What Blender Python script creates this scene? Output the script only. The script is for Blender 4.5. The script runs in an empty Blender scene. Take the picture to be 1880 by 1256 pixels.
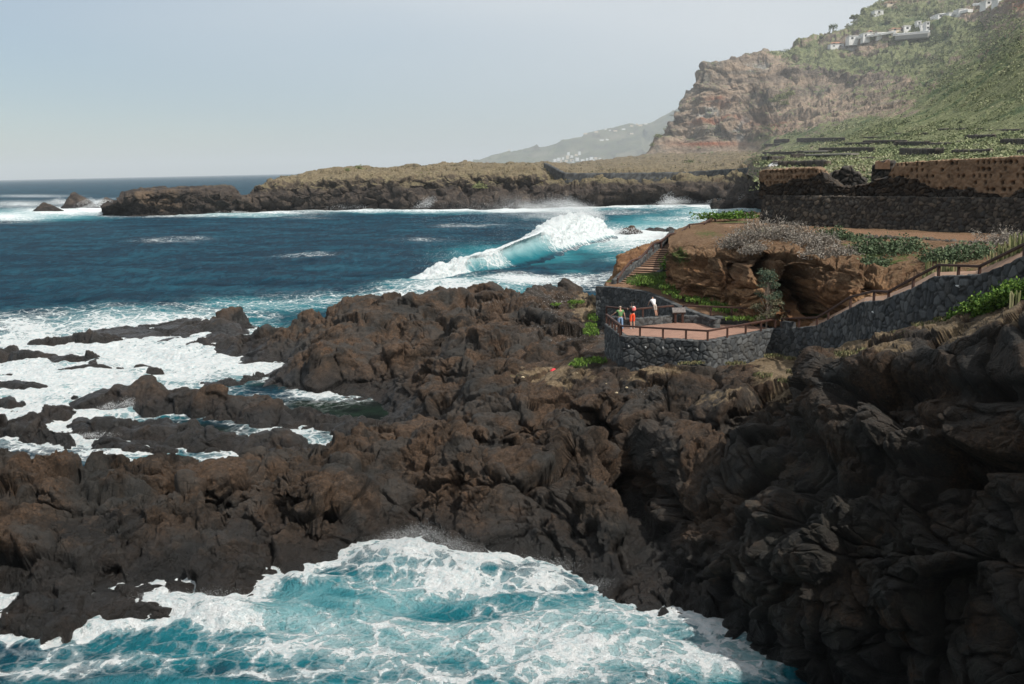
import bpy, math, random
import numpy as np
from mathutils import Matrix, Vector

scene = bpy.context.scene
COL = scene.collection
R = math.radians
DEBUG = False
# ------------------------------------------------------------------ camera
CAMZ = 18.0
PITCH, ROLL = 9.87, -1.21
FPX = 1880 * 35.0 / 36.0
cam_d = bpy.data.cameras.new('camera')
cam_d.lens = 35.0; cam_d.sensor_width = 36.0
cam_d.clip_start = 0.1; cam_d.clip_end = 90000
cam = bpy.data.objects.new('camera', cam_d); COL.objects.link(cam)
CAMR = Matrix.Rotation(R(90 - PITCH), 3, 'X') @ Matrix.Rotation(R(ROLL), 3, 'Z')
cam.matrix_world = Matrix.Translation((0, 0, CAMZ)) @ CAMR.to_4x4()
scene.camera = cam
# ------------------------------------------------------------------ light
SUN_EL, SUN_AZ = 50.0, 128.0        # azimuth clockwise from +Y (the view direction)
sd = Vector((math.sin(R(SUN_AZ)) * math.cos(R(SUN_EL)), math.cos(R(SUN_AZ)) * math.cos(R(SUN_EL)), math.sin(R(SUN_EL))))
sun_d = bpy.data.lights.new('sun', 'SUN'); sun_d.energy = 5.0; sun_d.angle = R(0.6); sun_d.color = (1, .955, .88)
sun = bpy.data.objects.new('sun', sun_d); COL.objects.link(sun)
sun.rotation_euler = sd.to_track_quat('Z', 'Y').to_euler(); sun.location = (60, -40, 80)
world = bpy.data.worlds.new('World'); scene.world = world; world.use_nodes = True
wt = world.node_tree; wt.nodes.clear()
def wn(t, **k):
    n = wt.nodes.new(t)
    for a, b in k.items(): setattr(n, a, b)
    return n
wo = wn('ShaderNodeOutputWorld'); wb = wn('ShaderNodeBackground'); wb.inputs[1].default_value = 0.097
sky = wn('ShaderNodeTexSky', sky_type='NISHITA', sun_disc=False, sun_elevation=R(SUN_EL), sun_rotation=R(SUN_AZ), altitude=20, air_density=1.0, dust_density=0.6, ozone_density=2.0)
tc = wn('ShaderNodeTexCoord'); sep = wn('ShaderNodeSeparateXYZ'); wt.links.new(tc.outputs['Generated'], sep.inputs[0])
mp = wn('ShaderNodeMapping'); mp.inputs['Scale'].default_value = (1.2, 1.2, 5.0); wt.links.new(tc.outputs['Generated'], mp.inputs[0])
nz = wn('ShaderNodeTexNoise'); nz.inputs['Scale'].default_value = 1.6; nz.inputs['Detail'].default_value = 6; nz.inputs['Roughness'].default_value = .45
wt.links.new(mp.outputs[0], nz.inputs[0])
# thin high cloud veil: thicker to the right (east) and away from the horizon
def wmath(op, a, b=None, clamp=False):
    n = wn('ShaderNodeMath', operation=op); n.use_clamp = clamp
    for i, v in enumerate((a, b)):
        if v is None: continue
        if isinstance(v, (int, float)): n.inputs[i].default_value = v
        else: wt.links.new(v, n.inputs[i])
    return n.outputs[0]
vx = wmath('MULTIPLY', sep.outputs[0], 0.75)
vz = wmath('MULTIPLY', sep.outputs[2], 1.45)
vn = wmath('MULTIPLY', wmath('SUBTRACT', nz.outputs[0], 0.5), 0.75)
veil = wmath('ADD', wmath('ADD', wmath('ADD', vx, vz), vn), 0.62, True)
veil = wmath('MULTIPLY', veil, 0.92)
mixw = wn('ShaderNodeMix', data_type='RGBA'); wt.links.new(veil, mixw.inputs[0])
wt.links.new(sky.outputs[0], mixw.inputs[6])
vc = wn('ShaderNodeMix', data_type='RGBA'); wt.links.new(wmath('ADD', wmath('ADD', wmath('MULTIPLY', sep.outputs[2], 4.2), wmath('MULTIPLY', sep.outputs[0], 0.9)), 0.32, True), vc.inputs[0])
vc.inputs[6].default_value = (2.5, 3.9, 5.1, 1); vc.inputs[7].default_value = (7.5, 7.95, 8.3, 1); wt.links.new(vc.outputs[2], mixw.inputs[7])
wt.links.new(mixw.outputs[2], wb.inputs[0]); wt.links.new(wb.outputs[0], wo.inputs[0])
scene.view_settings.view_transform = 'Standard'; scene.view_settings.look = 'None'
scene.view_settings.exposure = 0.0; scene.view_settings.gamma = 1.0
scene.render.engine = 'CYCLES'
scene.cycles.max_bounces = 6; scene.cycles.diffuse_bounces = 2; scene.cycles.glossy_bounces = 2
scene.cycles.transmission_bounces = 2; scene.cycles.volume_bounces = 0; scene.cycles.caustics_reflective = False

# ------------------------------------------------------------------ projection helpers (world metres, camera at the origin, looking +Y)
RM = np.array(CAMR)
def raydir(px, py):
    px = np.asarray(px, float); py = np.asarray(py, float)
    v = np.stack([(px - 940) / FPX, -(py - 628) / FPX, -np.ones_like(px)], -1)
    return v @ RM.T
def P(px, py, z):
    d = raydir(px, py); t = (z - CAMZ) / d[..., 2]
    return np.stack([d[..., 0] * t, d[..., 1] * t, np.zeros_like(t) + z], -1)
def PD(px, py, y):
    d = raydir(px, py); t = y / d[..., 1]
    return np.stack([d[..., 0] * t, d[..., 1] * t, CAMZ + d[..., 2] * t], -1)
def proj(w):
    v = (np.asarray(w, float) - np.array([0, 0, CAMZ])) @ RM
    k = np.minimum(v[..., 2], -1e-3)
    return 940 - FPX * v[..., 0] / k, 628 + FPX * v[..., 1] / k
def W(px, y, z):
    py = 628.0
    for _ in range(6):
        p = PD(px, py, y); s = p[0] / p[1]
        _, py = proj(np.array([s * y, y, z]))
    return np.array([s * y, y, z])

# ------------------------------------------------------------------ noise
rng = np.random.RandomState(7)
PERM = rng.permutation(256).astype(np.int32)
G3 = rng.normal(size=(256, 3)); G3 /= np.linalg.norm(G3, axis=1)[:, None]; G3 = G3.astype(np.float32)
RND = rng.rand(256, 3).astype(np.float32)
def perlin(p, seed=0):
    p = np.asarray(p, np.float32); pi = np.floor(p).astype(np.int32); f = p - pi
    u = f * f * f * (f * (f * 6 - 15) + 10); out = 0
    px = [(pi[:, 0] + seed) & 255, (pi[:, 0] + 1 + seed) & 255]
    h0 = [PERM[a] for a in px]
    for i in (0, 1):
        for j in (0, 1):
            h1 = PERM[(h0[i] + pi[:, 1] + j) & 255]
            for k in (0, 1):
                g = G3[PERM[(h1 + pi[:, 2] + k) & 255]]
                d = g[:, 0] * (f[:, 0] - i) + g[:, 1] * (f[:, 1] - j) + g[:, 2] * (f[:, 2] - k)
                w = (u[:, 0] if i else 1 - u[:, 0]) * (u[:, 1] if j else 1 - u[:, 1]) * (u[:, 2] if k else 1 - u[:, 2])
                out = out + w * d
    return out * 1.6
def fbm(p, oct=4, seed=0, gain=.5, lac=2.03):
    o = 0; a = 1.0; p = np.asarray(p, np.float32)
    for i in range(oct):
        o = o + a * perlin(p * lac ** i, seed + i * 17); a *= gain
    return o
def billow(p, oct=3, seed=0, gain=.5):
    o = 0; a = 1.0; p = np.asarray(p, np.float32)
    for i in range(oct):
        o = o + a * (np.abs(perlin(p * 2.07 ** i, seed + i * 13)) * 2 - .55); a *= gain
    return o
def facet(p, seed=0):
    """broken-slab relief: every cell is a plane tilted its own way"""
    p = np.asarray(p, np.float32); pi = np.floor(p).astype(np.int32); f = p - pi
    F1 = np.full(len(p), 9, np.float32); F2 = F1.copy(); H = np.zeros(len(p), np.float32)
    for i in (-1, 0, 1):
        a = PERM[(pi[:, 0] + i + seed) & 255]
        for j in (-1, 0, 1):
            b = PERM[(a + pi[:, 1] + j) & 255]
            for k in (-1, 0, 1):
                c = PERM[(b + pi[:, 2] + k) & 255]; r = RND[c]; g = G3[PERM[(c + 91) & 255]]
                ox, oy, oz = r[:, 0] + i - f[:, 0], r[:, 1] + j - f[:, 1], r[:, 2] + k - f[:, 2]
                d = ox * ox + oy * oy + oz * oz; m = d < F1
                F2 = np.where(m, F1, np.minimum(F2, d)); H = np.where(m, ox * g[:, 0] + oy * g[:, 1] + oz * g[:, 2] + (r[:, 1] - .5) * .7, H); F1 = np.where(m, d, F1)
    e = np.sqrt(F2) - np.sqrt(F1)
    return H, e
def worley(p, seed=0):
    p = np.asarray(p, np.float32); pi = np.floor(p).astype(np.int32); f = p - pi
    F1 = np.full(len(p), 9, np.float32); F2 = F1.copy(); ID = np.zeros(len(p), np.int32)
    for i in (-1, 0, 1):
        a = PERM[(pi[:, 0] + i + seed) & 255]
        for j in (-1, 0, 1):
            b = PERM[(a + pi[:, 1] + j) & 255]
            for k in (-1, 0, 1):
                c = PERM[(b + pi[:, 2] + k) & 255]; r = RND[c]
                d = (r[:, 0] + i - f[:, 0]) ** 2 + (r[:, 1] + j - f[:, 1]) ** 2 + (r[:, 2] + k - f[:, 2]) ** 2
                m = d < F1
                F2 = np.where(m, F1, np.minimum(F2, d)); ID = np.where(m, c, ID); F1 = np.where(m, d, F1)
    return np.sqrt(F1), np.sqrt(F2), RND[ID, 0]
def sstep(a, b, x):
    t = np.clip((x - a) / (b - a), 0, 1); return t * t * (3 - 2 * t)
def ell(px, py, cx, cy, rx, ry, k=1.0):
    d = ((px - cx) / rx) ** 2 + ((py - cy) / ry) ** 2
    return np.exp(-d * 1.2 * k)

# ------------------------------------------------------------------ object helpers
def tag(o, label=None, cat=None, group=None, kind=None):
    if label: o['label'] = label
    if cat: o['category'] = cat
    if group: o['group'] = group
    if kind: o['kind'] = kind
    return o
def thing(name, loc=(0, 0, 0), rz=0.0):
    o = bpy.data.objects.new(name, None); COL.objects.link(o); o.location = loc; o.rotation_euler[2] = rz
    o.empty_display_size = .3
    return o
def mesh_obj(name, verts, faces, mat, parent=None, smooth=False):
    me = bpy.data.meshes.new(name); me.from_pydata([tuple(map(float, v)) for v in verts], [], faces); me.validate()
    if mat: me.materials.append(mat)
    if smooth:
        me.polygons.foreach_set('use_smooth', [True] * len(me.polygons))
    me.update()
    o = bpy.data.objects.new(name, me); COL.objects.link(o)
    if parent: o.parent = parent
    return o
def fast_mesh(name, V, F, mat, attrs=None, smooth=True, parent=None):
    """V (N,3), F (M,k) index array"""
    me = bpy.data.meshes.new(name); V = np.ascontiguousarray(V, np.float32); F = np.ascontiguousarray(F, np.int32)
    k = F.shape[1]
    me.vertices.add(len(V)); me.vertices.foreach_set('co', V.ravel())
    me.loops.add(F.size); me.loops.foreach_set('vertex_index', F.ravel())
    me.polygons.add(len(F)); me.polygons.foreach_set('loop_start', np.arange(0, F.size, k, dtype=np.int32))
    try: me.polygons.foreach_set('loop_total', np.full(len(F), k, np.int32))
    except Exception: pass
    me.update(calc_edges=True)
    if smooth: me.polygons.foreach_set('use_smooth', np.ones(len(F), bool))
    else: me.polygons.foreach_set('use_smooth', np.zeros(len(F), bool))
    for a, v in (attrs or {}).items():
        at = me.attributes.new(a, 'FLOAT', 'POINT'); at.data.foreach_set('value', np.ascontiguousarray(v, np.float32))
    if mat: me.materials.append(mat)
    me.update()
    o = bpy.data.objects.new(name, me); COL.objects.link(o)
    if parent: o.parent = parent
    return o
def grid_faces(nr, nc, flip=False):
    i = np.arange(nr - 1)[:, None] * nc + np.arange(nc - 1)[None, :]
    f = np.stack([i, i + 1, i + nc + 1, i + nc], -1).reshape(-1, 4)
    return f[:, ::-1] if flip else f
def grid_normals(G):
    du = np.gradient(G, axis=1); dv = np.gradient(G, axis=0)
    n = np.cross(du, dv); n /= np.linalg.norm(n, axis=-1, keepdims=True) + 1e-9
    return n
def boxsmooth(a, k, axis):
    if k < 1: return a
    pad = [(0, 0)] * a.ndim; pad[axis] = (k, k); b = np.pad(a, pad, mode='edge'); c = np.cumsum(b, axis=axis)
    z = np.zeros_like(np.take(c, [0], axis=axis)); c = np.concatenate([z, c], axis=axis); n = a.shape[axis]
    return (np.take(c, np.arange(n) + 2 * k + 1, axis=axis) - np.take(c, np.arange(n), axis=axis)) / (2 * k + 1)

# ------------------------------------------------------------------ materials
class NT:
    def __init__(s, name):
        s.m = bpy.data.materials.new(name); s.m.use_nodes = True; s.t = s.m.node_tree; s.t.nodes.clear()
        s.out = s.n('ShaderNodeOutputMaterial'); s.b = s.n('ShaderNodeBsdfPrincipled'); s.l(s.b.outputs[0], s.out.inputs[0])
        s.co = s.n('ShaderNodeNewGeometry').outputs['Position']
    def n(s, t, **k):
        n = s.t.nodes.new(t)
        for a, b in k.items(): setattr(n, a, b)
        return n
    def l(s, a, b): s.t.links.new(a, b)
    def put(s, v, sock):
        if isinstance(v, (int, float)): sock.default_value = v
        elif isinstance(v, (tuple, list)): sock.default_value = tuple(v) + ((1,) if len(v) == 3 and len(sock.default_value) == 4 else ())
        else: s.l(v, sock)
    def attr(s, name): return s.n('ShaderNodeAttribute', attribute_name=name).outputs['Fac']
    def math(s, op, a, b=None, c=None, clamp=False):
        n = s.n('ShaderNodeMath', operation=op); n.use_clamp = clamp
        for i, v in enumerate((a, b, c)):
            if v is not None: s.put(v, n.inputs[i])
        return n.outputs[0]
    def map(s, v, scale=(1, 1, 1), rot=(0, 0, 0)):
        n = s.n('ShaderNodeMapping'); s.l(v, n.inputs[0]); n.inputs['Scale'].default_value = scale; n.inputs['Rotation'].default_value = rot
        return n.outputs[0]
    def noise(s, scale, detail=4, rough=.5, co=None, dist=0.0, ntype='FBM'):
        n = s.n('ShaderNodeTexNoise'); n.noise_type = ntype; s.l(co or s.co, n.inputs['Vector']); n.inputs['Scale'].default_value = scale
        n.inputs['Detail'].default_value = detail; n.inputs['Roughness'].default_value = rough; n.inputs['Distortion'].default_value = dist
        return n.outputs['Fac']
    def warp(s, scale, amt, co=None, detail=2):
        n = s.n('ShaderNodeTexNoise'); s.l(co or s.co, n.inputs['Vector']); n.inputs['Scale'].default_value = scale; n.inputs['Detail'].default_value = detail
        a = s.n('ShaderNodeVectorMath', operation='SUBTRACT'); s.l(n.outputs['Color'], a.inputs[0]); a.inputs[1].default_value = (.5, .5, .5)
        m = s.n('ShaderNodeVectorMath', operation='SCALE'); s.l(a.outputs[0], m.inputs[0]); m.inputs['Scale'].default_value = amt
        d = s.n('ShaderNodeVectorMath', operation='ADD'); s.l(co or s.co, d.inputs[0]); s.l(m.outputs[0], d.inputs[1])
        return d.outputs[0]
    def vor(s, scale, feature='F1', co=None, out='Distance', rand=1.0):
        n = s.n('ShaderNodeTexVoronoi', feature=feature); s.l(co or s.co, n.inputs['Vector']); n.inputs['Scale'].default_value = scale
        n.inputs['Randomness'].default_value = rand
        return n.outputs[out]
    def ramp(s, v, stops, interp='LINEAR'):
        n = s.n('ShaderNodeValToRGB'); s.l(v, n.inputs[0]); r = n.color_ramp; r.interpolation = interp
        while len(r.elements) < len(stops): r.elements.new(.5)
        for e, (p, c) in zip(r.elements, stops):
            e.position = p; e.color = (c, c, c, 1) if isinstance(c, (int, float)) else (*c, 1)
        return n.outputs[0]
    def mix(s, f, a, b, mode='MIX'):
        n = s.n('ShaderNodeMix', data_type='RGBA', blend_type=mode); s.put(f, n.inputs[0]); s.put(a, n.inputs[6]); s.put(b, n.inputs[7])
        return n.outputs[2]
    def mstep(s, v, a, b):
        n = s.n('ShaderNodeMapRange', interpolation_type='SMOOTHSTEP'); s.put(v, n.inputs[0]); s.put(a, n.inputs[1]); s.put(b, n.inputs[2])
        return n.outputs[0]
    def bump(s, h, strength=.5, dist=.1, nrm=None):
        n = s.n('ShaderNodeBump'); s.l(h, n.inputs['Height']); s.put(strength, n.inputs['Strength']); s.put(dist, n.inputs['Distance'])
        if nrm: s.l(nrm, n.inputs['Normal'])
        return n.outputs[0]
    def fin(s, col=None, rough=None, nrm=None, spec=None):
        if col is not None: s.put(col, s.b.inputs['Base Color'])
        if rough is not None: s.put(rough, s.b.inputs['Roughness'])
        if nrm is not None: s.l(nrm, s.b.inputs['Normal'])
        if spec is not None: s.put(spec, s.b.inputs['Specular IOR Level'])
        return s.m
def slope_z(t):
    g = t.n('ShaderNodeNewGeometry'); sp = t.n('ShaderNodeSeparateXYZ'); t.l(g.outputs['Normal'], sp.inputs[0]); return sp.outputs[2]
def height_z(t):
    sp = t.n('ShaderNodeSeparateXYZ'); t.l(t.co, sp.inputs[0]); return sp.outputs[2]

def mat_lava():
    t = NT('lava_rock')
    big = t.noise(.22, 4, .55); med = t.noise(1.1, 6, .66); fine = t.noise(7, 5, .65)
    cell = t.vor(.8, 'F1', t.warp(.9, 1.2), 'Color')
    c = t.ramp(big, [(.32, (.013, .0108, .009)), (.44, (.036, .0245, .016)), (.56, (.078, .048, .029)), (.68, (.028, .0235, .019))])
    c = t.mix(t.mstep(med, .5, .72), c, (.092, .062, .041))
    c = t.mix(t.mstep(t.noise(.45, 4, .6, dist=1.0), .62, .74), c, (.105, .058, .031))
    c = t.mix(.6, c, t.ramp(fine, [(.34, (.25, .24, .23)), (.5, (.9, .9, .9)), (.68, (2.0, 1.9, 1.8))]), 'MULTIPLY')
    c = t.mix(.55, c, t.ramp(t.noise(24, 4, .7), [(.34, (.4, .4, .4)), (.66, (1.7, 1.65, 1.6))]), 'MULTIPLY')
    gry = t.mstep(t.math('ADD', t.noise(.35, 3, .5), t.math('MULTIPLY', med, .25)), .60, .73)
    c = t.mix(t.math('MULTIPLY', gry, .6), c, (.040, .041, .039))
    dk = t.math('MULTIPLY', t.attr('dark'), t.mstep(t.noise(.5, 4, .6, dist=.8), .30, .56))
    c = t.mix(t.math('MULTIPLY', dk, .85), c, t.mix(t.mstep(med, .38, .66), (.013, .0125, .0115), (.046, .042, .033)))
    soil = t.attr('soil'); ok = t.mstep(t.math('ADD', soil, t.math('MULTIPLY', t.math('SUBTRACT', t.noise(1.6, 5, .65), .5), 1.1)), .42, .62)
    ok = t.math('MULTIPLY', ok, t.mstep(slope_z(t), .35, .7))
    sc = t.ramp(t.noise(5, 5, .7), [(.3, (.10, .070, .040)), (.5, (.20, .145, .085)), (.68, (.30, .225, .145))])
    c = t.mix(ok, c, sc)
    gr = t.attr('grass'); gk = t.mstep(t.math('ADD', gr, t.math('MULTIPLY', t.math('SUBTRACT', t.noise(2.5, 5, .7), .5), 1.2)), .45, .62)
    c = t.mix(gk, c, t.ramp(t.noise(9, 4, .7), [(.3, (.045, .065, .018)), (.6, (.105, .135, .035)), (.75, (.17, .16, .07))]))
    # wet band just over the water
    z = height_z(t); wet = t.math('SUBTRACT', 1.0, t.mstep(t.math('ADD', z, t.math('MULTIPLY', t.noise(.6, 3), -1.6)), -.3, 1.7))
    c = t.mix(t.math('MULTIPLY', wet, .8), c, (.014, .014, .014))
    # salt / guano specks
    sp = t.math('MULTIPLY', t.attr('salt'), t.mstep(t.noise(6, 6, .75), .57, .64))
    c = t.mix(sp, c, (.45, .43, .42))
    hb = t.math('ADD', t.math('MULTIPLY', t.noise(2.0, 9, .76), 1.25), t.math('MULTIPLY', t.vor(2.4, 'F1', t.warp(2, .25)), .45))
    n1 = t.bump(hb, 1.0, .13); n2 = t.bump(t.math('SUBTRACT', t.noise(8, 9, .82), t.math('MULTIPLY', t.math('SUBTRACT', 1.0, t.mstep(t.vor(1.6, 'DISTANCE_TO_EDGE', t.warp(1.5, .5)), .0, .05)), .5)), 1.0, .045, n1)
    rough = t.math('SUBTRACT', .86, t.math('MULTIPLY', t.math('MAXIMUM', wet, t.math('MULTIPLY', dk, t.mstep(height_z(t), 4.5, .5))), .5))
    return t.fin(c, rough, n2, .35)

def mat_sea():
    t = NT('sea_water')
    foam, aer = t.attr('foam'), t.attr('aer')
    flat = t.map(t.warp(.33, 2.2, detail=4), (1, 1, .35)); l1 = t.vor(.50, 'DISTANCE_TO_EDGE', flat)
    w2 = t.map(t.warp(.9, 1.1, detail=4), (1, 1, .35)); l2 = t.vor(1.25, 'DISTANCE_TO_EDGE', w2)
    w3 = t.map(t.warp(2.2, .5, detail=3), (1, 1, .35)); l3 = t.vor(3.1, 'DISTANCE_TO_EDGE', w3)
    lace1 = t.math('SUBTRACT', 1.0, t.mstep(l1, .0, .13)); lace2 = t.math('SUBTRACT', 1.0, t.mstep(l2, .0, .16)); lace3 = t.math('SUBTRACT', 1.0, t.mstep(l3, .0, .22))
    fb = t.noise(1.3, 8, .72, dist=1.1); fb2 = t.noise(.25, 4, .55, dist=.8)
    streak = t.noise(.9, 6, .65, co=t.map(t.warp(.3, 2.0), (.25, 1, 1), (0, 0, .5)))
    m = t.math('MULTIPLY', foam, 1.25)
    for v, k in ((lace1, .46), (lace2, .34), (lace3, .16)): m = t.math('ADD', m, t.math('MULTIPLY', v, k))
    for v, k in ((fb, 1.0), (fb2, 1.2), (streak, .7)): m = t.math('ADD', m, t.math('MULTIPLY', t.math('SUBTRACT', v, .5), k))
    gate = t.mstep(foam, .0, .16)
    mask = t.math('MULTIPLY', t.mstep(m, .80, 1.12), gate)
    veil = t.math('MULTIPLY', t.math('MULTIPLY', t.mstep(m, .25, .95), gate), .34)
    cap = t.mstep(t.noise(.055, 7, .74, co=t.map(t.co, (.35, 1, 1), (0, 0, .35)), dist=.6), .70, .76)
    mask = t.math('MAXIMUM', mask, t.math('MULTIPLY', cap, .6)); mask = t.math('MAXIMUM', mask, veil)
    a2 = t.math('ADD', aer, t.math('MULTIPLY', t.math('SUBTRACT', t.noise(.3, 4, .6), .5), .45), clamp=True)
    chop = t.noise(.10, 6, .68, co=t.map(t.co, (.45, 1, 1), (0, 0, .3)), dist=.4)
    chop = t.math('ADD', t.math('MULTIPLY', chop, .5), t.math('MULTIPLY', t.noise(.45, 6, .75, co=t.map(t.co, (1.3, .55, 1), (0, 0, .15)), dist=.5), .5))
    deep = t.ramp(chop, [(.38, (.0022, .014, .030)), (.50, (.0050, .038, .066)), (.62, (.012, .085, .125))])  # shifting reflection and water tone of tilted wavelets put into the colour
    wc = t.mix(t.mstep(a2, .05, .35), deep, t.ramp(a2, [(.0, (.006, .05, .075)), (.40, (.014, .17, .21)), (.62, (.14, .34, .37)), (1, (.44, .62, .64))]))
    pool = t.attr('pool'); wc = t.mix(pool, wc, t.ramp(t.noise(.35, 5, .6), [(.4, (.006, .010, .009)), (.62, (.016, .034, .022))]))
    fc = t.ramp(t.noise(2.6, 8, .74, dist=.5), [(.26, (.42, .60, .64)), (.40, (.68, .78, .80)), (.55, (.90, .92, .92))])
    c = t.mix(mask, wc, fc)
    h = t.math('ADD', t.math('MULTIPLY', t.noise(.34, 8, .72, co=t.map(t.co, (1.0, .8, 1), (0, 0, .3))), 1.6), t.math('MULTIPLY', t.noise(2.2, 4, .6, co=t.map(t.co, (.6, 1, 1), (0, 0, .3))), .25))
    n1 = t.bump(h, 1.0, 1.1)
    n2 = t.bump(t.math('MULTIPLY', t.noise(1.8, 8, .74, dist=.4), mask), .9, .45, n1)
    t.fin(c, .9, n2, 0.0)
    gl = t.n('ShaderNodeBsdfGlossy'); gl.inputs['Roughness'].default_value = .12; t.l(n1, gl.inputs['Normal'])
    fr = t.n('ShaderNodeFresnel'); fr.inputs['IOR'].default_value = 1.33; t.l(n1, fr.inputs['Normal'])
    f = t.math('MINIMUM', t.math('MULTIPLY', fr.outputs[0], .55), .13)      # a wind-rough sea reflects far less than a flat one
    f = t.math('MULTIPLY', f, t.math('SUBTRACT', 1.0, mask))
    mx = t.n('ShaderNodeMixShader'); t.l(f, mx.inputs[0]); t.l(t.b.outputs[0], mx.inputs[1]); t.l(gl.outputs[0], mx.inputs[2]); t.l(mx.outputs[0], t.out.inputs[0])
    return t.m
M_LAVA, M_SEA = mat_lava(), mat_sea()
# ------------------------------------------------------------------ near shore: height field through surveyed points
PTS = '''
0 1190 0;100 1180 0;200 1170 0;330 1155 0;420 1128 0;490 1098 0;500 1060 0;560 1060 0;640 1040 0;700 1012 0;800 1010 0;830 1030 0;900 1048 0;960 1042 0;1010 1040 0;1060 1060 0;1100 1092 0;1150 1115 0;1220 1140 0;1300 1188 0;1400 1207 0;1470 1242 0;1530 1275 0
0 1300 -2.2;300 1290 -2;600 1200 -2.4;800 1170 -2.4;1000 1180 -2.4;1150 1240 -2;1300 1265 -1.8;900 1350 -3;1400 1400 -3;500 1400 -3;700 1100 -2;560 1150 -2;1000 1120 -2;100 1280 -1.8
0 1150@37.8;0 1080@40;0 1000@42.5;0 920@45.8;0 860@50;0 838@52.4;150 1130@38.2;150 1060@40.4;150 980@43.2;150 900@47;150 858@50.5;300 1100@40;300 1040@41.6;300 960@44.2;300 900@47;300 866@50
400 1085@40.3;450 1070@41;430 980@43.4;430 900@46.8;430 862@49.8;480 1010@42.2;520 1000@44;560 930@45.5;560 860@49;560 822@52.2;650 980@45.6;650 900@47.8;650 840@51;650 812@53.5;750 975@47.2;750 900@48.8;750 840@52;760 800 2.2
830 990@45.6;830 900@48;830 830@52.2;830 760@57.5;850 705@64;930 1000@44.4;930 960@45.4;930 900@47.2;930 850@49.4;930 760@56;1000 990@44.5;1000 900@47;1000 800@51.4;1000 750@55.6
1090 1055@41.5;1100 1000@42.6;1100 900@45.8;1100 800@50.8;1100 700@57.5;1200 1085@38.8;1200 1000@40.8;1200 900@44.4;1200 800@49;1200 720@54;1300 1100@37.4;1300 1000@39.8;1300 900@43.2;1300 800@47.8;1300 740@51.5
1400 1100@37;1400 1000@39.2;1400 900@42.6;1400 800@46.8;1400 720@50.5;1450 690 6.9;1450 750 6;1470 672 6.7
760 700 2.2;820 720 3.2;700 765 -.5;650 800 -.4;740 800 .3;660 750 -.4;770 760 1.0;600 830 .6
540 716 0;620 722 0;700 728 0;560 690@82.5;560 655@83.3;620 690@81.8;620 648@82.6;620 600@90;620 567@100;700 700@80.0;700 650@81.2;700 600@88;700 560@98;700 548 4.2
800 690@71.5;800 650@74.5;800 600 5;800 560 5.3;800 538 5.1;900 680 4.6;900 640 4.8;900 600 5.2;900 560 5.4;900 527 5.4;1000 690 5;1000 640 5.2;1000 600 5.5;1000 550 6;1000 525 6.2
1060 545 6.2;1030 530 6.4;1085 600 5.3;1060 640 5.6;1090 650 6.1;480 575 3.3;520 600 3.2;480 628 1.6;470 652 0;560 630 2.2;520 668 -.4;490 685 -.6;420 605 1.2;430 650 0;410 590 1.2
50 600 -1;200 590 -1;350 575 -1;50 680 -1;150 720 -1;300 655 -1;390 675 -1;450 710 -.8;100 765 -1;50 825 -1;250 835 -1;330 848 -.8;100 820 -1;250 700 -1;480 735 -.6;520 800 .2;430 800 -.3;350 770 -.4
1110 668 6.2;1200 684 6.3;1300 688 6.2;1400 672 6.3;1480 656 6.8
1515 648 8.6;1560 640 9.2;1640 612 10.2;1700 592 11;1760 578 11.7;1820 550 12.6;1880 520 13.6
'''
C = []
for tok in PTS.replace('\n', ';').split(';'):
    if tok.strip():
        if '@' in tok:
            a, b = tok.split(); b, c = b.split('@'); C.append(PD(float(a), float(b), float(c)))
        else:
            a, b, c = map(float, tok.split()); C.append(P(a, b, c))
for px, y, z in [(0, 56, -1), (150, 56.5, -1), (300, 57.5, -1), (480, 109, -2), (560, 110, -2), (620, 109, -2), (700, 110, -2), (800, 117, -2), (900, 122, -2), (1000, 113, -2), (1060, 104, -1), (1100, 100, 1),
                 (1200, 62, 6.3), (1350, 59, 6.2), (1100, 78, 5), (1200, 72, 6), (1300, 66, 6.9), (1400, 60, 6.5), (1450, 57, 6.5), (1500, 56, 6.8), (1450, 34.5, -1), (1450, 38, 1.5), (1450, 43, 4.2), (1600, 31, -2), (1600, 34, 2), (1600, 37, 6.5), (1600, 40, 8.6), (1700, 29, -2), (1700, 32, 3), (1700, 35, 8), (1700, 39, 10),
                 (1800, 27.5, -2), (1800, 31, 5), (1800, 34, 10), (1900, 26, -2), (1900, 30, 7), (1900, 33, 11.5), (2050, 24, -1), (2050, 28, 8), (2050, 32, 13), (1200, 100, 5), (1400, 80, 6), (1600, 60, 7), (1700, 54, 8.5), (1880, 48, 11), (2000, 46, 13)]:
    C.append(W(px, y, z))
for w in [(-85, 60, -2), (-80, 100, -3), (-60, 132, -3), (0, 132, -3), (40, 132, -2), (70, 120, 3), (80, 90, 6), (80, 60, 10), (-60, 30, -3), (-30, 20, -3), (-10, 22, -3), (4, 26, -2.5),
          (0, -2, 16.3), (4, 4, 15), (12, 10, 15), (-4, 6, 6), (-10, 0, 5), (0, 10, 3), (0, 16, -2), (9, 18, 1), (17, 17, 10), (22, 22, 15.5), (30, 30, 16.5), (26, 38, 14.6), (40, 30, 18), (40, 46, 16), (30, 10, 19), (15, 0, 18), (50, 10, 24), (60, 30, 24), (60, 50, 20), (0, -20, 17), (40, -20, 24), (-40, 0, -3)]:
    C.append(np.array(w, float))
C = np.array(C)
GX0, GX1, GY0, GY1, GS = -86.0, 86.0, -20.0, 134.0, 0.25
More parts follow.
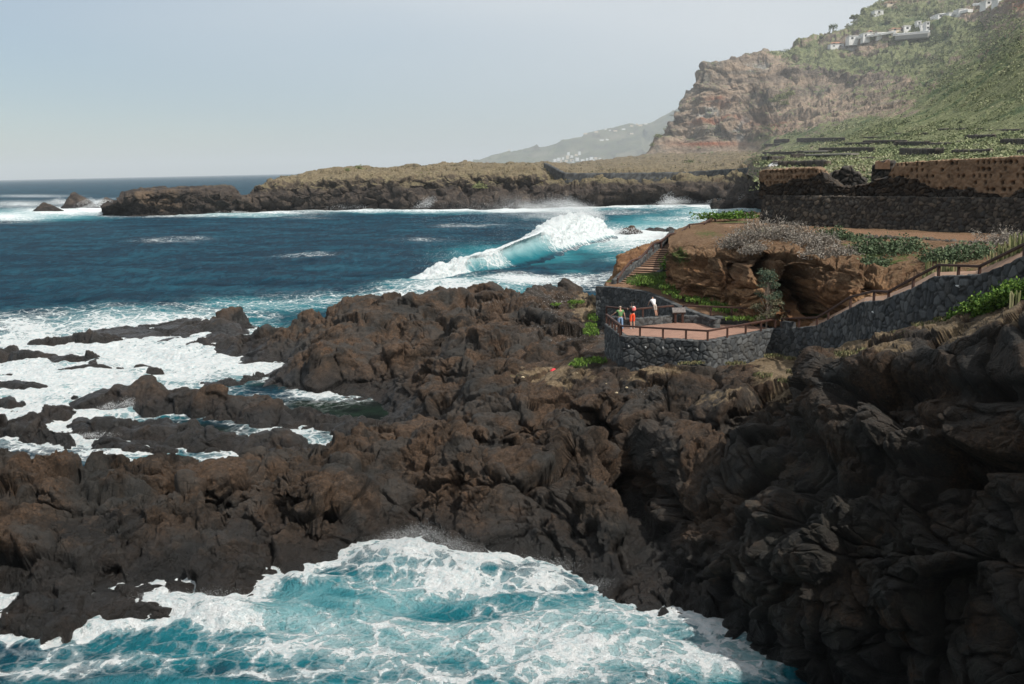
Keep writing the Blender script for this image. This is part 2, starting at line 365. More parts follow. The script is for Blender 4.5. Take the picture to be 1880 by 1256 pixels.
def rbf_fit(C, c=.6, lam=.9):
    X = C[:, :2]; n = len(X); D = np.sqrt(((X[:, None] - X[None]) ** 2).sum(-1) + c * c)
    A = np.zeros((n + 3, n + 3)); A[:n, :n] = -D + lam * np.eye(n); A[:n, n] = 1; A[:n, n + 1:] = X; A[n, :n] = 1; A[n + 1:, :n] = X.T
    s = np.linalg.lstsq(A, np.concatenate([C[:, 2], np.zeros(3)]), rcond=None)[0]
    return X, s, c
gx = np.arange(GX0, GX1 + GS, GS); gy = np.arange(GY0, GY1 + GS, GS)
HG = np.zeros((len(gy), len(gx)))
_X, _s, _c = rbf_fit(C)
if DEBUG:
    for i in range(len(C)):
        for j in range(i):
            dd = np.hypot(*(C[i, :2] - C[j, :2]))
            if abs(C[i, 2] - C[j, 2]) > 2.2 * dd: print('STEEP', *[float(round(q)) for q in proj(C[i])], C[i].round(1), *[float(round(q)) for q in proj(C[j])], C[j].round(1))
_cx, _cy = np.arange(GX0, GX1 + 1, .5), np.arange(GY0, GY1 + 1, .5)
_Q = np.stack(np.meshgrid(_cx, _cy), -1).reshape(-1, 2)
_H = np.empty(len(_Q))
for i in range(0, len(_Q), 20000):
    q = _Q[i:i + 20000]; d = np.sqrt((q[:, :1] - _X[:, 0]) ** 2 + (q[:, 1:] - _X[:, 1]) ** 2 + _c * _c)
    _H[i:i + 20000] = -d @ _s[:len(_X)] + _s[len(_X)] + q @ _s[len(_X) + 1:]
_H = _H.reshape(len(_cy), len(_cx))
def bil(Hh, x0, y0, s, x, y):
    u = np.clip((x - x0) / s, 0, Hh.shape[1] - 1.001); v = np.clip((y - y0) / s, 0, Hh.shape[0] - 1.001)
    i = u.astype(int); j = v.astype(int); u = u - i; v = v - j
    return (Hh[j, i] * (1 - u) + Hh[j, i + 1] * u) * (1 - v) + (Hh[j + 1, i] * (1 - u) + Hh[j + 1, i + 1] * u) * v
XX, YY = np.meshgrid(gx, gy)
HG = bil(_H, GX0, GY0, .5, XX.ravel(), YY.ravel()).reshape(XX.shape)
def seg_dist(x, y, pts):
    """distance to polyline and interpolated extra columns"""
    best = np.full(x.shape, 1e9); ex = np.zeros(x.shape + (pts.shape[1] - 2,))
    for a, b in zip(pts[:-1], pts[1:]):
        ab = b[:2] - a[:2]; t = np.clip(((x - a[0]) * ab[0] + (y - a[1]) * ab[1]) / (ab @ ab + 1e-9), 0, 1)
        d = np.hypot(x - a[0] - t * ab[0], y - a[1] - t * ab[1]); m = d < best
        best = np.where(m, d, best); e = a[2:] + t[..., None] * (b[2:] - a[2:]); ex = np.where(m[..., None], e, ex)
    return best, ex
def smax(a, b, k=.4):
    h = np.clip(.5 + .5 * (a - b) / k, 0, 1); return b + (a - b) * h + k * h * (1 - h)
_jit = fbm(np.stack([XX.ravel() * .45, YY.ravel() * .45, XX.ravel() * 0], -1), 3, 5).reshape(XX.shape)
_jit2 = fbm(np.stack([XX.ravel() * .45, YY.ravel() * .45, XX.ravel() * 0 + 9], -1), 3, 15).reshape(XX.shape)
JX, JY = XX + _jit * 1.1, YY + _jit2 * 1.1
# crests in the surf: px, py of the base, crest height, half width
RIDGES = ['150 748 1.0 2.0;205 752 1.5 2.4;262 750 2.3 2.6;330 762 2.0 2.6;420 776 2.2 2.8;520 792 1.6 2.6;600 797 1.3 2.4;670 802 .8 1.8',
          '150 796 .8 1.6;215 806 1.1 1.8;300 818 1.3 2.2;400 832 1.3 2.3;480 838 1.4 2.2;560 838 1.6 2.0', '190 828 .7 1.4;240 832 .8 1.3;300 842 .6 1.2', '250 790 .8 1.3;330 800 .9 1.4',
          '70 634 .7 1.6;120 632 .9 1.5', '140 628 1.7 1.6;178 634 1.8 2.2;208 630 1.0 1.5', '0 658 1.2 2.2;55 664 1.3 2.2;120 668 1.1 1.8;165 668 1.5 1.6;182 676 .8 1.4',
          '118 684 .5 1.2;170 682 .9 1.6;195 684 .6 1.2', '255 686 1.0 1.6;295 692 1.0 1.5', '215 676 .4 1.0;240 680 .5 1.0', '0 716 1.1 2.0;45 716 1.0 1.8;85 714 .7 1.4', '0 688 .5 1.2;20 690 .4 1',
          '372 610 1.2 1.8;400 602 1.7 2.2;435 598 2.2 3', '350 638 .9 1.3;375 641 1.4 1.8;420 645 1.5 1.8',
          '365 712 .5 1.0;415 716 1.0 1.4;450 706 .9 1.3;500 694 .6 1.1;525 686 .5 .9', '10 795 1.0 1.8;45 800 1.4 2.0;75 812 .9 1.6', '95 818 1.1 1.3;122 822 .6 1.1', '105 770 .9 1.3;122 768 .7 1.2', '55 774 .5 1.0;78 780 .5 1.0', '25 752 .7 1.0;35 760 .4 .8',
          '130 786 .4 .8;150 780 .3 .8', '40 728 .3 .7;46 730 .3 .7', '5 745 .6 1;10 748 .4 .9', '940 524 1.8 2.4;965 528 1.8 2.4', '0 1165 1.0 1.5;40 1165 1.2 1.5', '100 1172 .9 1.2;150 1168 .8 1.2', '230 1150 .7 1.0;330 1145 .8 1.2']
for r in RIDGES:
    pts = []
    for tok in r.split(';'):
        a, b, h, w = map(float, tok.split()); zb = 0.0 if h < 2.6 else h - .8
        p = P(a, b, zb); dirv = p[:2] / np.linalg.norm(p[:2]); q = p[:2] + dirv * w * .8
        k_ = a < 560 and b < 730; pts.append([q[0], q[1], h * (.62 if k_ else .74), w * (.46 if k_ else .72)])
    pts = np.array(pts)
    if len(pts) == 1: pts = np.vstack([pts, pts + [[.1, 0, 0, 0]]])
    xs0, xs1, ys0, ys1 = pts[:, 0].min() - 8, pts[:, 0].max() + 8, pts[:, 1].min() - 8, pts[:, 1].max() + 8
    i0, i1 = np.searchsorted(gx, [xs0, xs1]); j0, j1 = np.searchsorted(gy, [ys0, ys1]); sl = (slice(j0, j1), slice(i0, i1))
    d, e = seg_dist(JX[sl], JY[sl], pts); q = d / e[..., 1]
    prof = e[..., 0] * (1.12 - q ** 2.2 * .9) - np.clip(q - 1, 0, 9) * 1.2
    HG[sl] = np.where(q < 2.2, smax(HG[sl], np.maximum(prof, -1.5), .25), HG[sl])
# clefts: px, py, z of the ground, depth, half width
CLEFTS = ['1050 742 5.0 1.6 .45;1105 745 5.0 2.6 .7;1140 790 4.5 3.4 .85;1175 850 4.0 3.6 .95;1200 910 3.5 3.4 .9;1225 975 2.8 2.6 .75', '1245 985 2.7 1.0 .5;1320 960 3.4 1.2 .5;1370 945 3.9 1.2 .5',
          '945 760 4.7 1.4 .5;985 765 4.7 1.6 .6;1010 745 4.9 .8 .4', '830 790 3.9 1.1 .45;900 800 3.9 1.2 .45;955 803 4 .9 .4', '740 880 3 1.0 .35;800 880 3.2 1.2 .4;850 850 3.5 .9 .4',
          '310 885 2.7 .9 .4;390 892 2.7 1.1 .5;470 888 2.7 .9 .4', '510 905 2.7 .9 .4;570 908 2.8 .8 .4;600 905 2.8 .6 .3', '200 985 2.6 .8 .4;260 980 2.6 1.0 .5;285 1005 2.4 .8 .4', '0 1062 1.8 .7 .4;80 1065 1.8 .7 .4',
          '1040 1030 1.6 1.2 .5;1060 1050 .9 1.3 .4', '620 925 2.6 .9 .35;680 915 2.8 1.0 .4;700 880 3 .7 .3', '740 620 4.4 .9 .7;790 610 4.8 1.0 .7;850 600 5 .8 .6', '930 590 5.2 .8 .7;980 588 5.3 .9 .8;1040 595 5.2 .7 .6',
          '1480 650 9 1.0 .3;1485 720 8 1.2 .3', '1560 745 9.2 1.3 .6;1640 760 9.3 1.6 .7;1700 740 10 1.5 .7', '1640 700 10 1.6 .7;1720 720 10.2 1.8 .8;1800 740 10.6 1.8 .8;1870 770 10.8 1.6 .8', '1600 870 7.6 1.2 .5;1700 860 8.5 1.4 .5;1800 880 8.9 1.3 .5',
          '1450 1080 3 1.2 .35;1470 1160 2 1.2 .35', '1570 1030 5 1.3 .4;1600 1100 4.3 1.4 .4;1640 1180 3 1.3 .4', '1640 960 6.5 1.3 .4;1700 1030 6 1.6 .5;1760 1110 5.2 1.5 .5;1800 1200 4.4 1.3 .4', '1330 1050 2.3 .9 .3;1345 1120 1.5 .9 .3', '1260 1040 2 .8 .3;1275 1110 1.3 .8 .3', '1400 930 4.2 1.2 .5;1380 960 3.9 1.1 .5',
          '1250 770 5 .9 .4;1340 785 5 1.0 .5;1460 790 5.6 1.4 .5', '1370 1010 3.4 1.0 .35;1420 1120 2 1.0 .35', '470 720 .8 .4 .3;560 760 1.2 .5 .3;640 790 1 .4 .3']
for r in CLEFTS:
    pts = np.array([[*P(*map(float, tok.split()[:3]))[:2], *map(float, tok.split()[3:])] for tok in r.split(';')])
    xs0, xs1, ys0, ys1 = pts[:, 0].min() - 4, pts[:, 0].max() + 4, pts[:, 1].min() - 4, pts[:, 1].max() + 4
    i0, i1 = np.searchsorted(gx, [xs0, xs1]); j0, j1 = np.searchsorted(gy, [ys0, ys1]); sl = (slice(j0, j1), slice(i0, i1))
    d, e = seg_dist(XX[sl] + _jit[sl] * .5, YY[sl] + _jit2[sl] * .5, pts); q = d / e[..., 1]
    cut = HG[sl] - 1.35 * e[..., 0] * np.exp(-np.abs(q) ** 3 * .8); HG[sl] = np.where(HG[sl] > .9, np.maximum(cut, .75), np.minimum(HG[sl], np.maximum(cut, HG[sl] - .3)))
# mid-size relief, calmer under the built parts
def region_calm(x, y, z):
    px, py = proj(np.stack([x, y, z], -1))
    c = ell(px, py, 1330, 640, 260, 50) + ell(px, py, 1250, 600, 150, 60) + ell(px, py, 1700, 590, 200, 35) + ell(px, py, 1450, 660, 60, 40)
    return np.clip(1 - c * 1.2, .08, 1)
CALM = region_calm(XX.ravel(), YY.ravel(), HG.ravel()).reshape(XX.shape)
_p = np.stack([XX.ravel(), YY.ravel(), HG.ravel() * .5], -1)
_b = (billow(_p / 6.5, 3, 3) * .95 + fbm(_p / 9, 3, 31) * .6).reshape(XX.shape)
HG += _b * CALM * np.clip(.18 + .30 * HG, .10, 1.0)
def hgt(x, y): return bil(HG, GX0, GY0, GS, x, y)

def rock_disp(V):
    wp = V + .26 * np.stack([fbm(V / 1.7, 3, 60), fbm(V / 1.7, 3, 70), fbm(V / 1.7, 3, 80)], -1)
    h, e = facet(wp / np.array([3.6, 3.6, 2.4]), 1); d = np.clip(h, -.8, .8) * 1.05 - .42 * np.exp(-(e / .045) ** 2)
    h, e = facet(wp / np.array([1.25, 1.25, .8]), 9); rg = .35 + 1.0 * sstep(-.35, .45, fbm(V / 4.5, 2, 133)); d += rg * (np.clip(h, -.7, .7) * .32 - .11 * np.exp(-(e / .06) ** 2))
    h, e = facet(V / .42 + .5 * (wp - V), 19); d += (.45 + .4 * rg) * np.clip(h, -.7, .7) * .20 - .03 * np.exp(-(e / .09) ** 2)
    F1, F2, I2 = worley(wp / np.array([2.1, 2.1, 1.5]), 29); d += (.5 - F1) * .34
    return d + rg * billow(wp / .7, 3, 90) * .08 + fbm(V / .5, 3, 95) * .06

# dense mesh in columns from the camera's foot outward, rows spread by profile length
def near_mesh():
    NC, NR, NF = 1250, 1350, 900
    s = np.linspace(-.63, .66, NC); yf = np.exp(np.linspace(math.log(13.0), math.log(130.0), NF))
    X = s[None] * yf[:, None]; Y = np.repeat(yf[:, None], NC, 1); Z = hgt(X, Y)
    dy = np.diff(Y, axis=0) / Y[1:]; dz = np.diff(Z, axis=0) / Y[1:]
    slope_vis = np.sqrt((dy * .45) ** 2 + (dz * 1.3) ** 2)
    slope_vis *= np.where((Z[1:] < -.5), .25, 1)
    w = boxsmooth(boxsmooth(slope_vis, 7, 1), 6, 0)
    cum = np.concatenate([np.zeros((1, NC)), np.cumsum(w, 0)], 0); cum /= cum[-1:]
    tt = np.linspace(0, 1, NR); Yn = np.empty((NR, NC))
    for i in range(NC): Yn[:, i] = np.interp(tt, cum[:, i], yf)
    Xn = s[None] * Yn; Zn = hgt(Xn, Yn); G = np.stack([Xn, Yn, Zn], -1)
    nrm = grid_normals(G); nrm[nrm[..., 2] < 0] *= -1
    nrm = boxsmooth(boxsmooth(nrm, 6, 0), 6, 1); nrm /= np.linalg.norm(nrm, axis=-1, keepdims=True)
    V = G.reshape(-1, 3); N = nrm.reshape(-1, 3)
    calm = bil(CALM, GX0, GY0, GS, V[:, 0], V[:, 1]); calm = np.where(calm < .3, calm * .5, calm)
    under = np.clip(.45 + .35 * V[:, 2], .15, 1.0)
    d = rock_disp(V)
    px, py = proj(V)
    # pavement-smooth tops here and there
    flat = sstep(.1, .5, fbm(V / 7, 2, 44)); d *= (1 - .5 * flat)
    V2 = V + N * (d * calm * under)[:, None]
    # undercut lips: push the band under each local top inward
    shelf = 1 - .55 * np.clip(ell(px, py, 200, 700, 330, 110), 0, 1); d = d * shelf
    V2 = V + N * (d * calm * under)[:, None]
    V2[:, 1] += .30 * calm * shelf * np.clip(fbm(V / 2.2, 3, 101), -1, 1)
    soil = np.zeros(len(V)); grass = np.zeros(len(V)); salt = np.zeros(len(V))
    for a in [(1430, 700, 55, 60, 1.0), (1400, 660, 110, 16, 1.0), (1560, 640, 70, 18, 1), (1680, 600, 90, 18, 1), (1020, 690, 110, 22, .8), (1080, 560, 40, 40, .9), (1200, 690, 90, 18, .8), (1340, 740, 120, 40, .55), (1820, 570, 60, 40, .8), (1010, 600, 90, 30, .3), (720, 820, 60, 30, .2)]:
        soil = np.maximum(soil, a[4] * ell(px, py, *a[:4]))
    for a in [(1060, 670, 40, 16, .55), (1090, 590, 22, 50, .6), (1050, 560, 22, 16, .55), (1440, 640, 30, 12, .5), (960, 690, 60, 14, .45), (1620, 630, 60, 14, .5), (1270, 665, 60, 8, .4)]:
        grass = np.maximum(grass, a[4] * ell(px, py, *a[:4]))
    for a in [(1020, 555, 60, 22, .9), (1060, 615, 70, 22, .9), (980, 600, 60, 16, .7), (1200, 720, 40, 20, .6), (900, 565, 30, 16, .5), (650, 620, 90, 40, .15)]:
        salt = np.maximum(salt, a[4] * ell(px, py, *a[:4]))
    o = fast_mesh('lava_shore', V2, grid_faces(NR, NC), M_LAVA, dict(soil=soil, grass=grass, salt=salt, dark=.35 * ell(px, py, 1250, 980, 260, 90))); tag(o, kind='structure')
    # coarse continuation of the same ground to both sides and behind
    xs = np.arange(-84, 84, .8); ys = np.arange(-19, 132, .8); XC, YC = np.meshgrid(xs, ys)
    inside = (np.abs(XC / np.maximum(YC, 1) - .015) < .60) & (YC > 14.5)
    ZC = hgt(XC, YC) - np.where(inside, 3.0, 0.0) + np.where(inside, 0, fbm(np.stack([XC.ravel(), YC.ravel(), XC.ravel() * 0], -1) / 2.5, 3, 3).reshape(XC.shape) * .5)
    ZC = np.where(np.hypot(XC, YC) < 4.5, np.minimum(ZC, 16.2), ZC)
    V = np.stack([XC, YC, ZC], -1).reshape(-1, 3); z0 = np.zeros(len(V))
    o = fast_mesh('shore_ground', V, grid_faces(len(ys), len(xs)), M_LAVA, dict(soil=z0 + np.where(V[:, 2] > 11, .5, 0), grass=z0, salt=z0, dark=z0)); tag(o, kind='structure')
    return V2
NEARV = near_mesh()

# ------------------------------------------------------------------ sea
FOAMZ = '''
120 640 220 40 1.1;60 700 110 60 1.1;260 660 260 34 1.1;120 780 170 50 1.05;430 655 120 22 1.2;380 620 160 24 .8;280 720 110 20 .9;60 600 120 16 .8
60 620 90 22 .85;200 600 160 26 .7;300 590 180 22 .45;40 660 130 40 1;250 650 170 40 1.0;430 665 130 30 1.1;520 645 60 16 1.1;150 700 190 36 1.0;60 760 130 50 1;100 800 120 36 1.0;200 830 120 22 .65;350 690 100 30 .9;180 740 60 26 .8;560 632 20 12 1.2;250 850 80 14 .4;400 830 40 16 .3;450 720 60 14 .25
480 560 120 16 .25;600 550 140 14 .3;740 545 90 12 .7;830 532 110 14 .85;960 518 110 10 .9;1060 518 50 12 .7;700 560 80 12 .55;1120 512 30 12 .5;380 575 120 16 .4
20 398 70 9 .8;110 388 90 9 .9;170 384 40 9 1.1;210 393 50 5 .8;40 375 70 6 .5;140 372 60 6 .5;330 395 200 4 .5;500 390 90 4 .7;650 386 160 4 .7;800 385 150 5 .9;950 386 130 5 .9;1050 380 90 5 .9;1130 378 70 6 1;1220 375 40 8 1;1290 374 70 8 1;1340 378 70 12 .9;1330 392 80 6 .6;1280 402 90 6 .45;1100 390 120 5 .3
1190 434 70 14 1.1;1160 450 60 14 .7;1240 430 60 14 1;1290 420 60 12 .7;1130 432 40 14 1.1;1180 458 60 12 .35;1330 405 70 8 .6
300 443 60 4 .2;340 438 50 3 .2;780 440 60 4 .14;560 400 60 3 .14;1130 478 40 8 .12;60 360 80 3 .3;260 365 80 3 .2;560 470 60 4 .2;860 415 60 4 .3
650 1180 330 60 .50;1000 1180 260 70 .68;1250 1215 170 50 .66;820 1080 160 20 .80;760 1035 110 30 1.15;560 1075 60 10 1.2;420 1150 90 24 1.1;330 1130 80 16 .9;200 1215 180 30 .42;60 1240 120 20 .45;1000 1075 80 30 .85;1130 1130 70 30 .7;1350 1230 110 26 .6;900 1240 300 26 .62;480 1190 90 30 .62;500 1245 120 16 .55;880 1050 60 14 1.0;1010 1050 50 14 .9
'''
AERZ = '''
150 700 300 110 .75;300 600 260 34 .7;480 560 160 18 .55;450 690 120 50 .55;650 550 200 16 .4;860 530 180 24 .65;700 1150 420 110 .85;300 1290 400 60 .5;800 1310 500 70 .85;1050 1180 300 110 .85;1300 1220 200 60 .8;300 1200 260 60 .45;60 1230 120 40 .3;700 1130 160 40 .75
1130 440 130 30 .9;1230 420 150 30 .75;1320 390 120 18 .7;1100 380 200 9 .5;800 388 300 7 .45;430 393 130 7 .65;60 395 140 12 .8;1150 475 80 18 .4;900 470 120 30 .4;1010 400 120 10 .2;1000 470 120 24 .45;760 520 70 14 .5;1200 470 80 20 .35;1060 500 60 10 .3;300 845 100 16 .55;430 840 80 16 .3
'''
def zones(txt, px, py, mx=True):
    o = np.zeros(px.shape)
    for tok in txt.replace('\n', ';').split(';'):
        if tok.strip():
            a, b, c, d, s = map(float, tok.split()); e = s * ell(px, py, a, b, c, d)
            o = np.maximum(o, e) if mx else o + e
    return o
DARKZ = '''610 1120 60 12 .5;800 1130 130 26 .85;650 1140 50 20 .5;690 1170 60 16 .5;900 1130 40 16 .7;1010 1090 40 10 .3;740 1200 50 16 .4;470 1175 60 12 .5;640 1100 50 12 .5;300 1195 80 12 .4;150 1205 90 12 .4;1130 1170 70 18 .3;1010 1210 40 10 .25;520 1160 60 14 .4'''
def sea_mesh():
    NC = 1080; s = np.linspace(-.66, .66, NC)
    pyr = np.concatenate([np.linspace(1420, 320.2, 1050)])
    base = np.array([P(940, v, 0.0)[1] for v in pyr]); base = np.concatenate([[8, 14, 20], base, [9000, 16000, 30000, 60000]]); base = np.unique(base)
    base = base[(base < 7500) | (base > 8500)]
    NR = len(base); Y = np.repeat(base[:, None], NC, 1); X = s[None] * Y
    px, py = proj(np.stack([X, Y, 0 * X], -1)); Xf, Yf = X.ravel(), Y.ravel()
    far = np.clip(250 / Yf, 0, 1)
    q = np.stack([Xf * .8 + Yf * .25, Yf - Xf * .2, 0 * Xf], -1)
    z = fbm(q / 17, 2, 11) * .75 * sstep(60, 130, Yf) * np.clip(400 / Yf, 0, 1)
    z += -billow(q * np.array([.6, 1, 1]) / 6.5, 3, 21) * .34 * np.clip(200 / Yf, 0, 1) + fbm(q / 2.2, 2, 33) * .05 * np.clip(60 / Yf, 0, 1)
    pf, qf = px.ravel(), py.ravel()
    # tall swell and surge in the cove, thrown against the rock
    surge = 1.15 * ell(pf, qf, 745, 1040, 105, 34) + .55 * ell(pf, qf, 880, 1052, 70, 18) + .6 * ell(pf, qf, 560, 1078, 80, 14) - .45 * ell(pf, qf, 800, 1120, 150, 26) + .55 * ell(pf, qf, 430, 1140, 80, 24) + .55 * ell(pf, qf, 320, 1120, 90, 22) + .35 * ell(pf, qf, 200, 1160, 90, 14) + .45 * ell(pf, qf, 1000, 1060, 60, 22) + .35 * ell(pf, qf, 1000, 1160, 160, 26)
    z += surge
    z += .55 * ell(pf, qf, 250, 650, 260, 50) * fbm(q / 3.4, 3, 71) + .7 * ell(pf, qf, 850, 528, 170, 12)
    foam = zones(FOAMZ, pf, qf); aer = zones(AERZ, pf, qf); dark = zones(DARKZ, pf, qf)
    foam = foam * (1 - .75 * dark); aer = aer * (1 - .6 * dark)
    # white water where the rock is just under the surface
    near = Yf < 128
    hh = np.where(near, hgt(Xf, Yf), -3); calmp = ell(pf, qf, 690, 775, 90, 45) + ell(pf, qf, 330, 790, 130, 22) + ell(pf, qf, 480, 715, 60, 16) + ell(pf, qf, 780, 740, 60, 60)
    sh = sstep(-1.1, .1, hh) * (1 - np.clip(calmp * 1.4, 0, 1)) * near
    foam = np.maximum(foam, sh * .85); aer = np.maximum(aer, sh * .6)
    pool = np.clip(1.6 * (ell(pf, qf, 690, 775, 90, 45) + .8 * ell(pf, qf, 330, 792, 150, 16) + ell(pf, qf, 800, 740, 60, 60) + .9 * ell(pf, qf, 600, 745, 90, 14) + .5 * ell(pf, qf, 500, 705, 70, 12)), 0, 1)
    foam *= 1 - np.clip(calmp, 0, 1) * .8; aer *= 1 - np.clip(calmp, 0, 1) * .9
    rough = np.clip(foam, 0, 1) * fbm(np.stack([Xf, Yf, 0 * Xf], -1) / .9, 3, 51) * .16 * np.clip(70 / Yf, 0, 1)
    z += rough; z *= 1 - .8 * np.clip(calmp, 0, 1)
    foam = np.where(Yf < 128, np.minimum(foam, .88), foam)
    V = np.stack([Xf, Yf, z], -1)
    o = fast_mesh('sea', V, grid_faces(NR, NC), M_SEA, dict(foam=foam, aer=aer, pool=pool)); tag(o, kind='structure')
sea_mesh()
# ------------------------------------------------------------------ sheets: land profiles strung across columns, each node py@forward distance
class Sheet:
    def __init__(s, txt):
        s.px = []; s.N = []; s.raw = []
        for line in txt.strip().split('\n'):
            a, b = line.split(':'); px = float(a); row = []; raw = []
            for t in b.split():
                if '@' in t:
                    py, y = map(float, t.split('@')); p = PD(px, py, y)
                elif 'z' in t:
                    py, z = map(float, t.split('z')); p = P(px, py, z)
                else:
                    y, z = map(float, t.split('/')); p = W(px, y, z)
                row.append(p); q = proj(p); raw.append((float(q[1]), p[1]))
            s.px.append(px); s.N.append(row); s.raw.append(raw)
        s.px = np.array(s.px); s.N = np.array(s.N)          # (n, k, 3)
    def at(s, px, py):
        """world point of the un-roughened sheet seen at px, py (first profile crossing)"""
        row = np.array([[np.interp(px, s.px, s.N[:, k, c]) for c in range(3)] for k in range(s.N.shape[1])])
        qx, qy = proj(row)
        for k in range(len(row) - 1):
            if min(qy[k], qy[k + 1]) <= py <= max(qy[k], qy[k + 1]) and abs(qy[k] - qy[k + 1]) > 1e-6:
                y = np.interp((py - qy[k]) / (qy[k + 1] - qy[k]), [0, 1], [row[k, 1], row[k + 1, 1]])
                return PD(px, py, y)
        k = int(np.argmin(np.abs(qy - py))); return PD(px, py, row[k, 1])
    def grid(s, nu, nv, su=4, sv=4, wexp=1.0):
        u = np.linspace(s.px[0], s.px[-1], nu); K = s.N.shape[1]
        A = np.array([[np.interp(u, s.px, s.N[:, k, c]) for c in range(3)] for k in range(K)])   # K,3,nu
        A = A.transpose(0, 2, 1)
        fine = 24; t = np.linspace(0, K - 1, (K - 1) * fine + 1); i = np.clip(t.astype(int), 0, K - 2); f = (t - i)[:, None, None]
        B = A[i] * (1 - f) + A[i + 1] * f                                                       # T,nu,3
        B = boxsmooth(boxsmooth(B, int(fine * .28), 0), su, 1)
        ds = np.linalg.norm(np.diff(B, axis=0), axis=-1) / np.maximum(B[1:, :, 1], 1) ** wexp
        # foreshortened rows need fewer samples
        v = B[1:, :] - np.array([0, 0, CAMZ]); v /= np.linalg.norm(v, axis=-1, keepdims=True)
        dd = np.diff(B, axis=0); along = np.abs((dd * v).sum(-1)) / (np.linalg.norm(dd, axis=-1) + 1e-9)
        ds *= 1.08 - along
        ds = boxsmooth(boxsmooth(ds, 8, 1), 4, 0)
        cum = np.concatenate([np.zeros((1, nu)), np.cumsum(ds, 0)], 0); cum /= cum[-1:]
        tt = np.linspace(0, 1, nv); G = np.empty((nv, nu, 3))
        for j in range(nu):
            for c in range(3): G[:, j, c] = np.interp(tt, cum[:, j], B[:, j, c])
        n = grid_normals(G); flip = np.sign((n * -v[:1]).sum(-1)); 
        tocam = np.array([0, 0, CAMZ]) - G; m = (n * tocam).sum(-1).mean() < 0
        if m: n = -n
        n = boxsmooth(boxsmooth(n, sv, 0), sv, 1); n /= np.linalg.norm(n, axis=-1, keepdims=True) + 1e-9
        return G, n
CLIFF = Sheet('''
1285: 1240@38.2 1195@37.8 1100@39.6 1000@42 900@45.6 830@50.6 780@55 740@57 720@60
1330: 1240@35.4 1195@35 1100@36.2 1000@38.4 900@42 830@46 780@49.5 750@53 720@56
1380: 1260@34.6 1203@34.4 1100@35.2 1000@36.8 900@39.8 830@43 790@46.5 775@50 740@54
1450: 1290@33.4 1230@33 1100@33.4 1000@34.4 900@36.8 820@40 775@43 765@47 735@52
1474: 1310@32.6 1243@32.4 1100@32.6 990@33.5 890@35.5 790@38.4 720@41.5 700@46 690@52
1484: 1312@32.2 1248@32 1100@32.2 980@33.1 880@35 780@37.4 700@39 648@40.4 650@47
1500: 1320@32 1256@31.8 1100@32 980@32.8 880@34.5 780@36.8 700@38.4 643@39.8 655@46
1600: 1380@30.6 1300@30.3 1130@30.5 1000@31.2 880@33 780@34.8 710@36.2 655@37.2 640@42.5
1700: 1450@28.6 1370@28.4 1170@28.6 1020@29.4 880@31.2 780@32.6 700@34 638@35.2 606@42
1740: 1480@28.1 1400@27.9 1180@28 1030@28.7 880@30.4 780@31.8 690@33.2 622@34.3 596@41.2
1800: 1500@27.5 1420@27.2 1200@27.2 1040@27.8 880@29.4 780@30.6 680@32 595@33 570@40
1880: 1560@25.5 1480@25.4 1220@25.4 1050@25.8 880@27.2 770@28.2 660@29.6 568@31 530@37.5
2050: 1640@23 1560@23 1240@23 1060@23.4 880@24.6 760@25.6 640@27 550@28.5 495@34
2250: 1700@20 1620@20 1280@20 1080@20.4 880@21.4 740@22.4 620@23.6 530@25 480@30
''')
def rock_sheet(name, S, nu, nv, mat, amp=1.0, attrs=None, disp=None, su=4, sv=6, label=None, cat=None, pull=None):
    G, n = S.grid(nu, nv, su, sv); V = G.reshape(-1, 3); N = n.reshape(-1, 3); px, py = proj(V)
    d = (disp or rock_disp)(V) * amp
    if callable(amp): d = d
    V2 = V + N * d[:, None]
    if pull is not None: V2 = V2 + pull(V, N, px, py)
    at = attrs(V, N, px, py) if attrs else {}
    o = fast_mesh(name, V2, grid_faces(nv, nu), mat, at)
    if label: tag(o, label, cat)
    else: tag(o, kind='structure')
    return o, G, n
def cliff_attrs(V, N, px, py):
    soil = 1.0 * ell(px, py, 1600, 645, 100, 14) + .9 * ell(px, py, 1720, 605, 90, 22) + .8 * ell(px, py, 1830, 570, 70, 26)
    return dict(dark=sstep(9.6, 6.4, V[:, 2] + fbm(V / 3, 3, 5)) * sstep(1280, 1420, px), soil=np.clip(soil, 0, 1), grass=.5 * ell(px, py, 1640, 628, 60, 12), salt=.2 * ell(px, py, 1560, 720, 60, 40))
def cliff_disp(V):
    # fat rounded pillars low down, knobbly crust above
    z = V[:, 2]; w = V + .35 * np.stack([fbm(V / 3, 2, 160), fbm(V / 3, 2, 170), fbm(V / 3, 2, 180)], -1)
    w2 = w.copy(); w2[:, 0] += .45 * w[:, 2]; F1, F2, I = worley(w2 / np.array([2.3, 2.3, 5.0]), 4)
    low = 1 - sstep(4.5, 8.5, z + 1.2 * fbm(V / 4, 2, 190))
    pil = (.55 - F1) * 2.3 + (I - .5) * .9 - .5 * np.exp(-((F2 - F1) / .07) ** 2)
    h, e = facet(w2 / np.array([1.9, 1.9, 4.2]) + 3.3, 44); fp = np.clip(h, -.8, .8) * 1.15 - .45 * np.exp(-(e / .05) ** 2)
    F1b, F2b, Ib = worley(w / np.array([3.3, 3.3, 2.2]) + 5.5, 14)
    up = (.5 - F1b) * 2.2 + (Ib - .5) * 1.1 - .6 * np.exp(-((F2b - F1b) / .09) ** 2)
    return (pil * low * .42 + fp * low + up * (1 - low) * .22 + rock_disp(V) * (.55 + .55 * (1 - low))) * (1 - .6 * sstep(9.6, 11.5, z))
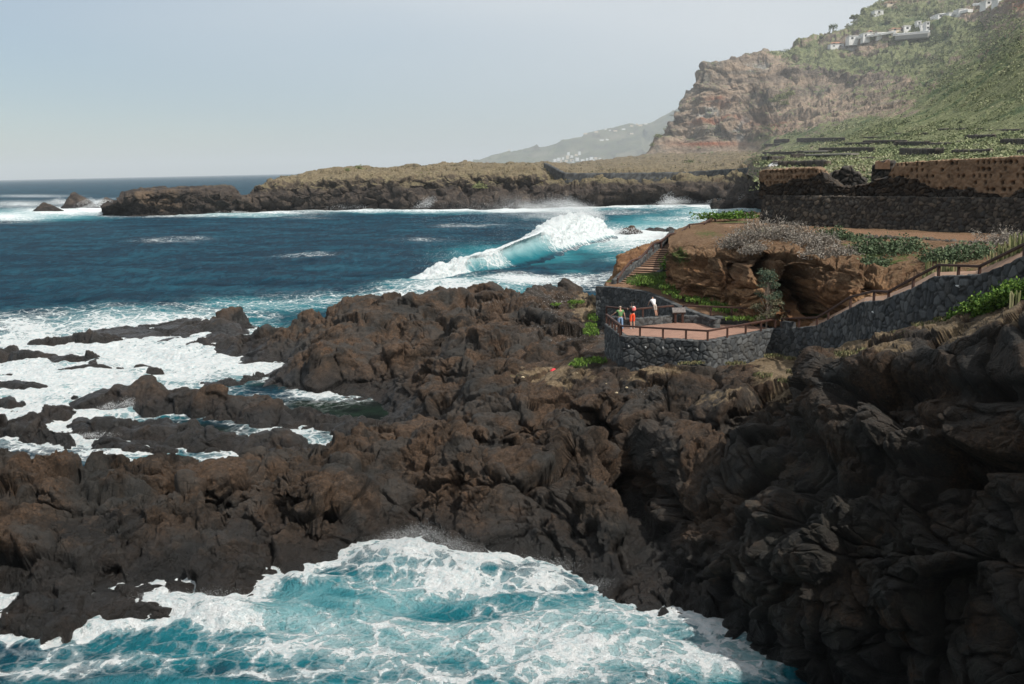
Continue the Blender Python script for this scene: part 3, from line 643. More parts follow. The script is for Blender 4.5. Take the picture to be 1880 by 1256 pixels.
CLIFF_O, CG, CN = rock_sheet('lava_cliff', CLIFF, 950, 1250, M_LAVA, 1.0, cliff_attrs, cliff_disp, su=6, sv=8,
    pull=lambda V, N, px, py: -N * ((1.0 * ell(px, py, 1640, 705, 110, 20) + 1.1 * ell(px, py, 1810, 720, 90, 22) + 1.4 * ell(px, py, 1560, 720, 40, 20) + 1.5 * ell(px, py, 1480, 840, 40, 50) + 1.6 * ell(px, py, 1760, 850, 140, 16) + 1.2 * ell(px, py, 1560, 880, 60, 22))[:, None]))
# ------------------------------------------------------------------ far land
def mat_headland(name, lo=9.0, hi=12.5):
    t = NT(name); z = height_z(t); nzv = slope_z(t)
    big = t.noise(.05, 5, .6); med = t.noise(.25, 6, .65, dist=.6); fine = t.noise(1.2, 6, .7)
    rock = t.ramp(med, [(.3, (.022, .019, .018)), (.5, (.048, .038, .032)), (.65, (.085, .066, .052)), (.78, (.13, .10, .075))])
    rock = t.mix(t.mstep(big, .56, .68), rock, (.12, .085, .058))
    top = t.ramp(fine, [(.28, (.05, .048, .024)), (.45, (.115, .10, .055)), (.6, (.20, .165, .095)), (.75, (.09, .11, .042))])
    top = t.mix(t.mstep(med, .5, .62), top, (.12, .095, .055))
    k = t.math('MULTIPLY', t.mstep(nzv, .42, .75), t.mstep(t.math('ADD', z, t.math('MULTIPLY', t.math('SUBTRACT', med, .5), 8)), lo, hi))
    c = t.mix(k, rock, top)
    hi = t.mstep(t.math('ADD', z, t.math('MULTIPLY', t.math('SUBTRACT', t.noise(.1, 4, .6), .5), 12)), lo, lo + 8)
    c = t.mix(t.math('MULTIPLY', hi, .5), c, t.mix(t.mstep(fine, .4, .65), (.14, .105, .07), (.26, .205, .135)))
    low = t.math('SUBTRACT', 1.0, t.mstep(t.math('ADD', z, t.math('MULTIPLY', t.math('SUBTRACT', med, .5), 3)), 1.0, 4.6)); c = t.mix(t.math('MULTIPLY', low, .8), c, (.018, .016, .015))
    n1 = t.bump(t.math('ADD', med, t.math('MULTIPLY', fine, .3)), 1.0, 1.6)
    return t.fin(c, .9, n1, .2)
M_HEAD = mat_headland('headland_rock'); M_ISLET = mat_headland('islet_rock', 12.5, 16.0)
def mat_hill():
    t = NT('hillside'); nzv = slope_z(t); z = height_z(t)
    co = t.warp(.02, 18); strat = t.noise(.09, 5, .6, co=t.map(co, (.12, .12, 1)))
    med = t.noise(.06, 6, .65, dist=.5); fine = t.noise(.35, 6, .72)
    rock = t.ramp(strat, [(.34, (.15, .122, .10)), (.46, (.28, .22, .17)), (.56, (.38, .285, .21)), (.64, (.24, .20, .16)), (.75, (.42, .34, .27))])
    rock = t.mix(t.mstep(med, .52, .66), rock, (.17, .155, .13))
    rock = t.mix(t.mstep(t.noise(.03, 3), .63, .68), rock, (.34, .32, .29))
    rock = t.mix(.6, rock, t.ramp(t.noise(.22, 6, .75, co=t.map(co, (1, 1, .3))), [(.3, (.35, .35, .35)), (.7, (1.5, 1.5, 1.5))]), 'MULTIPLY')
    red = t.math('MULTIPLY', t.attr('red'), t.mstep(strat, .4, .52)); rock = t.mix(red, rock, (.33, .125, .07))
    veg = t.ramp(fine, [(.28, (.070, .085, .045)), (.42, (.14, .155, .075)), (.55, (.205, .22, .11)), (.68, (.27, .27, .155)), (.8, (.33, .29, .20))])
    veg = t.mix(t.mstep(t.noise(.05, 4, .6), .5, .65), veg, (.085, .12, .055))
    dry = t.ramp(fine, [(.3, (.13, .105, .06)), (.6, (.25, .205, .125))])
    g = t.attr('green')
    k = t.math('ADD', t.math('MULTIPLY', g, 1.1), t.math('ADD', t.math('MULTIPLY', t.math('SUBTRACT', med, .5), 2.2), t.math('MULTIPLY', t.math('SUBTRACT', nzv, .6), 1.3)))
    k = t.math('ADD', k, t.math('MULTIPLY', t.math('SUBTRACT', fine, .5), 1.4))
    c = t.mix(t.mstep(k, .38, .62), rock, veg)
    c = t.mix(t.math('MULTIPLY', t.attr('dry'), t.mstep(fine, .35, .6)), c, dry)
    n1 = t.bump(t.math('ADD', t.math('MULTIPLY', med, 2), fine), 1.0, 2.5)
    return t.fin(c, .92, n1, .15)
M_HILL = mat_hill()
def mat_far():
    t = NT('far_mountain'); f = t.noise(.0035, 8, .68)
    g = t.noise(.011, 6, .72, co=t.map(t.co, (1, .4, .6), (0, .5, .3)))
    c = t.ramp(f, [(.35, (.045, .06, .035)), (.5, (.10, .105, .06)), (.68, (.17, .15, .115))]); c = t.mix(t.mstep(g, .5, .64), c, (.06, .055, .045))
    return t.fin(c, .95, t.bump(f, 1, 40), .1)
def land_disp(s, a, flatk=0.0, zt=12):
    def f(V):
        F1, F2, I = worley((V + s * .3 * np.stack([fbm(V / s, 2, 1), fbm(V / s, 2, 2), fbm(V / s, 2, 3)], -1)) / np.array([s, s, s * .8]), 3)
        h, e = facet(V / np.array([s, s, s * .7]) * 1.3, 8)
        return a * (1 - flatk * sstep(zt - 1.5, zt + 1.5, V[:, 2])) * ((.5 - F1) * .7 + np.clip(h, -.8, .8) * .7 - .12 * np.exp(-(e / .06) ** 2) + billow(V / s / .8, 4, 7) * .35 + fbm(V / s / 2.5, 3, 17) * .5)
    return f
HEAD = Sheet('''
455: 486/-5 390z0 386@490 380@491 377@493 379@500 500/4 505/-5
470: 484/-5 388z0 376@488 366@491 347@495 345@502 510/8 520/-5
484: 482/-5 388z0 370@487 352@490 342@494 341@504 520/9 540/-5
500: 482/-5 388z0 366@487 348@490 334@496 331@508 530/12 550/-5
532: 484/-5 387z0 362@489 340@492 325@500 322@514 560/15 590/-5
577: 484/-5 386z0 358@489 334@492 320@500 313@520 580/16 620/-5
640: 484/-5 385z0 355@489 328@492 317@500 308@524 600/16 650/-5
700: 482/-5 384z0 352@487 327@490 316@500 306@524 600/16 660/-5
760: 480/-5 384z0 350@486 326@489 314@498 304@524 620/17 680/-5
860: 476/-5 385z0 350@482 324@485 310@495 301@530 640/18 700/-5
940: 470/-5 386z0 348@476 320@479 307@490 300@530 660/19 720/-5
985: 462/-5 382z0 348@468 322@474 309@486 301@540 680/20 740/-5
1010: 455/-5 381z0 352@464 334@469 322@488 301@560 680/20 760/-5
1050: 452/-5 380z0 355@462 336@468 326@494 302@600 700/20 780/-5
1110: 456/-5 378z0 354@463 334@468 325@494 298@620 720/22 800/0
1190: 460/-5 376z0 352@466 331@472 325@494 288@650 720/26 800/10
1240: 460/-5 375z0 352@464 333@468 324@490 286@650 720/27 800/20
1300: 452/-5 374z0 354@456 338@462 321@486 285@640 720/27 800/20
1350: 430/-5 377z0 366@436 352@446 316@470 284@610 700/27 800/20
1395: 395/-5 385z0 376@402 362@412 314@450 284@590 700/27 800/20
1450: 360/-5 392z0 382@368 368@376 312@430 290@560 640/22 700/20
''')
def head_attrs(V, N, px, py): return {}
rock_sheet('headland', HEAD, 950, 330, M_HEAD, 1.0, None, lambda V: land_disp(8, 3.2, .55, 15)(V) + 1.6 * fbm(V / 24, 3, 61), su=3, sv=4)
ISLET = Sheet('''
186: 470/-4 386z0 384@478 382@482 486/-4
194: 470/-4 387z0 380@478 377@484 488/-4
204: 466/-4 390z0 378@474 374@482 490/-4
214: 462/-4 393z0 372@470 366@480 492/-4
232: 460/-4 395z0 362@468 350@480 496/-4
256: 458/-4 396z0 352@466 343@480 500/-4
290: 458/-4 395z0 350@466 341@482 502/-4
340: 460/-4 394z0 350@468 341@486 506/-4
385: 462/-4 393z0 350@470 338@488 508/-4
424: 464/-4 392z0 352@472 336@488 506/-4
432: 466/-4 391z0 358@474 340@486 504/-4
436: 466/-4 391z0 364@474 352@484 502/-4
452: 468/-4 390z0 368@475 362@484 500/-4
466: 470/-4 390z0 378@477 372@484 498/-4
480: 472/-4 389z0 384@477 380@484 496/-4
''')
rock_sheet('islet', ISLET, 330, 150, M_ISLET, 1.0, None, land_disp(5, 2.2, .6, 10), su=2, sv=3)
def sea_stack(px0, px1, base, peakpx, top, label, seed):
    a, b = P(px0, base, 0), P(px1, base, 0); pk = PD(peakpx, top, a[1] + 4); H = pk[2]
    n = 60; m = 34; c = np.array([pk[0], a[1] + 4, 0]); rl, rr = pk[0] - a[0], b[0] - pk[0]
    th = np.linspace(0, 2 * np.pi, n, endpoint=False); V = []
    for j in range(m):
        f = j / (m - 1); r = (1 - f) ** .8
        for q in th:
            w = rr if math.cos(q) > 0 else rl
            V.append([c[0] + math.cos(q) * w * r, c[1] + math.sin(q) * 7 * r, -2 + f * (H + 2)])
    V = np.array(V); d = fbm(V / 3.0 + seed, 4, seed) * .9 + (.5 - worley(V / 2.2 + seed, seed)[0]) * 1.3
    V[:, 0] += d * .7; V[:, 1] += d * .5; V[:, 2] += fbm(V / 2 + 9, 3) * .5
    F = [[j * n + i, j * n + (i + 1) % n, (j + 1) * n + (i + 1) % n, (j + 1) * n + i] for j in range(m - 1) for i in range(n)]
    o = fast_mesh('sea_stack', V, np.array(F), M_HEAD); tag(o, label, 'rock', 'rock stacks off the headland')
sea_stack(106, 168, 383, 134, 352, 'taller pointed rock stack between the low dark rock and the islet', 3)
sea_stack(50, 104, 389, 79, 371, 'low dark rock at the far left of the islet, ringed with foam', 8)
sea_stack(166, 212, 379, 196, 362, 'flat brown rock shelf touching the left end of the islet', 12)
HILL = Sheet('''
1178: 640/14 650/14 288@690 287@692 286@694 286@696 286@698 286@700 286@702 286@704 286@706 760/10
1187: 600/14 620/14 290@680 287@686 285@690 285@692 285@694 284@696 284@698 283@700 283@702 760/15
1202: 600/14 620/14 292@660 288@676 285@686 284@690 277@692 270@694 264@697 260@700 257@703 770/20
1221: 600/14 620/14 294@640 290@664 286@680 284@688 270@691 258@695 250@699 244@703 238@707 780/30
1238: 590/14 600/14 298@610 291@645 286@672 284@688 262@692 240@698 222@703 210@707 200@712 790/40
1252: 590/14 600/14 300@600 292@640 287@670 284@686 258@690 232@698 208@704 195@710 184@714 790/50
1274: 590/14 600/14 300@600 292@630 287@660 284@680 250@686 218@696 192@703 178@709 166@714 800/55
1278: 590/14 600/14 300@598 292@628 287@658 284@679 248@685 214@695 186@702 168@709 150@715 800/60
1300: 580/14 590/14 300@590 291@620 287@650 283@672 245@680 208@694 172@704 148@714 127@722 810/70
1330: 560/14 570/14 300@575 291@610 286@640 283@666 242@675 200@693 160@706 133@718 112@730 820/80
1355: 540/14 550/14 300@560 291@600 286@630 283@660 240@672 195@692 152@706 124@720 102@735 830/85
1380: 400/13 420/14 301@450 293@520 287@580 281@640 238@664 190@690 148@706 120@722 100@738 840/85
1411: 112/14.6 118/15.5 303@200 297@330 288@480 279@600 235@655 185@685 145@705 118@722 97@742 850/90
1478: 105/14.6 110/15.5 305@190 298@330 287@440 272@540 230@630 180@680 138@705 105@725 76@757 860/100
1540: 100/14.8 105/16 305@160 297@240 284@350 266@480 220@600 160@675 118@700 88@720 56@760 870/105
1602: 96/15 100/16.2 304@150 295@215 280@310 260@420 215@550 150@645 100@690 60@710 2@800 900/120
1700: 90/15 95/16.6 299@135 290@185 276@265 252@355 205@470 135@590 85@665 30@705 -70@860 960/150
1800: 84/15 90/16.8 294@125 285@165 271@225 246@305 190@390 110@510 60@600 0@680 -130@850 950/170
1880: 80/15 86/17 290@118 280@150 265@205 238@270 175@340 90@430 30@520 -40@620 -180@830 930/190
2050: 78/15 84/17 288@110 275@140 254@185 220@240 150@300 60@380 0@470 -90@570 -260@800 900/200
2200: 78/15 84/17 286@108 270@130 246@170 205@220 130@280 40@350 -30@430 -130@540 -300@780 900/200
''')
GREEN = [(1500, 285, 90, 8, .5), (1560, 110, 120, 40, 1.0), (1700, 60, 160, 60, 1.0), (1800, 180, 140, 70, 1.0), (1650, 240, 200, 30, 1.0), (1480, 95, 60, 24, .9), (1860, 120, 80, 80, .9), (1500, 120, 30, 30, .8), (1690, 125, 60, 40, .9), (1440, 170, 40, 20, .3), (1750, 260, 160, 30, 1), (1450, 255, 60, 18, .6), (1600, 30, 60, 30, .9), (1400, 95, 40, 6, 1.0), (1250, 180, 10, 10, .6), (1215, 250, 10, 10, .6), (1560, 20, 80, 40, .8)]
def hill_attrs(V, N, px, py):
    g = np.zeros(len(V))
    for a in GREEN: g = np.maximum(g, a[4] * ell(px, py, *a[:4]))
    rock = np.zeros(len(V))
    for a in [(1250, 240, 60, 50, 1), (1320, 150, 50, 40, .8), (1390, 120, 60, 14, .8), (1570, 90, 60, 18, .9), (1600, 150, 110, 18, .9), (1470, 215, 110, 26, .9), (1480, 140, 90, 16, .6), (1620, 205, 90, 10, .8), (1400, 200, 60, 50, .6), (1560, 190, 110, 14, .8), (1770, 30, 30, 14, .8), (1530, 170, 60, 16, .6)]:
        rock = np.maximum(rock, a[4] * ell(px, py, *a[:4]))
    g = np.clip(g - rock * .8, 0, 1)
    red = np.maximum(ell(px, py, 1300, 264, 60, 5), .8 * ell(px, py, 1310, 222, 60, 4)) + .7 * ell(px, py, 1320, 185, 30, 6) + .9 * ell(px, py, 1870, 6, 20, 12) + .5 * ell(px, py, 1420, 225, 40, 14)
    dry = np.clip(sstep(300, 650, V[:, 1]) * sstep(291, 284, -py + 2 * 0 + 570 - 0) * 0 + 1.0 * ell(px, py, 1300, 296, 160, 8) + .8 * ell(px, py, 1560, 325, 70, 18) + .6 * ell(px, py, 1420, 285, 60, 10), 0, 1)
    return dict(green=g, red=np.clip(red, 0, 1), dry=dry)
def hill_disp(V):
    k = sstep(420, 680, V[:, 1]) * sstep(28, 45, V[:, 2]); kk = sstep(180, 420, V[:, 1])
    a = land_disp(26, 1.0)(V); b = land_disp(8, 1.0)(V)
    st = fbm(np.stack([V[:, 0] / 90, V[:, 1] / 90, V[:, 2] / 11], -1), 3, 77)
    px, py = proj(V); cl = sstep(1560, 1400, px) * .8 + .45
    return k * (a * 5.5 * cl + b * 2.2 + st * 5 * cl) + (1 - k) * b * (.25 + .5 * kk * sstep(30, 60, V[:, 2]))
HO, HGr, HN = rock_sheet('hillside', HILL, 820, 620, M_HILL, 1.0, hill_attrs, hill_disp, su=3, sv=5)
MOUNT = Sheet('''
868: 9000/-60 301@9900 300@9936 300@9972 300@10008 11700/-60
876: 9000/-60 301@9900 300@10008 299@10080 298@10152 11700/-60
900: 9000/-60 302@9720 297@9936 292@10116 288@10296 11880/-60
940: 9000/-60 302@9540 292@9900 283@10116 275@10350 12240/-60
1000: 8820/-60 303@9360 288@9810 275@10116 262@10440 12420/-60
1060: 8640/-60 303@9180 283@9720 265@10080 247@10530 12600/-60
1110: 8460/-60 303@9000 278@9630 257@10044 238@10530 12600/-60
1160: 8460/-60 303@8910 274@9540 250@10008 230@10620 12600/-60
1200: 8280/-60 303@8820 270@9540 243@9990 220@10620 12600/-60
1215: 8280/-60 303@8784 268@9504 238@9990 210@10656 12600/-60
1245: 8280/-60 303@8730 262@9450 225@9990 195@10710 12600/-60
1300: 8280/-60 303@8640 250@9360 205@9990 172@10800 12600/-60
1420: 8280/-60 303@8640 240@9360 190@9990 150@10800 12600/-60
''')
MO, _, _ = rock_sheet('mountain', MOUNT, 260, 110, mat_far(), 1.0, None, lambda V: land_disp(760, 100)(V) * sstep(7800, 9400, V[:, 1]) * .55, su=2, sv=2)
# earthen cliff with its grassy top, up to the foot of the great wall
def mat_earth():
    t = NT('earth_cliff'); nzv = slope_z(t); z = height_z(t)
    big = t.noise(.35, 4, .6, dist=.6); med = t.noise(1.4, 6, .68, dist=.5); fine = t.noise(6, 5, .7)
    strat = t.noise(.9, 4, .6, co=t.map(t.warp(.3, 1.2), (.22, .22, 1)))
    c = t.ramp(strat, [(.32, (.125, .062, .032)), (.46, (.25, .13, .064)), (.58, (.42, .25, .135)), (.72, (.17, .09, .046))])
    c = t.mix(t.mstep(med, .53, .68), c, (.13, .075, .045))
    c = t.mix(t.math('MULTIPLY', t.mstep(big, .5, .62), .7), c, (.21, .105, .055))
    c = t.mix(.55, c, t.ramp(fine, [(.3, (.35, .33, .31)), (.7, (1.5, 1.5, 1.5))]), 'MULTIPLY')
    hi = t.mstep(t.math('ADD', z, t.math('MULTIPLY', t.math('SUBTRACT', big, .5), 4.0)), 10.4, 11.6)
    c = t.mix(t.math('MULTIPLY', hi, .85), c, t.mix(t.mstep(fine, .4, .6), (.15, .085, .05), (.22, .15, .09)))
    gr = t.mstep(t.math('ADD', t.attr('grass'), t.math('MULTIPLY', t.math('SUBTRACT', t.noise(1.6, 5, .7), .5), 1.3)), .42, .60)
    c = t.mix(gr, c, t.ramp(t.noise(7, 4, .7), [(.3, (.05, .075, .02)), (.55, (.11, .14, .04)), (.72, (.20, .19, .09))]))
    pa = t.mstep(t.math('ADD', t.attr('path'), t.math('MULTIPLY', t.math('SUBTRACT', t.noise(2.0, 4, .6), .5), .3)), .5, .6)
    c = t.mix(pa, c, t.mix(t.noise(3, 5, .7), (.20, .115, .065), (.33, .20, .125)))
    n1 = t.bump(t.math('ADD', t.math('MULTIPLY', strat, .6), t.noise(2.5, 9, .78, dist=.6)), 1.0, .4); n2 = t.bump(fine, .5, .05, n1)
    return t.fin(c, .93, n2, .15)
M_EARTH = mat_earth()
def earth_disp(V):
    w = V + .7 * np.stack([fbm(V / 2.5, 2, 260), fbm(V / 2.5, 2, 270), fbm(V / 2.5, 2, 280)], -1)
    F1, F2, I = worley(w / np.array([2.3, 2.3, 3.0]), 24); g, g2, I2 = worley(w / np.array([.8, .8, .6]), 34)
    st = fbm(np.stack([V[:, 0] / 6, V[:, 1] / 6, V[:, 2] / .7], -1), 3, 99)
    h, e = facet(w / np.array([1.3, 1.3, .8]), 66); h2, e2 = facet(V / .4, 67)
    return (.5 - F1) * .95 + (I - .5) * .4 + st * .34 + (.5 - g) * .16 + np.clip(h, -.7, .7) * .42 - .14 * np.exp(-(e / .06) ** 2) + np.clip(h2, -.7, .7) * .11 + billow(w / .7, 2, 55) * .10
ORANGE = Sheet('''
1226: 534@74.5 524@74 505@74.5 488@75.5 470@77 452@82 438@88 428@94
1240: 540@72 530@71.5 500@72 468@73.5 452@78 440@84 430@90 420@96
1260: 546@69.5 536@69.5 500@70 462@72 446@77 434@84 424@90 414@97
1310: 566@66 556@66.5 506@67 458@69 440@74 428@82 416@91 408@98
1360: 588@62 578@63 520@64 455@66 432@71 422@79 414@90 406@98
1400: 596@60.8 590@61.2 530@62 450@63.5 424@69 417@77 411@88 408@92.5
1450: 598@59.4 592@59.8 540@60.6 457@62 429@67 421@75 415@85 411.5@90.5
1500: 598@57.8 591@58.2 545@58.6 470@60.4 438@65 427@73 419@83 414@88.5
1560: 604@54.5 594@55 545@56 490@58 453@63 436@70 423@79 417@86
1620: 589@52 579@52.5 548@53.5 512@55 463@61 442@67 427@75 419@83.5
1660: 584@50.5 574@51 546@51.8 520@53 470@59 445@64.5 428@72.5 421@82
1700: 579@49 569@49.5 540@50 518@51.5 478@57 448@62.5 430@71 423@80.5
1800: 574@46 559@46.5 530@47 508@48.5 480@53 454@58.5 434@67 428@76.5
1900: 564@43 549@43.5 520@44 502@45.5 478@50 458@54.5 439@63 433@73
2050: 550@39 535@39.5 510@40 494@41.5 472@46 460@50.5 446@58 440@67
''')
def or_attrs(V, N, px, py):
    g = np.zeros(len(V))
    for a in [(1300, 430, 60, 14, .5), (1420, 425, 120, 16, .55), (1560, 450, 60, 22, .45), (1640, 475, 110, 22, .5), (1740, 462, 130, 14, .5), (1600, 470, 40, 16, .7), (1340, 405, 60, 8, .9), (1820, 500, 80, 20, .6), (1700, 500, 60, 16, .45), (1250, 470, 20, 30, .6)]:
        g = np.maximum(g, a[4] * ell(px, py, *a[:4]))
    # footpath along the foot of the great wall and its little clearing at the stair head
    ln = np.interp(px, [1300, 1400, 1500, 1600, 1700, 1900], [413, 416, 423, 429, 434, 446]); h = np.interp(px, [1300, 1380, 1500, 1900], [5, 3, 6.5, 9])
    pa = np.exp(-((py - ln) / h) ** 2 * .8) * sstep(1460, 1540, px) + ell(px, py, 1345, 414, 28, 5)
    return dict(grass=np.clip(g - pa * .6, 0, 1), path=np.clip(pa, 0, 1))
def caves(V, N, px, py):
    e = lambda cx, cy, rx, ry: np.clip(1.25 - ((px - cx) / rx) ** 2 - ((py - cy) / ry) ** 2, 0, 1) ** .6
    d = 2.6 * e(1354, 496, 17, 20) + 3.4 * e(1400, 488, 20, 24) + 2.2 * e(1462, 540, 38, 42) + 4.0 * e(1462, 533, 24, 12) + 4.0 * e(1490, 560, 14, 26) + 3.4 * e(1502, 585, 14, 18) + 1.5 * e(1590, 535, 18, 18) + 1.2 * e(1240, 500, 8, 26) + 1.0 * e(1440, 580, 16, 14)
    d -= 1.1 * e(1378, 510, 9, 34) * 1 + .9 * e(1318, 520, 10, 42) + 1.3 * e(1430, 570, 14, 22) + 1.0 * e(1560, 530, 14, 40)
    lip = .9 * np.exp(-((py - np.interp(px, [1240, 1400, 1500, 1640], [468, 462, 476, 520])) / 10) ** 2) * sstep(1230, 1260, px) * sstep(1680, 1600, px)
    o = np.zeros_like(V); o[:, 1] = d - lip; return o
rock_sheet('earth_cliff', ORANGE, 800, 620, M_EARTH, 1.0, or_attrs, lambda V: earth_disp(V) * (lambda px, py: .10 + .9 * sstep(0, 26, py - np.interp(px, [1226, 1400, 1500, 1620, 1900], [445, 436, 446, 475, 490])))(*proj(V)), su=5, sv=6, pull=caves)
SPINE = Sheet('''
1118: 84/4 530@87 528@88 527@89 526@90 524@92 96/5 100/0
1128: 84/4 530@85.5 522@87 514@87.5 506@89 500@92 98/6 102/0
1136: 82/4 530@84 514@86 490@86.5 472@88.5 466@92 100/7 106/0
1160: 80/5 525@83.5 503@85 480@86.5 461@89.5 456@94 104/8 110/0
1195: 80/6 518@82.5 492@84 470@87.5 452@91.5 448@96 108/8 114/0
1230: 80/7 505@82.5 470@86 452@88.5 437@93 433@99 110/9 118/0
1262: 82/8 482@84 455@88 438@90.5 423@96 417@103 114/9 124/0
1312: 86/9 452@88 432@91 419@94.5 405@102 400@110 120/10 130/0
1390: 92/9 432@92 417@95.5 408@99 394@108 390@118 128/10 140/0
1440: 94/9 430@94 415@97 404@101 392@110 388@120 130/10 144/0
''')
rock_sheet('stair_knoll', SPINE, 330, 260, M_EARTH, 1.0, lambda V, N, px, py: dict(grass=np.clip(sstep(.5, .9, N[:, 2]) * .75, 0, 1), path=np.zeros(len(V))), lambda V: earth_disp(V) * .45, su=3, sv=4)
TERR = Sheet('''
1100: 83/4 84/5 85/5.5 87/6 90/5
1110: 525.8z8.42 524.5z8.5 521z8.6 519z8.6 516z8.6
1140: 528.3z8.42 527z8.5 521z8.6 518z8.65 512z8.8
1180: 534.3z8.42 532.5z8.5 527z8.6 516z9.0 500z9.6
1210: 545.6z8.42 544z8.5 535z8.55 520z9.0 498z10
1240: 559.5z8.42 558z8.5 544z8.5 528z8.9 505z9.6
1300: 580z8.3 578z8.42 563z8.5 550z8.7 536z9
1345: 582z8.25 581z8.35 577z8.42 566z8.6 550z9
1400: 585z8.2 584z8.3 581z8.35 577z8.45 568z8.9
1500: 590z8.3 588.5z8.4 586z8.5 583z8.6 576z9
1560: 600z9 597z9.1 594z9.1 590z9.2 582z9.5
''')
def terr_attrs(V, N, px, py):
    a = np.interp(px, [1110, 1140, 1180, 1210, 1240, 1300, 1345, 1400], [525, 527, 533, 545, 559, 582, 588, 593]); b = np.interp(px, [1110, 1140, 1180, 1210, 1240, 1300, 1345, 1400], [519, 519, 526, 534, 542, 561, 577, 588])
    pa = sstep(b - 2, b + 1.5, py); g = sstep(b + 1, b - 4, py) * np.where(px < 1390, .95, .55)
    return dict(grass=np.clip(g, 0, 1), path=pa)
rock_sheet('path_bank', TERR, 420, 120, M_EARTH, 1.0, terr_attrs, lambda V: earth_disp(V) * .06, su=3, sv=2)
# ------------------------------------------------------------------ masonry
def mat_stone(name, cols, gap=(.022, .021, .020), earth=None, bsc=9):
    t = NT(name); sid, crk = t.attr('sid'), t.attr('crk')
    n = len(cols); c = t.ramp(sid, [((i + .5) / n, k) for i, k in enumerate(cols)])
    f = t.noise(bsc, 6, .7); c = t.mix(.55, c, t.ramp(f, [(.3, (.6, .6, .6)), (.7, (1.4, 1.4, 1.4))]), 'MULTIPLY')
    c = t.mix(t.math('MULTIPLY', t.mstep(t.noise(.6, 4, .6), .52, .7), .35), c, (.10, .095, .085))
    c = t.mix(t.math('MULTIPLY', crk, .75), c, gap)
    if earth:
        e = t.mstep(t.math('ADD', t.attr('earth'), t.math('MULTIPLY', t.math('SUBTRACT', t.noise(1.1, 5, .7), .5), .8)), .42, .58)
        ec = t.ramp(t.noise(1.5, 6, .7), [(.3, tuple(.45 * v for v in earth)), (.5, earth), (.72, tuple(1.5 * v for v in earth))])
        c = t.mix(t.math('MULTIPLY', e, t.math('SUBTRACT', 1.0, t.math('MULTIPLY', crk, .6))), c, ec)
    return t.fin(c, .88, t.bump(f, .6, .03), .25)
M_BLOCK = mat_stone('lava_blocks', [(.042, .045, .048), (.064, .068, .071), (.088, .092, .094), (.115, .118, .118), (.070, .070, .068)])
M_COBBLE = mat_stone('cobble_stone', [(.034, .030, .026), (.058, .048, .040), (.085, .070, .055), (.045, .044, .042), (.115, .092, .070)], gap=(.006, .006, .005))
M_RUIN = mat_stone('ruined_wall', [(.022, .018, .015), (.040, .030, .022), (.060, .043, .030), (.03, .026, .022)], gap=(.005, .004, .004), earth=(.19, .125, .078))
def wall_strip(name, rows, thick, mat, cell=.4, amp=.05, batter=0.0, res=.06, ragged=.03, label=None, cat='wall', group=None, holes=None, parent=None, seed=0, sq=1.0, earthf=None):
    """rows: list of (x, y, z_base, z_top) along the visible face; thickness goes away from the viewer"""
    rows = np.array(rows, float); L = np.concatenate([[0], np.cumsum(np.hypot(*np.diff(rows[:, :2], axis=0).T))])
    nu = max(4, int(L[-1] / res)); u = np.linspace(0, L[-1], nu); R4 = np.stack([np.interp(u, L, rows[:, k]) for k in range(4)], -1)
    sm = max(1, int(.35 / res)); R4 = boxsmooth(R4, sm, 0)
    tg = np.gradient(R4[:, :2], axis=0); tg /= np.linalg.norm(tg, axis=1)[:, None] + 1e-9; bk = np.stack([-tg[:, 1], tg[:, 0]], -1)
    if (bk * R4[:, :2]).sum() < 0: bk = -bk
    H = (R4[:, 3] - R4[:, 2]).max(); nv = max(4, int(H / res)); nt = max(2, int(thick / res / 1.2))
    top = R4[:, 3] + ragged * fbm(np.stack([u / .35, 0 * u + seed, 0 * u], -1), 3, seed)
    prof = [(0.0, v) for v in np.linspace(0, 1, nv)] + [(f, 1.0) for f in np.linspace(0, 1, nt + 1)[1:]] + [(1.0, v) for v in np.linspace(1, 0, max(3, nv // 3))[1:]]
    G = np.empty((len(prof), nu, 3)); 
    for k, (f, v) in enumerate(prof):
        off = f * thick + batter * v * (1 - 0 * f)
        G[k, :, :2] = R4[:, :2] + bk * off; G[k, :, 2] = R4[:, 2] + (top - R4[:, 2]) * v
    # close the ends
    c0 = G[:, :1].copy(); c1 = G[:, -1:].copy()
    for c in (c0, c1):
        mid = (c[0] + c[-1]) / 2
        c[:, 0, :2] = mid[0, :2]
    G = np.concatenate([c0, G, c1], 1); nuu = nu + 2
    V = G.reshape(-1, 3); n = np.zeros_like(G); 
    bke = np.concatenate([bk[:1], bk, bk[-1:]], 0)
    for k, (f, v) in enumerate(prof):
        if k < nv: n[k, :, :2] = -bke
        elif f < 1: n[k, :, 2] = 1
        else: n[k, :, :2] = bke
    n[:, 0, :] = 0; n[:, -1, :] = 0
    w = V + cell * .25 * np.stack([fbm(V / cell / 1.5, 1, 5), fbm(V / cell / 1.5, 1, 6), fbm(V / cell / 1.5, 1, 7)], -1)
    F1, F2, I = worley(w / np.array([cell, cell, cell * sq]) + seed * 3.3, seed)
    crk = np.exp(-((F2 - F1) / .11) ** 2)
    d = amp * (1 - 1.6 * crk) + (I - .5) * amp * .9 + fbm(V / cell * 2.5, 2, 3) * amp * .25
    earth = np.zeros(len(V))
    if earthf is not None:
        uu = np.tile(np.concatenate([[0], u, [L[-1]]]), len(prof)); vv = np.repeat([v for f, v in prof], nuu)
        earth, hole = earthf(V, uu, vv); d = d * (1 - .65 * earth) - hole * .34; crk = np.maximum(crk * (1 - earth), hole)
    V2 = V + n.reshape(-1, 3) * d[:, None]
    o = fast_mesh(name, V2, grid_faces(len(prof), nuu), mat, dict(sid=I, crk=np.clip(crk, 0, 1), earth=earth), parent=parent)
    if label: tag(o, label, cat, group)
    return o
def rowpt(px, py, y, zb): p = PD(px, py, y); return (p[0], p[1], zb, p[2])
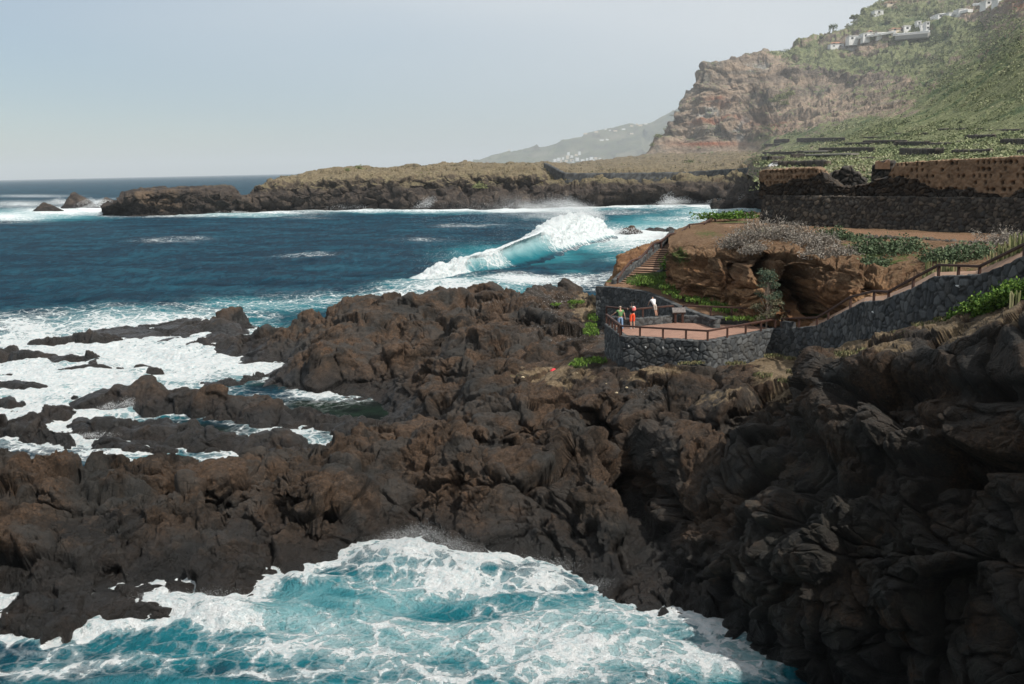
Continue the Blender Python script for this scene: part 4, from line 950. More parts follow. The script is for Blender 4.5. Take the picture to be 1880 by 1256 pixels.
def pz(px, py, z): return P(px, py, z)
ZP = 8.0      # lookout floor
A_, B_, C_, D_ = P(1110, 595, ZP), P(1139, 618, ZP), P(1300, 628, ZP), P(1424, 607, ZP)
E_, F_, G_, H_ = P(1412, 602, ZP), P(1384, 598, ZP), P(1243, 592.5, ZP), P(1160, 600.5, ZP)
def v2(p): return (float(p[0]), float(p[1]))
# lookout terrace: brick floor plus masonry
def mat_brick():
    t = NT('brick_paving'); b = t.n('ShaderNodeTexBrick'); t.l(t.map(t.co, (1, 1, 1), (0, 0, .5)), b.inputs['Vector'])
    b.inputs['Scale'].default_value = 2.4; b.inputs['Mortar Size'].default_value = .03; b.inputs['Color1'].default_value = (.27, .155, .115, 1); b.inputs['Color2'].default_value = (.34, .20, .15, 1); b.inputs['Mortar'].default_value = (.16, .11, .085, 1)
    c = t.mix(.5, b.outputs['Color'], t.ramp(t.noise(1.2, 6, .7), [(.3, (.7, .68, .66)), (.7, (1.35, 1.3, 1.25))]), 'MULTIPLY')
    return t.fin(c, .85, t.bump(b.outputs['Fac'], .3, .01), .2)
M_BRICK = mat_brick()
poly = [A_, B_, C_, D_, E_, F_, G_, H_]; _cen = sum(poly) / 8; poly = [p + (_cen - p) / np.linalg.norm(_cen - p) * (.28 if k_ < 4 else -.05) for k_, p in enumerate(poly)]
vt = [(p[0], p[1], ZP) for p in poly] + [(p[0], p[1], ZP - .6) for p in poly]; n8 = len(poly)
tag(mesh_obj('lookout_floor', vt, [list(range(n8))] + [[i, (i + 1) % n8, n8 + (i + 1) % n8, n8 + i][::-1] for i in range(n8)], M_BRICK), kind='structure')
Dm = np.array(rowpt(1430, 606, 58.5, 6.2)); 
front = [(*v2(A_), 5.0, 8.02), (*v2((A_ + B_) / 2), 5.4, 8.02), (*v2(B_), 5.9, 8.02), (*v2((B_ + C_) / 2), 5.9, 8.02), (*v2(C_), 5.9, 8.02), (*v2((C_ + D_) / 2), 6.0, 8.04), (*v2(D_), 6.3, 8.10), rowpt(1455, 603.5, 58.1, 6.4), rowpt(1480, 600.5, 57, 6.6), rowpt(1499, 598.5, 56.1, 6.8)]
wall_strip('lookout_wall', front, .45, M_BLOCK, cell=.35, amp=.035, res=.05, ragged=.02, label='grey lava block wall wrapping the front of the brick lookout', seed=1)
ramp = [rowpt(1493, 600, 56.1, 6.6), rowpt(1503, 596, 55.5, 6.8), rowpt(1540, 577, 53, 7.6), rowpt(1563, 565, 51.4, 8.2), rowpt(1582, 555, 50, 8.7), rowpt(1619, 552.5, 47.2, 9.6), rowpt(1635, 546, 46.5, 9.8), rowpt(1678, 528, 44.5, 10.3), rowpt(1715, 508, 43, 10.8), rowpt(1795, 506, 40.5, 11.5), rowpt(1832, 492, 39, 12.2), rowpt(1880, 471, 37.5, 13), rowpt(1960, 436, 35, 13.6), rowpt(2040, 428, 33, 14)]
wall_strip('ramp_wall', ramp, .5, M_BLOCK, cell=.42, amp=.045, res=.05, ragged=.035, label='tall wall of fitted grey lava stones stepping up to the right beside the lookout', seed=2)
curved = [rowpt(px, py, P(px, py, 8.55)[1], zb) for px, py, zb in [(1092, 526, 4.6), (1110, 526.5, 4.8), (1140, 529, 5), (1180, 535, 5.4), (1210, 546.5, 5.9), (1240, 560.5, 6.3), (1270, 573, 6.8), (1312, 587, 7.4)]]
wall_strip('curved_wall', curved, .4, M_COBBLE if False else M_BLOCK, cell=.30, amp=.03, res=.06, ragged=.015, label='curved dark stone retaining wall under the footpath behind the lookout', seed=3)
kerbh = [(*v2(A_ + (0, .2, 0)), 7.0, 8.5), (*v2(H_ + (0, .1, 0)), 7.0, 8.48), (*v2(G_ + (0, .1, 0)), 7.2, 8.46), (*v2(F_ + (0, .1, 0)), 7.4, 8.46), (*v2(E_ + (.3, .1, 0)), 7.4, 8.46)]
wall_strip('kerb_wall', kerbh[:3], .4, M_BLOCK, cell=.34, amp=.025, res=.05, ragged=.02, label='low stone kerb wall behind the three walkers', seed=4)
wall_strip('kerb_wall', kerbh[2:], .4, M_BLOCK, cell=.34, amp=.025, res=.05, ragged=.02, label='low stone kerb wall right of the notice board, along the back of the brick floor', seed=5)
wall_strip('kerb_wall', [rowpt(1432, 590, 59.5, 7.8), rowpt(1452, 592, 58, 7.8)], .35, M_BLOCK, cell=.34, amp=.025, res=.05, label='short stone stub wall at the gap in the lookout railing', seed=6)
# great terrace wall: smooth-battered lower tier and a ruined upper tier
BW = [(1391, 411, 91.3, 360, 91.8), (1450, 413.5, 88.2, 360.5, 88.7), (1560, 417.5, 83.6, 361.5, 84.1), (1700, 424, 78.4, 363, 78.9), (1880, 433.5, 72.2, 365, 72.7), (2030, 441, 67.6, 366, 68.1)]
lo = []; up = []
for px, pb, yb, pt, yt in BW:
    b = PD(px, pb, yb); t_ = PD(px, pt, yt); lo.append((b[0], b[1], b[2] - .5, t_[2]))
ptop = [(1393, 316), (1400, 313), (1450, 310), (1504, 307.5), (1508, 314), (1516, 328), (1530, 336), (1545, 344), (1562, 344), (1580, 341), (1598, 338), (1607, 331), (1616, 329), (1634, 326), (1639, 301), (1660, 298.5), (1747, 294), (1880, 287), (2030, 280)]
for px, pt in ptop:
    y = np.interp(px, [b[0] for b in BW], [b[2] for b in BW]) + 1.15; x_ = PD(px, pt, y); up.append((x_[0], x_[1], 14.8, x_[2]))
wall_strip('terrace_wall', lo, 1.2, M_COBBLE, cell=.36, amp=.07, batter=.55, res=.075, ragged=.05, label='long dark cobble terrace wall under the ruined brown wall', seed=7)
def ruin_f(V, u, v):
    px, py = proj(V); tz = (V[:, 2] - 15.0)
    right = sstep(1600, 1700, px); lft = sstep(1540, 1500, px)
    edge = np.interp(px, [1393, 1450, 1520, 1560, 1640, 1720, 1780, 1820, 1850, 1880, 2030], [1.2, 1.3, 1.9, 3, 1.7, .95, .8, .35, .3, .9, .9]) + fbm(V / 1.2, 3, 8) * .45
    e = sstep(edge - .25, edge + .25, tz)
    row = tz / .50; ri = np.floor(row); fr = row - ri
    cu = u / .42 + ri * .37 + .3 * np.sin(ri * 7); ci = np.floor(cu); fu = cu - ci
    h = RND[(PERM[(ci.astype(int) * 7 + ri.astype(int) * 31) & 255]), 1]
    keep = h < np.where(px > 1640, .55, .9)
    hole = keep * np.clip(1.3 - ((fu - .5 - (h - .4) * .5) / (.20 + .18 * (h < .15))) ** 2 - ((fr - .45) / .30) ** 2, 0, 1) * e * (tz > .3)
    rub = (1 - e) * np.clip(fbm(V / .5, 2, 12) * 1.3, 0, .8)
    return e * np.where(px > 1560, 1, .8), np.clip(hole * 1.4 + rub * .5, 0, 1)
wall_strip('ruined_wall', up, .9, M_RUIN, cell=.42, amp=.12, res=.07, ragged=.10, label='crumbling brown earth and rubble wall with rows of dark holes and a gap', seed=8, earthf=ruin_f)
wall_strip('rubble_wall', [rowpt(1522, 327, 93, 15), rowpt(1530, 318, 93, 15), rowpt(1545, 308, 92.6, 15), rowpt(1562, 307, 92.2, 15), rowpt(1574, 320, 92, 15), rowpt(1590, 331, 91.6, 15)], .9, M_COBBLE, cell=.5, amp=.14, res=.09, ragged=.25, label='dark heap of wall rubble standing in the gap of the ruined wall', seed=9)
wall_strip('rubble_wall', [rowpt(1600, 312, 88, 15), rowpt(1606, 300, 88, 15), rowpt(1622, 297.5, 87.4, 15), rowpt(1640, 298, 86.8, 15)], .9, M_COBBLE, cell=.4, amp=.12, res=.09, ragged=.15, label='dark rubble stub with an orange earthen block on top, right of the gap', seed=10)
M_OBL = NT('orange_earth'); M_OBL = M_OBL.fin(M_OBL.ramp(M_OBL.noise(3, 5, .7), [(.3, (.24, .13, .07)), (.7, (.42, .24, .14))]), .9)
for k, (a, b_) in enumerate([(1612, 1618), (1618, 1629), (1629, 1634)]):
    pass
ob = [PD(1611, 304, 87.2), PD(1634, 304, 86.5)]
tp = [0.55, .72, .50, .42, .40, .40, .46, .78, .58]; vs = []; 
for i, h in enumerate(tp):
    q = ob[0] + (ob[1] - ob[0]) * i / (len(tp) - 1)
    vs += [(q[0], q[1], q[2] - .3), (q[0], q[1], q[2] + h * .62), (q[0], q[1] + .6, q[2] + h * .58), (q[0], q[1] + .6, q[2] - .3)]
fs = []
for i in range(len(tp) - 1):
    a = 4 * i; fs += [[a, a + 4, a + 5, a + 1], [a + 1, a + 5, a + 6, a + 2], [a + 2, a + 6, a + 7, a + 3]]
fs += [[0, 1, 2, 3], [len(vs) - 1, len(vs) - 2, len(vs) - 3, len(vs) - 4]]
tag(mesh_obj('earth_block', vs, fs, M_OBL), 'ragged orange earth block on the rubble stub of the ruined wall', 'ruin')
# low tumbled wall along the footpath
lowr = [rowpt(px, py, y, z) for px, py, y, z in [(1558, 436.5, 71.5, 12.2), (1600, 436, 69.8, 12.2), (1640, 437.5, 68, 12.2), (1700, 441, 65.5, 12.2), (1760, 447, 63, 12.1), (1805, 451, 61.2, 12.1)]]
wall_strip('rubble_wall', lowr, .6, M_COBBLE, cell=.42, amp=.12, res=.07, ragged=.16, label='low tumbled wall of black stones edging the footpath below the great wall', seed=11)
wall_strip('rubble_wall', [rowpt(1270, 421, 95, 11), rowpt(1290, 419, 94.5, 11), rowpt(1318, 421, 92, 11), rowpt(1345, 423, 90, 11.2), rowpt(1372, 424, 88, 11.4)], .5, M_COBBLE, cell=.42, amp=.12, res=.08, ragged=.12, label='line of loose dark stones at the head of the stairs', seed=12)
# terraced fields: walls across the slope
TW = [(1400, 1460, 281, 286, .0), (1460, 1522, 279, 284, 0), (1452, 1478, 285, 292, 0), (1478, 1560, 285.5, 290, 0), (1414, 1514, 299, 307, .5), (1502, 1600, 274, 281, 0), (1640, 1702, 263, 270, 0), (1704, 1740, 265, 271, 0), (1650, 1732, 276, 288, .6), (1769, 1820, 251, 258, 0), (1833, 1882, 259, 268, 0), (1745, 1812, 278, 285, 0),
      (1863, 1885, 278, 284, 0), (1462, 1548, 256, 263, 0), (1420, 1447, 258, 264, 0), (1402, 1430, 266, 270, 0), (1550, 1598, 264, 269, 0), (1583, 1660, 260.5, 267, 0), (1575, 1632, 253, 256, 0), (1640, 1700, 246, 250, 0), (1500, 1545, 265, 268, 0), (1398, 1440, 290, 297, 0), (1600, 1690, 239, 242, 0), (1720, 1800, 238, 242, 0), (1560, 1600, 291, 294, 0), (1810, 1880, 240, 244, 0), (1750, 1765, 262, 266, 0)]
WHERE = ['nearest the headland', 'under the pale ledge', 'short and dark below the ledge', 'carrying a pale coping', 'by the parked cars', 'long, in mid field', 'in the green field', 'short, near the bend', 'curved and tall, behind the ruin', 'on the upper right', 'at the right frame edge', 'just above the ruined wall',
         'lowest at the right frame edge', 'long and brown below the cliff', 'dark, at the cliff foot', 'small, at the cliff foot', 'left of the long mid field wall', 'with a yellow verge above', 'thin, high on the slope', 'thin, among pale shrubs', 'short, below the brown field', 'dark, left of the cars', 'highest in the middle', 'highest toward the right', 'hidden among green shrubs', 'thin, at the upper right edge', 'tiny, between two fields']
for k, (x0, x1, t0, b0, cv) in enumerate(TW):
    rws = []
    for f in np.linspace(0, 1, 7):
        px = x0 + (x1 - x0) * f; bp = HILL.at(px, b0 - .9 * f - cv * 0 + (2.0 * math.sin(f * 3.1) if cv > .55 else 0)); h = (b0 - t0) / FPX * bp[1] * 1.25
        rws.append((bp[0], bp[1] - .4, bp[2] - 1.2, bp[2] + h))
    wall_strip('terrace_wall', rws, .8, M_COBBLE, cell=.9, amp=.12, res=.32, ragged=.25, label='dry stone field wall on the terraced slope, ' + WHERE[k], group='field walls on the terraced slope', seed=20 + k)
M_CONC = NT('pale_concrete'); M_CONC = M_CONC.fin(M_CONC.ramp(M_CONC.noise(.8, 5, .6), [(.3, (.20, .18, .15)), (.7, (.34, .31, .27))]), .9)
def box(cx, cy, cz, sx, sy, sz, rz=0.0):
    c, s = math.cos(rz), math.sin(rz); vs = []
    for dz in (0, 1):
        for dx, dy in ((-1, -1), (1, -1), (1, 1), (-1, 1)):
            x, y = dx * sx / 2, dy * sy / 2; vs.append((cx + x * c - y * s, cy + x * s + y * c, cz + dz * sz))
    return vs, [[0, 3, 2, 1], [4, 5, 6, 7], [0, 1, 5, 4], [1, 2, 6, 5], [2, 3, 7, 6], [3, 0, 4, 7]]
class MB:
    def __init__(s): s.v = []; s.f = []
    def add(s, vf):
        n = len(s.v); s.v += [tuple(p) for p in vf[0]]; s.f += [[i + n for i in q] for q in vf[1]]; return s
    def box(s, *a, **k): return s.add(box(*a, **k))
    def bar(s, a, b, w, h):
        """beam a->b with width w (horizontal) and height h, chamfered"""
        a, b = Vector(a), Vector(b); d = (b - a).normalized(); up = Vector((0, 0, 1)) if abs(d.z) < .95 else Vector((1, 0, 0)); sd_ = d.cross(up).normalized(); u = sd_.cross(d).normalized()
        e = .22; ring = [(-1, -1 + e), (-1 + e, -1), (1 - e, -1), (1, -1 + e), (1, 1 - e), (1 - e, 1), (-1 + e, 1), (-1, 1 - e)]
        vs = [tuple(p + sd_ * x * w / 2 + u * z * h / 2) for p in (a, b) for x, z in ring]
        return s.add((vs, [[i, (i + 1) % 8, 8 + (i + 1) % 8, 8 + i] for i in range(8)] + [list(range(7, -1, -1)), list(range(8, 16))]))
    def build(s, name, mat, parent=None, smooth=False): return mesh_obj(name, s.v, s.f, mat, parent, smooth)
for k, (x0, x1, t0, lab) in enumerate([(1402, 1456, 280.4, 'pale concrete coping slab at the left of the field terraces'), (1474, 1522, 278.6, 'pale concrete coping slab on the middle field terrace'), (1474, 1568, 284.8, 'long grey concrete channel edge above the parked cars')]):
    a, b = HILL.at(x0, t0 + 4), HILL.at(x1, t0 + 4); up_ = 4 / FPX * a[1]
    m = MB().bar((a[0], a[1] - .6, a[2] + up_), (b[0], b[1] - .6, b[2] + up_), 2.2, .55); tag(m.build('concrete_ledge', M_CONC), lab, 'ledge', 'pale concrete ledges on the fields')
# stone wall running over the headland plateau
hw = []
for px, pt, pb in [(998, 303, 309), (1010, 309, 317), (1022, 316, 324), (1035, 321, 328), (1060, 322, 329), (1110, 321.5, 328), (1184, 321, 327), (1250, 320, 325), (1300, 317, 323), (1350, 314, 320), (1400, 309, 316)]:
    b = HEAD.at(px, pb); h = (pb - pt) / FPX * b[1] + 1.0; hw.append((b[0], b[1] - 2.5, b[2] - 2.0, b[2] + h))
wall_strip('retaining_wall', hw, 1.5, M_BLOCK, cell=1.6, amp=.12, res=.7, ragged=.2, label='long grey stone wall descending and crossing the far headland', seed=50)
# ------------------------------------------------------------------ stairs
def mat_wood():
    t = NT('weathered_wood'); c = t.ramp(t.noise(3, 5, .7, co=t.map(t.co, (1, 1, .3))), [(.3, (.030, .013, .009)), (.55, (.060, .026, .018)), (.75, (.10, .052, .036))])
    return t.fin(c, .6, t.bump(t.noise(20, 4, .6), .3, .01), .4)
M_WOOD = mat_wood()
M_TREAD = NT('stair_tread'); M_TREAD = M_TREAD.fin(M_TREAD.ramp(M_TREAD.noise(2.2, 5, .7), [(.3, (.17, .095, .06)), (.7, (.33, .21, .14))]), .9)
M_RISER = NT('stair_riser'); M_RISER = M_RISER.fin(M_RISER.ramp(M_RISER.noise(3, 4, .7), [(.3, (.045, .026, .018)), (.7, (.09, .055, .038))]), .85)
st = thing('staircase', tuple(PD(1161, 523, 80.2)))
tag(st, 'long brown outdoor staircase climbing between low stone walls above the sea', 'staircase')
def stair_pt(f, side):
    a = (PD(1137, 521, 80.6), PD(1186, 526, 79.4))[side]; b = (PD(1240, 434, 90.5), PD(1273, 432.5, 89.6))[side]
    return a, b
segs = [(0.0, .30, 8), (.36, .70, 9), (.76, 1.0, 7)]
tot = 24; L0, L1 = stair_pt(0, 0); R0, R1 = stair_pt(0, 1)
def lerp(a, b, f): return a + (b - a) * f
zf = lambda f: np.interp(f, [0, .30, .36, .70, .76, 1], [0, 8 / 24, 8 / 24, 17 / 24, 17 / 24, 1])
def sp(f, side):
    a, b = (L0, L1) if side == 0 else (R0, R1); p = lerp(a, b, f); zz = lerp((L0[2] + R0[2]) / 2, (L1[2] + R1[2]) / 2, zf(f)); return np.array([p[0], p[1], zz])
origin = Vector(st.location)
def loc(p): return tuple(Vector(map(float, p)) - origin)
tread = MB(); ris = MB()
for f0, f1, n in segs:
    for i in range(n):
        a, b = f0 + (f1 - f0) * i / n, f0 + (f1 - f0) * (i + 1) / n
        z0 = sp(a, 0)[2] if i == 0 else zprev; z1 = lerp((L0[2] + R0[2]) / 2, (L1[2] + R1[2]) / 2, (zf(f0) * tot + i + 1) / tot); zprev = z1
        la, ra, lb, rb = sp(a, 0), sp(a, 1), sp(b, 0), sp(b, 1)
        q = [(la[0], la[1], z1), (ra[0], ra[1], z1), (rb[0], rb[1], z1), (lb[0], lb[1], z1)]
        tread.add(([loc(v) for v in q] + [loc((v[0], v[1], v[2] - .05)) for v in q], [[0, 1, 2, 3], [0, 4, 5, 1], [1, 5, 6, 2], [3, 2, 6, 7]]))
        ri_ = .03
        ris.add(([loc((la[0], la[1] + ri_, z0 - .02)), loc((ra[0], ra[1] + ri_, z0 - .02)), loc((ra[0], ra[1] + ri_, z1 - .05)), loc((la[0], la[1] + ri_, z1 - .05))], [[0, 1, 2, 3]]))
for a, b in ((.30, .36), (.70, .76), (1.0, 1.06), (-.06, 0.0)):
    q = [sp(a, 0), sp(a, 1), sp(b, 0), sp(b, 1)]; z = lerp((L0[2] + R0[2]) / 2, (L1[2] + R1[2]) / 2, np.clip(zf(a), 0, 1))
    la, ra, lb, rb = q; qq = [(la[0], la[1], z), (ra[0], ra[1], z), (rb[0], rb[1], z), (lb[0], lb[1], z)]
    tread.add(([loc(v) for v in qq] + [loc((v[0], v[1], v[2] - .3)) for v in qq], [[0, 1, 2, 3], [0, 4, 5, 1], [1, 5, 6, 2], [3, 2, 6, 7]]))
tread.build('treads', M_TREAD, st); ris.build('risers', M_RISER, st)
for side, nm in ((0, 'seaward'), (1, 'landward')):
    rws = []
    for f in np.linspace(-.03, 1.04, 22):
        p = sp(f, side); o_ = -.12 if side == 0 else .12
        rws.append((p[0] + o_ * 2 - origin[0], p[1] - origin[1], p[2] - 1.6 - origin[2], p[2] + .42 + .10 * math.sin(f * 19) - origin[2]))
    w_ = wall_strip('side_wall', rws, .3, M_BLOCK, cell=.3, amp=.03, res=.06, ragged=.02, seed=60 + side, parent=st)
# ------------------------------------------------------------------ railings
def railing(pts, posts, h, label, base=(0, 0, 0), w=.11, down=.0, under=None, double=False):
    """pts: world points of the rail line (top centre); posts: fractional positions in the polyline"""
    pts = [np.array(p, float) for p in pts]; o0 = Vector((pts[0][0], pts[0][1], pts[0][2] - h)); r = thing('railing', tuple(o0))
    tag(r, label, 'railing', 'brown wooden railings of the coast walk')
    for a, b in zip(pts[:-1], pts[1:]):
        MB().bar(tuple(Vector(a) - o0), tuple(Vector(b) - o0), w * 1.15, w * .95).build('handrail', M_WOOD, r)
    pl = [lerp(pts[int(min(q, len(pts) - 1.0001))], pts[int(min(q, len(pts) - 1.0001)) + 1], q - int(min(q, len(pts) - 1.0001))) for q in posts]
    for p in pl:
        MB().bar((p[0] - o0[0], p[1] - o0[1], p[2] - h - o0[2]), (p[0] - o0[0], p[1] - o0[1], p[2] - .02 - o0[2]), w, w).build('post', M_WOOD, r)
    return r
up = lambda p, h: np.array([p[0], p[1], p[2] + h])
inn = np.array([0, .15, 0])
RH = .62
railing([up(B_ + inn, RH), up(C_ + inn, RH), up(D_ + inn, RH + .06)], [0, .235, .50, .76, 1, 1.28, 1.55, 1.78, 2], RH + .05, 'railing along the front edge of the brick lookout, nearest the camera')
railing([up(A_ + (.12, 0, 0), RH), up(B_ + (.08, .1, 0), RH)], [0, .2, .4, .6, .8, .97], RH + .05, 'short railing on the left end of the brick lookout with closely set posts', w=.12)
KA = A_ + np.array([.15, .3, .5]); KG = G_ + np.array([-.2, .3, .46]); KH = H_ + np.array([0, .3, .48])
railing([up(KA, .58), up(KH, .60), up(KG, .60)], [0, .62, 1.0, 1.27, 1.62, 2], .62, 'railing behind the three people, on the back kerb wall')
KF = F_ + np.array([0, .3, .46]); KE = np.array([*P(1445, 588, 8.3)[:2], 8.42]); K0 = G_ + np.array([.45, .3, .46])
railing([up(K0, .60), up(KF, .6), up(KE, .62)], [0, .40, .70, .96, 1.15, 1.97], .62, 'railing right of the notice board along the rear of the lookout')
rr = [PD(1436, 585, 59.3), PD(1500, 583, 56.2), PD(1521, 571, 54.6), PD(1562, 545, 51.7), PD(1605, 534.5, 48.5), PD(1632, 535.5, 46.9), PD(1677, 511, 44.7), PD(1724, 486.5, 43), PD(1799, 489, 40.6), PD(1882, 448, 37.6), PD(1960, 412, 35.2)]
railing(rr, [0, .5, 1, 2, 3, 4.0, 5, 6, 7, 7.5, 8, 9, 10], .72, 'long stepped railing on top of the tall lava stone wall, rising right')
sr = []
for f, px, py in [(-.05, 1134, 512), (.10, 1146, 494), (.24, 1159, 479), (.36, 1176, 473.5), (.56, 1199, 447), (.68, 1214, 443), (.82, 1229, 430), (1.0, 1250, 427), (1.1, 1266, 412)]:
    sr.append(PD(px, py, float(np.interp(f, [-.1, 1.1], [80.1, 92.2]))))
sr += [PD(1293, 410, 95), PD(1313, 397, 99.5), PD(1333, 396, 103), PD(1385, 388.5, 110)]
railing(sr, [0, 1, 2, 3, 3.5, 4, 5, 6, 7, 8, 9, 9.5, 10, 11, 11.5, 12], .70, 'railing down the seaward side of the long staircase', w=.13)
rd = [PD(1424, 566, 63.5), PD(1445, 573, 61), PD(1449, 570, 60.4)]
railing(rd, [0, 1, 2], .75, 'short dark gate railing beside the cave mouth')
# notice board on two stout posts
nb = thing('notice_board', tuple(G_ + np.array([.1, -.1, 0]))); tag(nb, 'small slanted wooden notice board on two posts between the two back railings', 'sign')
for dx in (-.23, .23): MB().bar((dx, 0, 0), (dx, 0, .78), .15, .15).build('post', M_WOOD, nb)
M_BOARD = NT('board_face'); M_BOARD = M_BOARD.fin(M_BOARD.ramp(M_BOARD.noise(9, 5, .7), [(.35, (.07, .055, .05)), (.6, (.16, .14, .13))]), .6)
b_ = MB(); b_.add(([(-.42, -.16, .70), (.42, -.16, .70), (.42, .14, .98), (-.42, .14, .98), (-.42, -.10, .62), (.42, -.10, .62), (.42, .20, .90), (-.42, .20, .90)], [[0, 1, 2, 3], [7, 6, 5, 4], [0, 4, 5, 1], [1, 5, 6, 2], [2, 6, 7, 3], [3, 7, 4, 0]]))
b_.build('panel', M_BOARD, nb)
# small wooden cross on the rock, red jacket left on the ledge, drain pipes of the wall
def ground(px, py, guess=4.5):
    z = guess
    for _ in range(25):
        p = P(px, py, z); z = z * .6 + float(hgt(p[0], p[1])) * .4
    p = P(px, py, z); k = np.argmin(((NEARV[:, :2] - p[:2]) ** 2).sum(1)); return np.array([p[0], p[1], NEARV[k, 2]])
M_CRW = NT('bleached_wood'); M_CRW = M_CRW.fin(M_CRW.ramp(M_CRW.noise(12, 4, .6), [(.3, (.20, .15, .11)), (.7, (.42, .34, .27))]), .8)
g = ground(1101, 752); cr = thing('cross', tuple(g)); tag(cr, 'small weathered wooden cross standing on the dark rock above the cleft', 'cross')
MB().bar((0, 0, -.2), (0, 0, .62), .045, .06).build('upright', M_CRW, cr); MB().bar((-.17, -.05, .34), (.19, -.05, .33), .04, .055).build('crossbar', M_CRW, cr)
M_RED = NT('red_cloth'); M_RED = M_RED.fin(M_RED.mix(M_RED.noise(12, 3), (.55, .012, .03), (.75, .03, .05)), .7)
g = ground(1016, 679, 5); m = 14; vs = []; fs = []
for j in range(6):
    for i in range(m):
        a = 2 * math.pi * i / m; r = (.22 + .05 * math.sin(3 * a + 1) + .03 * math.sin(7 * a)) * (1 - (j / 5.2) ** 2) ** .5; vs.append((g[0] + r * math.cos(a) * 1.2, g[1] + r * math.sin(a) * .8, g[2] - .05 + .21 * j / 5 * (1 + .2 * math.sin(2 * a))))
for j in range(5):
    for i in range(m): fs.append([j * m + i, j * m + (i + 1) % m, (j + 1) * m + (i + 1) % m, (j + 1) * m + i])
fs.append([5 * m + i for i in range(m)])
tag(mesh_obj('bag', vs, fs, M_RED, smooth=True), 'small crumpled red bag left on the dark rock left of the lookout', 'bag')
M_PIPE = NT('white_pipe'); M_PIPE = M_PIPE.fin((.62, .62, .60), .5)
for (px, py, y, lab) in [(1154, 635, 57.2, 'first white drain pipe from the left in the lookout wall'), (1185, 637, 57, 'second white drain pipe from the left in the lookout wall'), (1217, 638, 56.8, 'third white drain pipe, mid lookout wall'), (1248, 640, 56.6, 'fourth white drain pipe in the lookout wall'), (1280, 641.5, 56.4, 'rightmost white drain pipe in the lookout wall'), (1603, 573, 48, 'white drain pipe high in the tall ramp wall'), (1758, 525, 41.5, 'white drain pipe in the ramp wall near the green ground cover')]:
    # find the wall face by intersecting with the front rows
    best = None; R_ = front if px < 1490 else ramp
    for a, b in zip(R_[:-1], R_[1:]):
        for f in np.linspace(0, 1, 24):
            q = (a[0] + (b[0] - a[0]) * f, a[1] + (b[1] - a[1]) * f); s_ = PD(px, py, q[1])
            e = abs(s_[0] - q[0])
            if best is None or e < best[0]: best = (e, s_)
    p = best[1]; mm = MB(); n = 10
    ring = lambda y0, r: [(p[0] + r * math.cos(2 * math.pi * i / n), p[1] + y0, p[2] + r * math.sin(2 * math.pi * i / n)) for i in range(n)]
    mm.add((ring(.1, .045) + ring(-.16, .045) + ring(-.16, .034) + ring(-.02, .034), [[r * n + i, r * n + (i + 1) % n, (r + 1) * n + (i + 1) % n, (r + 1) * n + i] for r in range(3) for i in range(n)] + [[3 * n + i for i in range(n)]]))
    tag(mm.build('drain_pipe', M_PIPE), lab, 'pipe', 'white drain pipes in the stone walls')
# ramp footway behind the tall wall
rp = []; 
for px, py, y in [(1480, 600, 57), (1503, 596, 55.5), (1540, 577, 53), (1582, 555, 50), (1619, 552.5, 47.2), (1635, 546, 46.5), (1678, 528, 44.5), (1715, 508, 43), (1795, 506, 40.5), (1832, 492, 39), (1880, 471, 37.5), (1960, 436, 35), (2040, 428, 33)]:
    p = PD(px, py, y); rp.append((p[0] + .2, p[1] + .35, p[2] - .12)); rp.append((p[0] + 1.2, p[1] + 2.8, p[2] - .12))
tag(mesh_obj('footway', rp, [[2 * i, 2 * i + 2, 2 * i + 3, 2 * i + 1] for i in range(len(rp) // 2 - 1)], M_TREAD), kind='structure')
g0 = [P(1426, 604, 8.0), P(1502, 597.5, 8.02), P(1505, 584, 8.15), P(1392, 590, 8.1)]
tag(mesh_obj('path', [tuple(q) for q in g0], [[0, 1, 2, 3]], M_CONC), kind='structure')
# ------------------------------------------------------------------ vegetation
def mat_leaf(name, cols, rough=.75):
    t = NT(name); n = len(cols)
    return t.fin(t.ramp(t.attr('tone'), [((i + .5) / n, c) for i, c in enumerate(cols)]), rough, None, .2)
M_GREEN = mat_leaf('bright_leaves', [(.035, .075, .012), (.070, .14, .020), (.12, .21, .030), (.17, .26, .05)])
M_GREY = mat_leaf('grey_twigs', [(.14, .12, .10), (.22, .195, .165), (.31, .28, .245), (.22, .22, .14)])
M_SAGE = mat_leaf('sage_leaves', [(.050, .075, .040), (.085, .12, .062), (.125, .165, .085), (.17, .19, .11)])
M_BLUE = mat_leaf('blue_leaves', [(.03, .07, .055), (.06, .12, .09), (.10, .17, .13)])
M_SLOPE = mat_leaf('slope_shrubs', [(.075, .095, .05), (.14, .165, .08), (.215, .24, .12), (.25, .265, .145), (.29, .285, .18)])
M_DRYB = mat_leaf('dry_shrubs', [(.07, .065, .03), (.14, .12, .06), (.22, .18, .10), (.11, .13, .05)])
M_CACT = mat_leaf('pale_stems', [(.10, .12, .045), (.20, .21, .09), (.32, .30, .16)])
M_GRASS = mat_leaf('grass_blades', [(.05, .085, .015), (.085, .15, .025), (.14, .21, .04)])
LR = np.random.RandomState(11)
def leaves(cent, size, elong=1.6, up=.0, nrm=None):
    """one small folded quad per centre"""
    n = len(cent); a = LR.normal(size=(n, 3)); a[:, 2] += up; a /= np.linalg.norm(a, axis=1)[:, None]
    b = np.cross(a, LR.normal(size=(n, 3))); b /= np.linalg.norm(b, axis=1)[:, None] + 1e-9
    s = (np.asarray(size) * (.7 + .6 * LR.rand(n)))[:, None]
    A = a * s * elong / 2; B = b * s / 2
    V = np.stack([cent - A, cent + B, cent + A, cent - B], 1).reshape(-1, 3); F = np.arange(4 * n).reshape(n, 4)
    return V, F
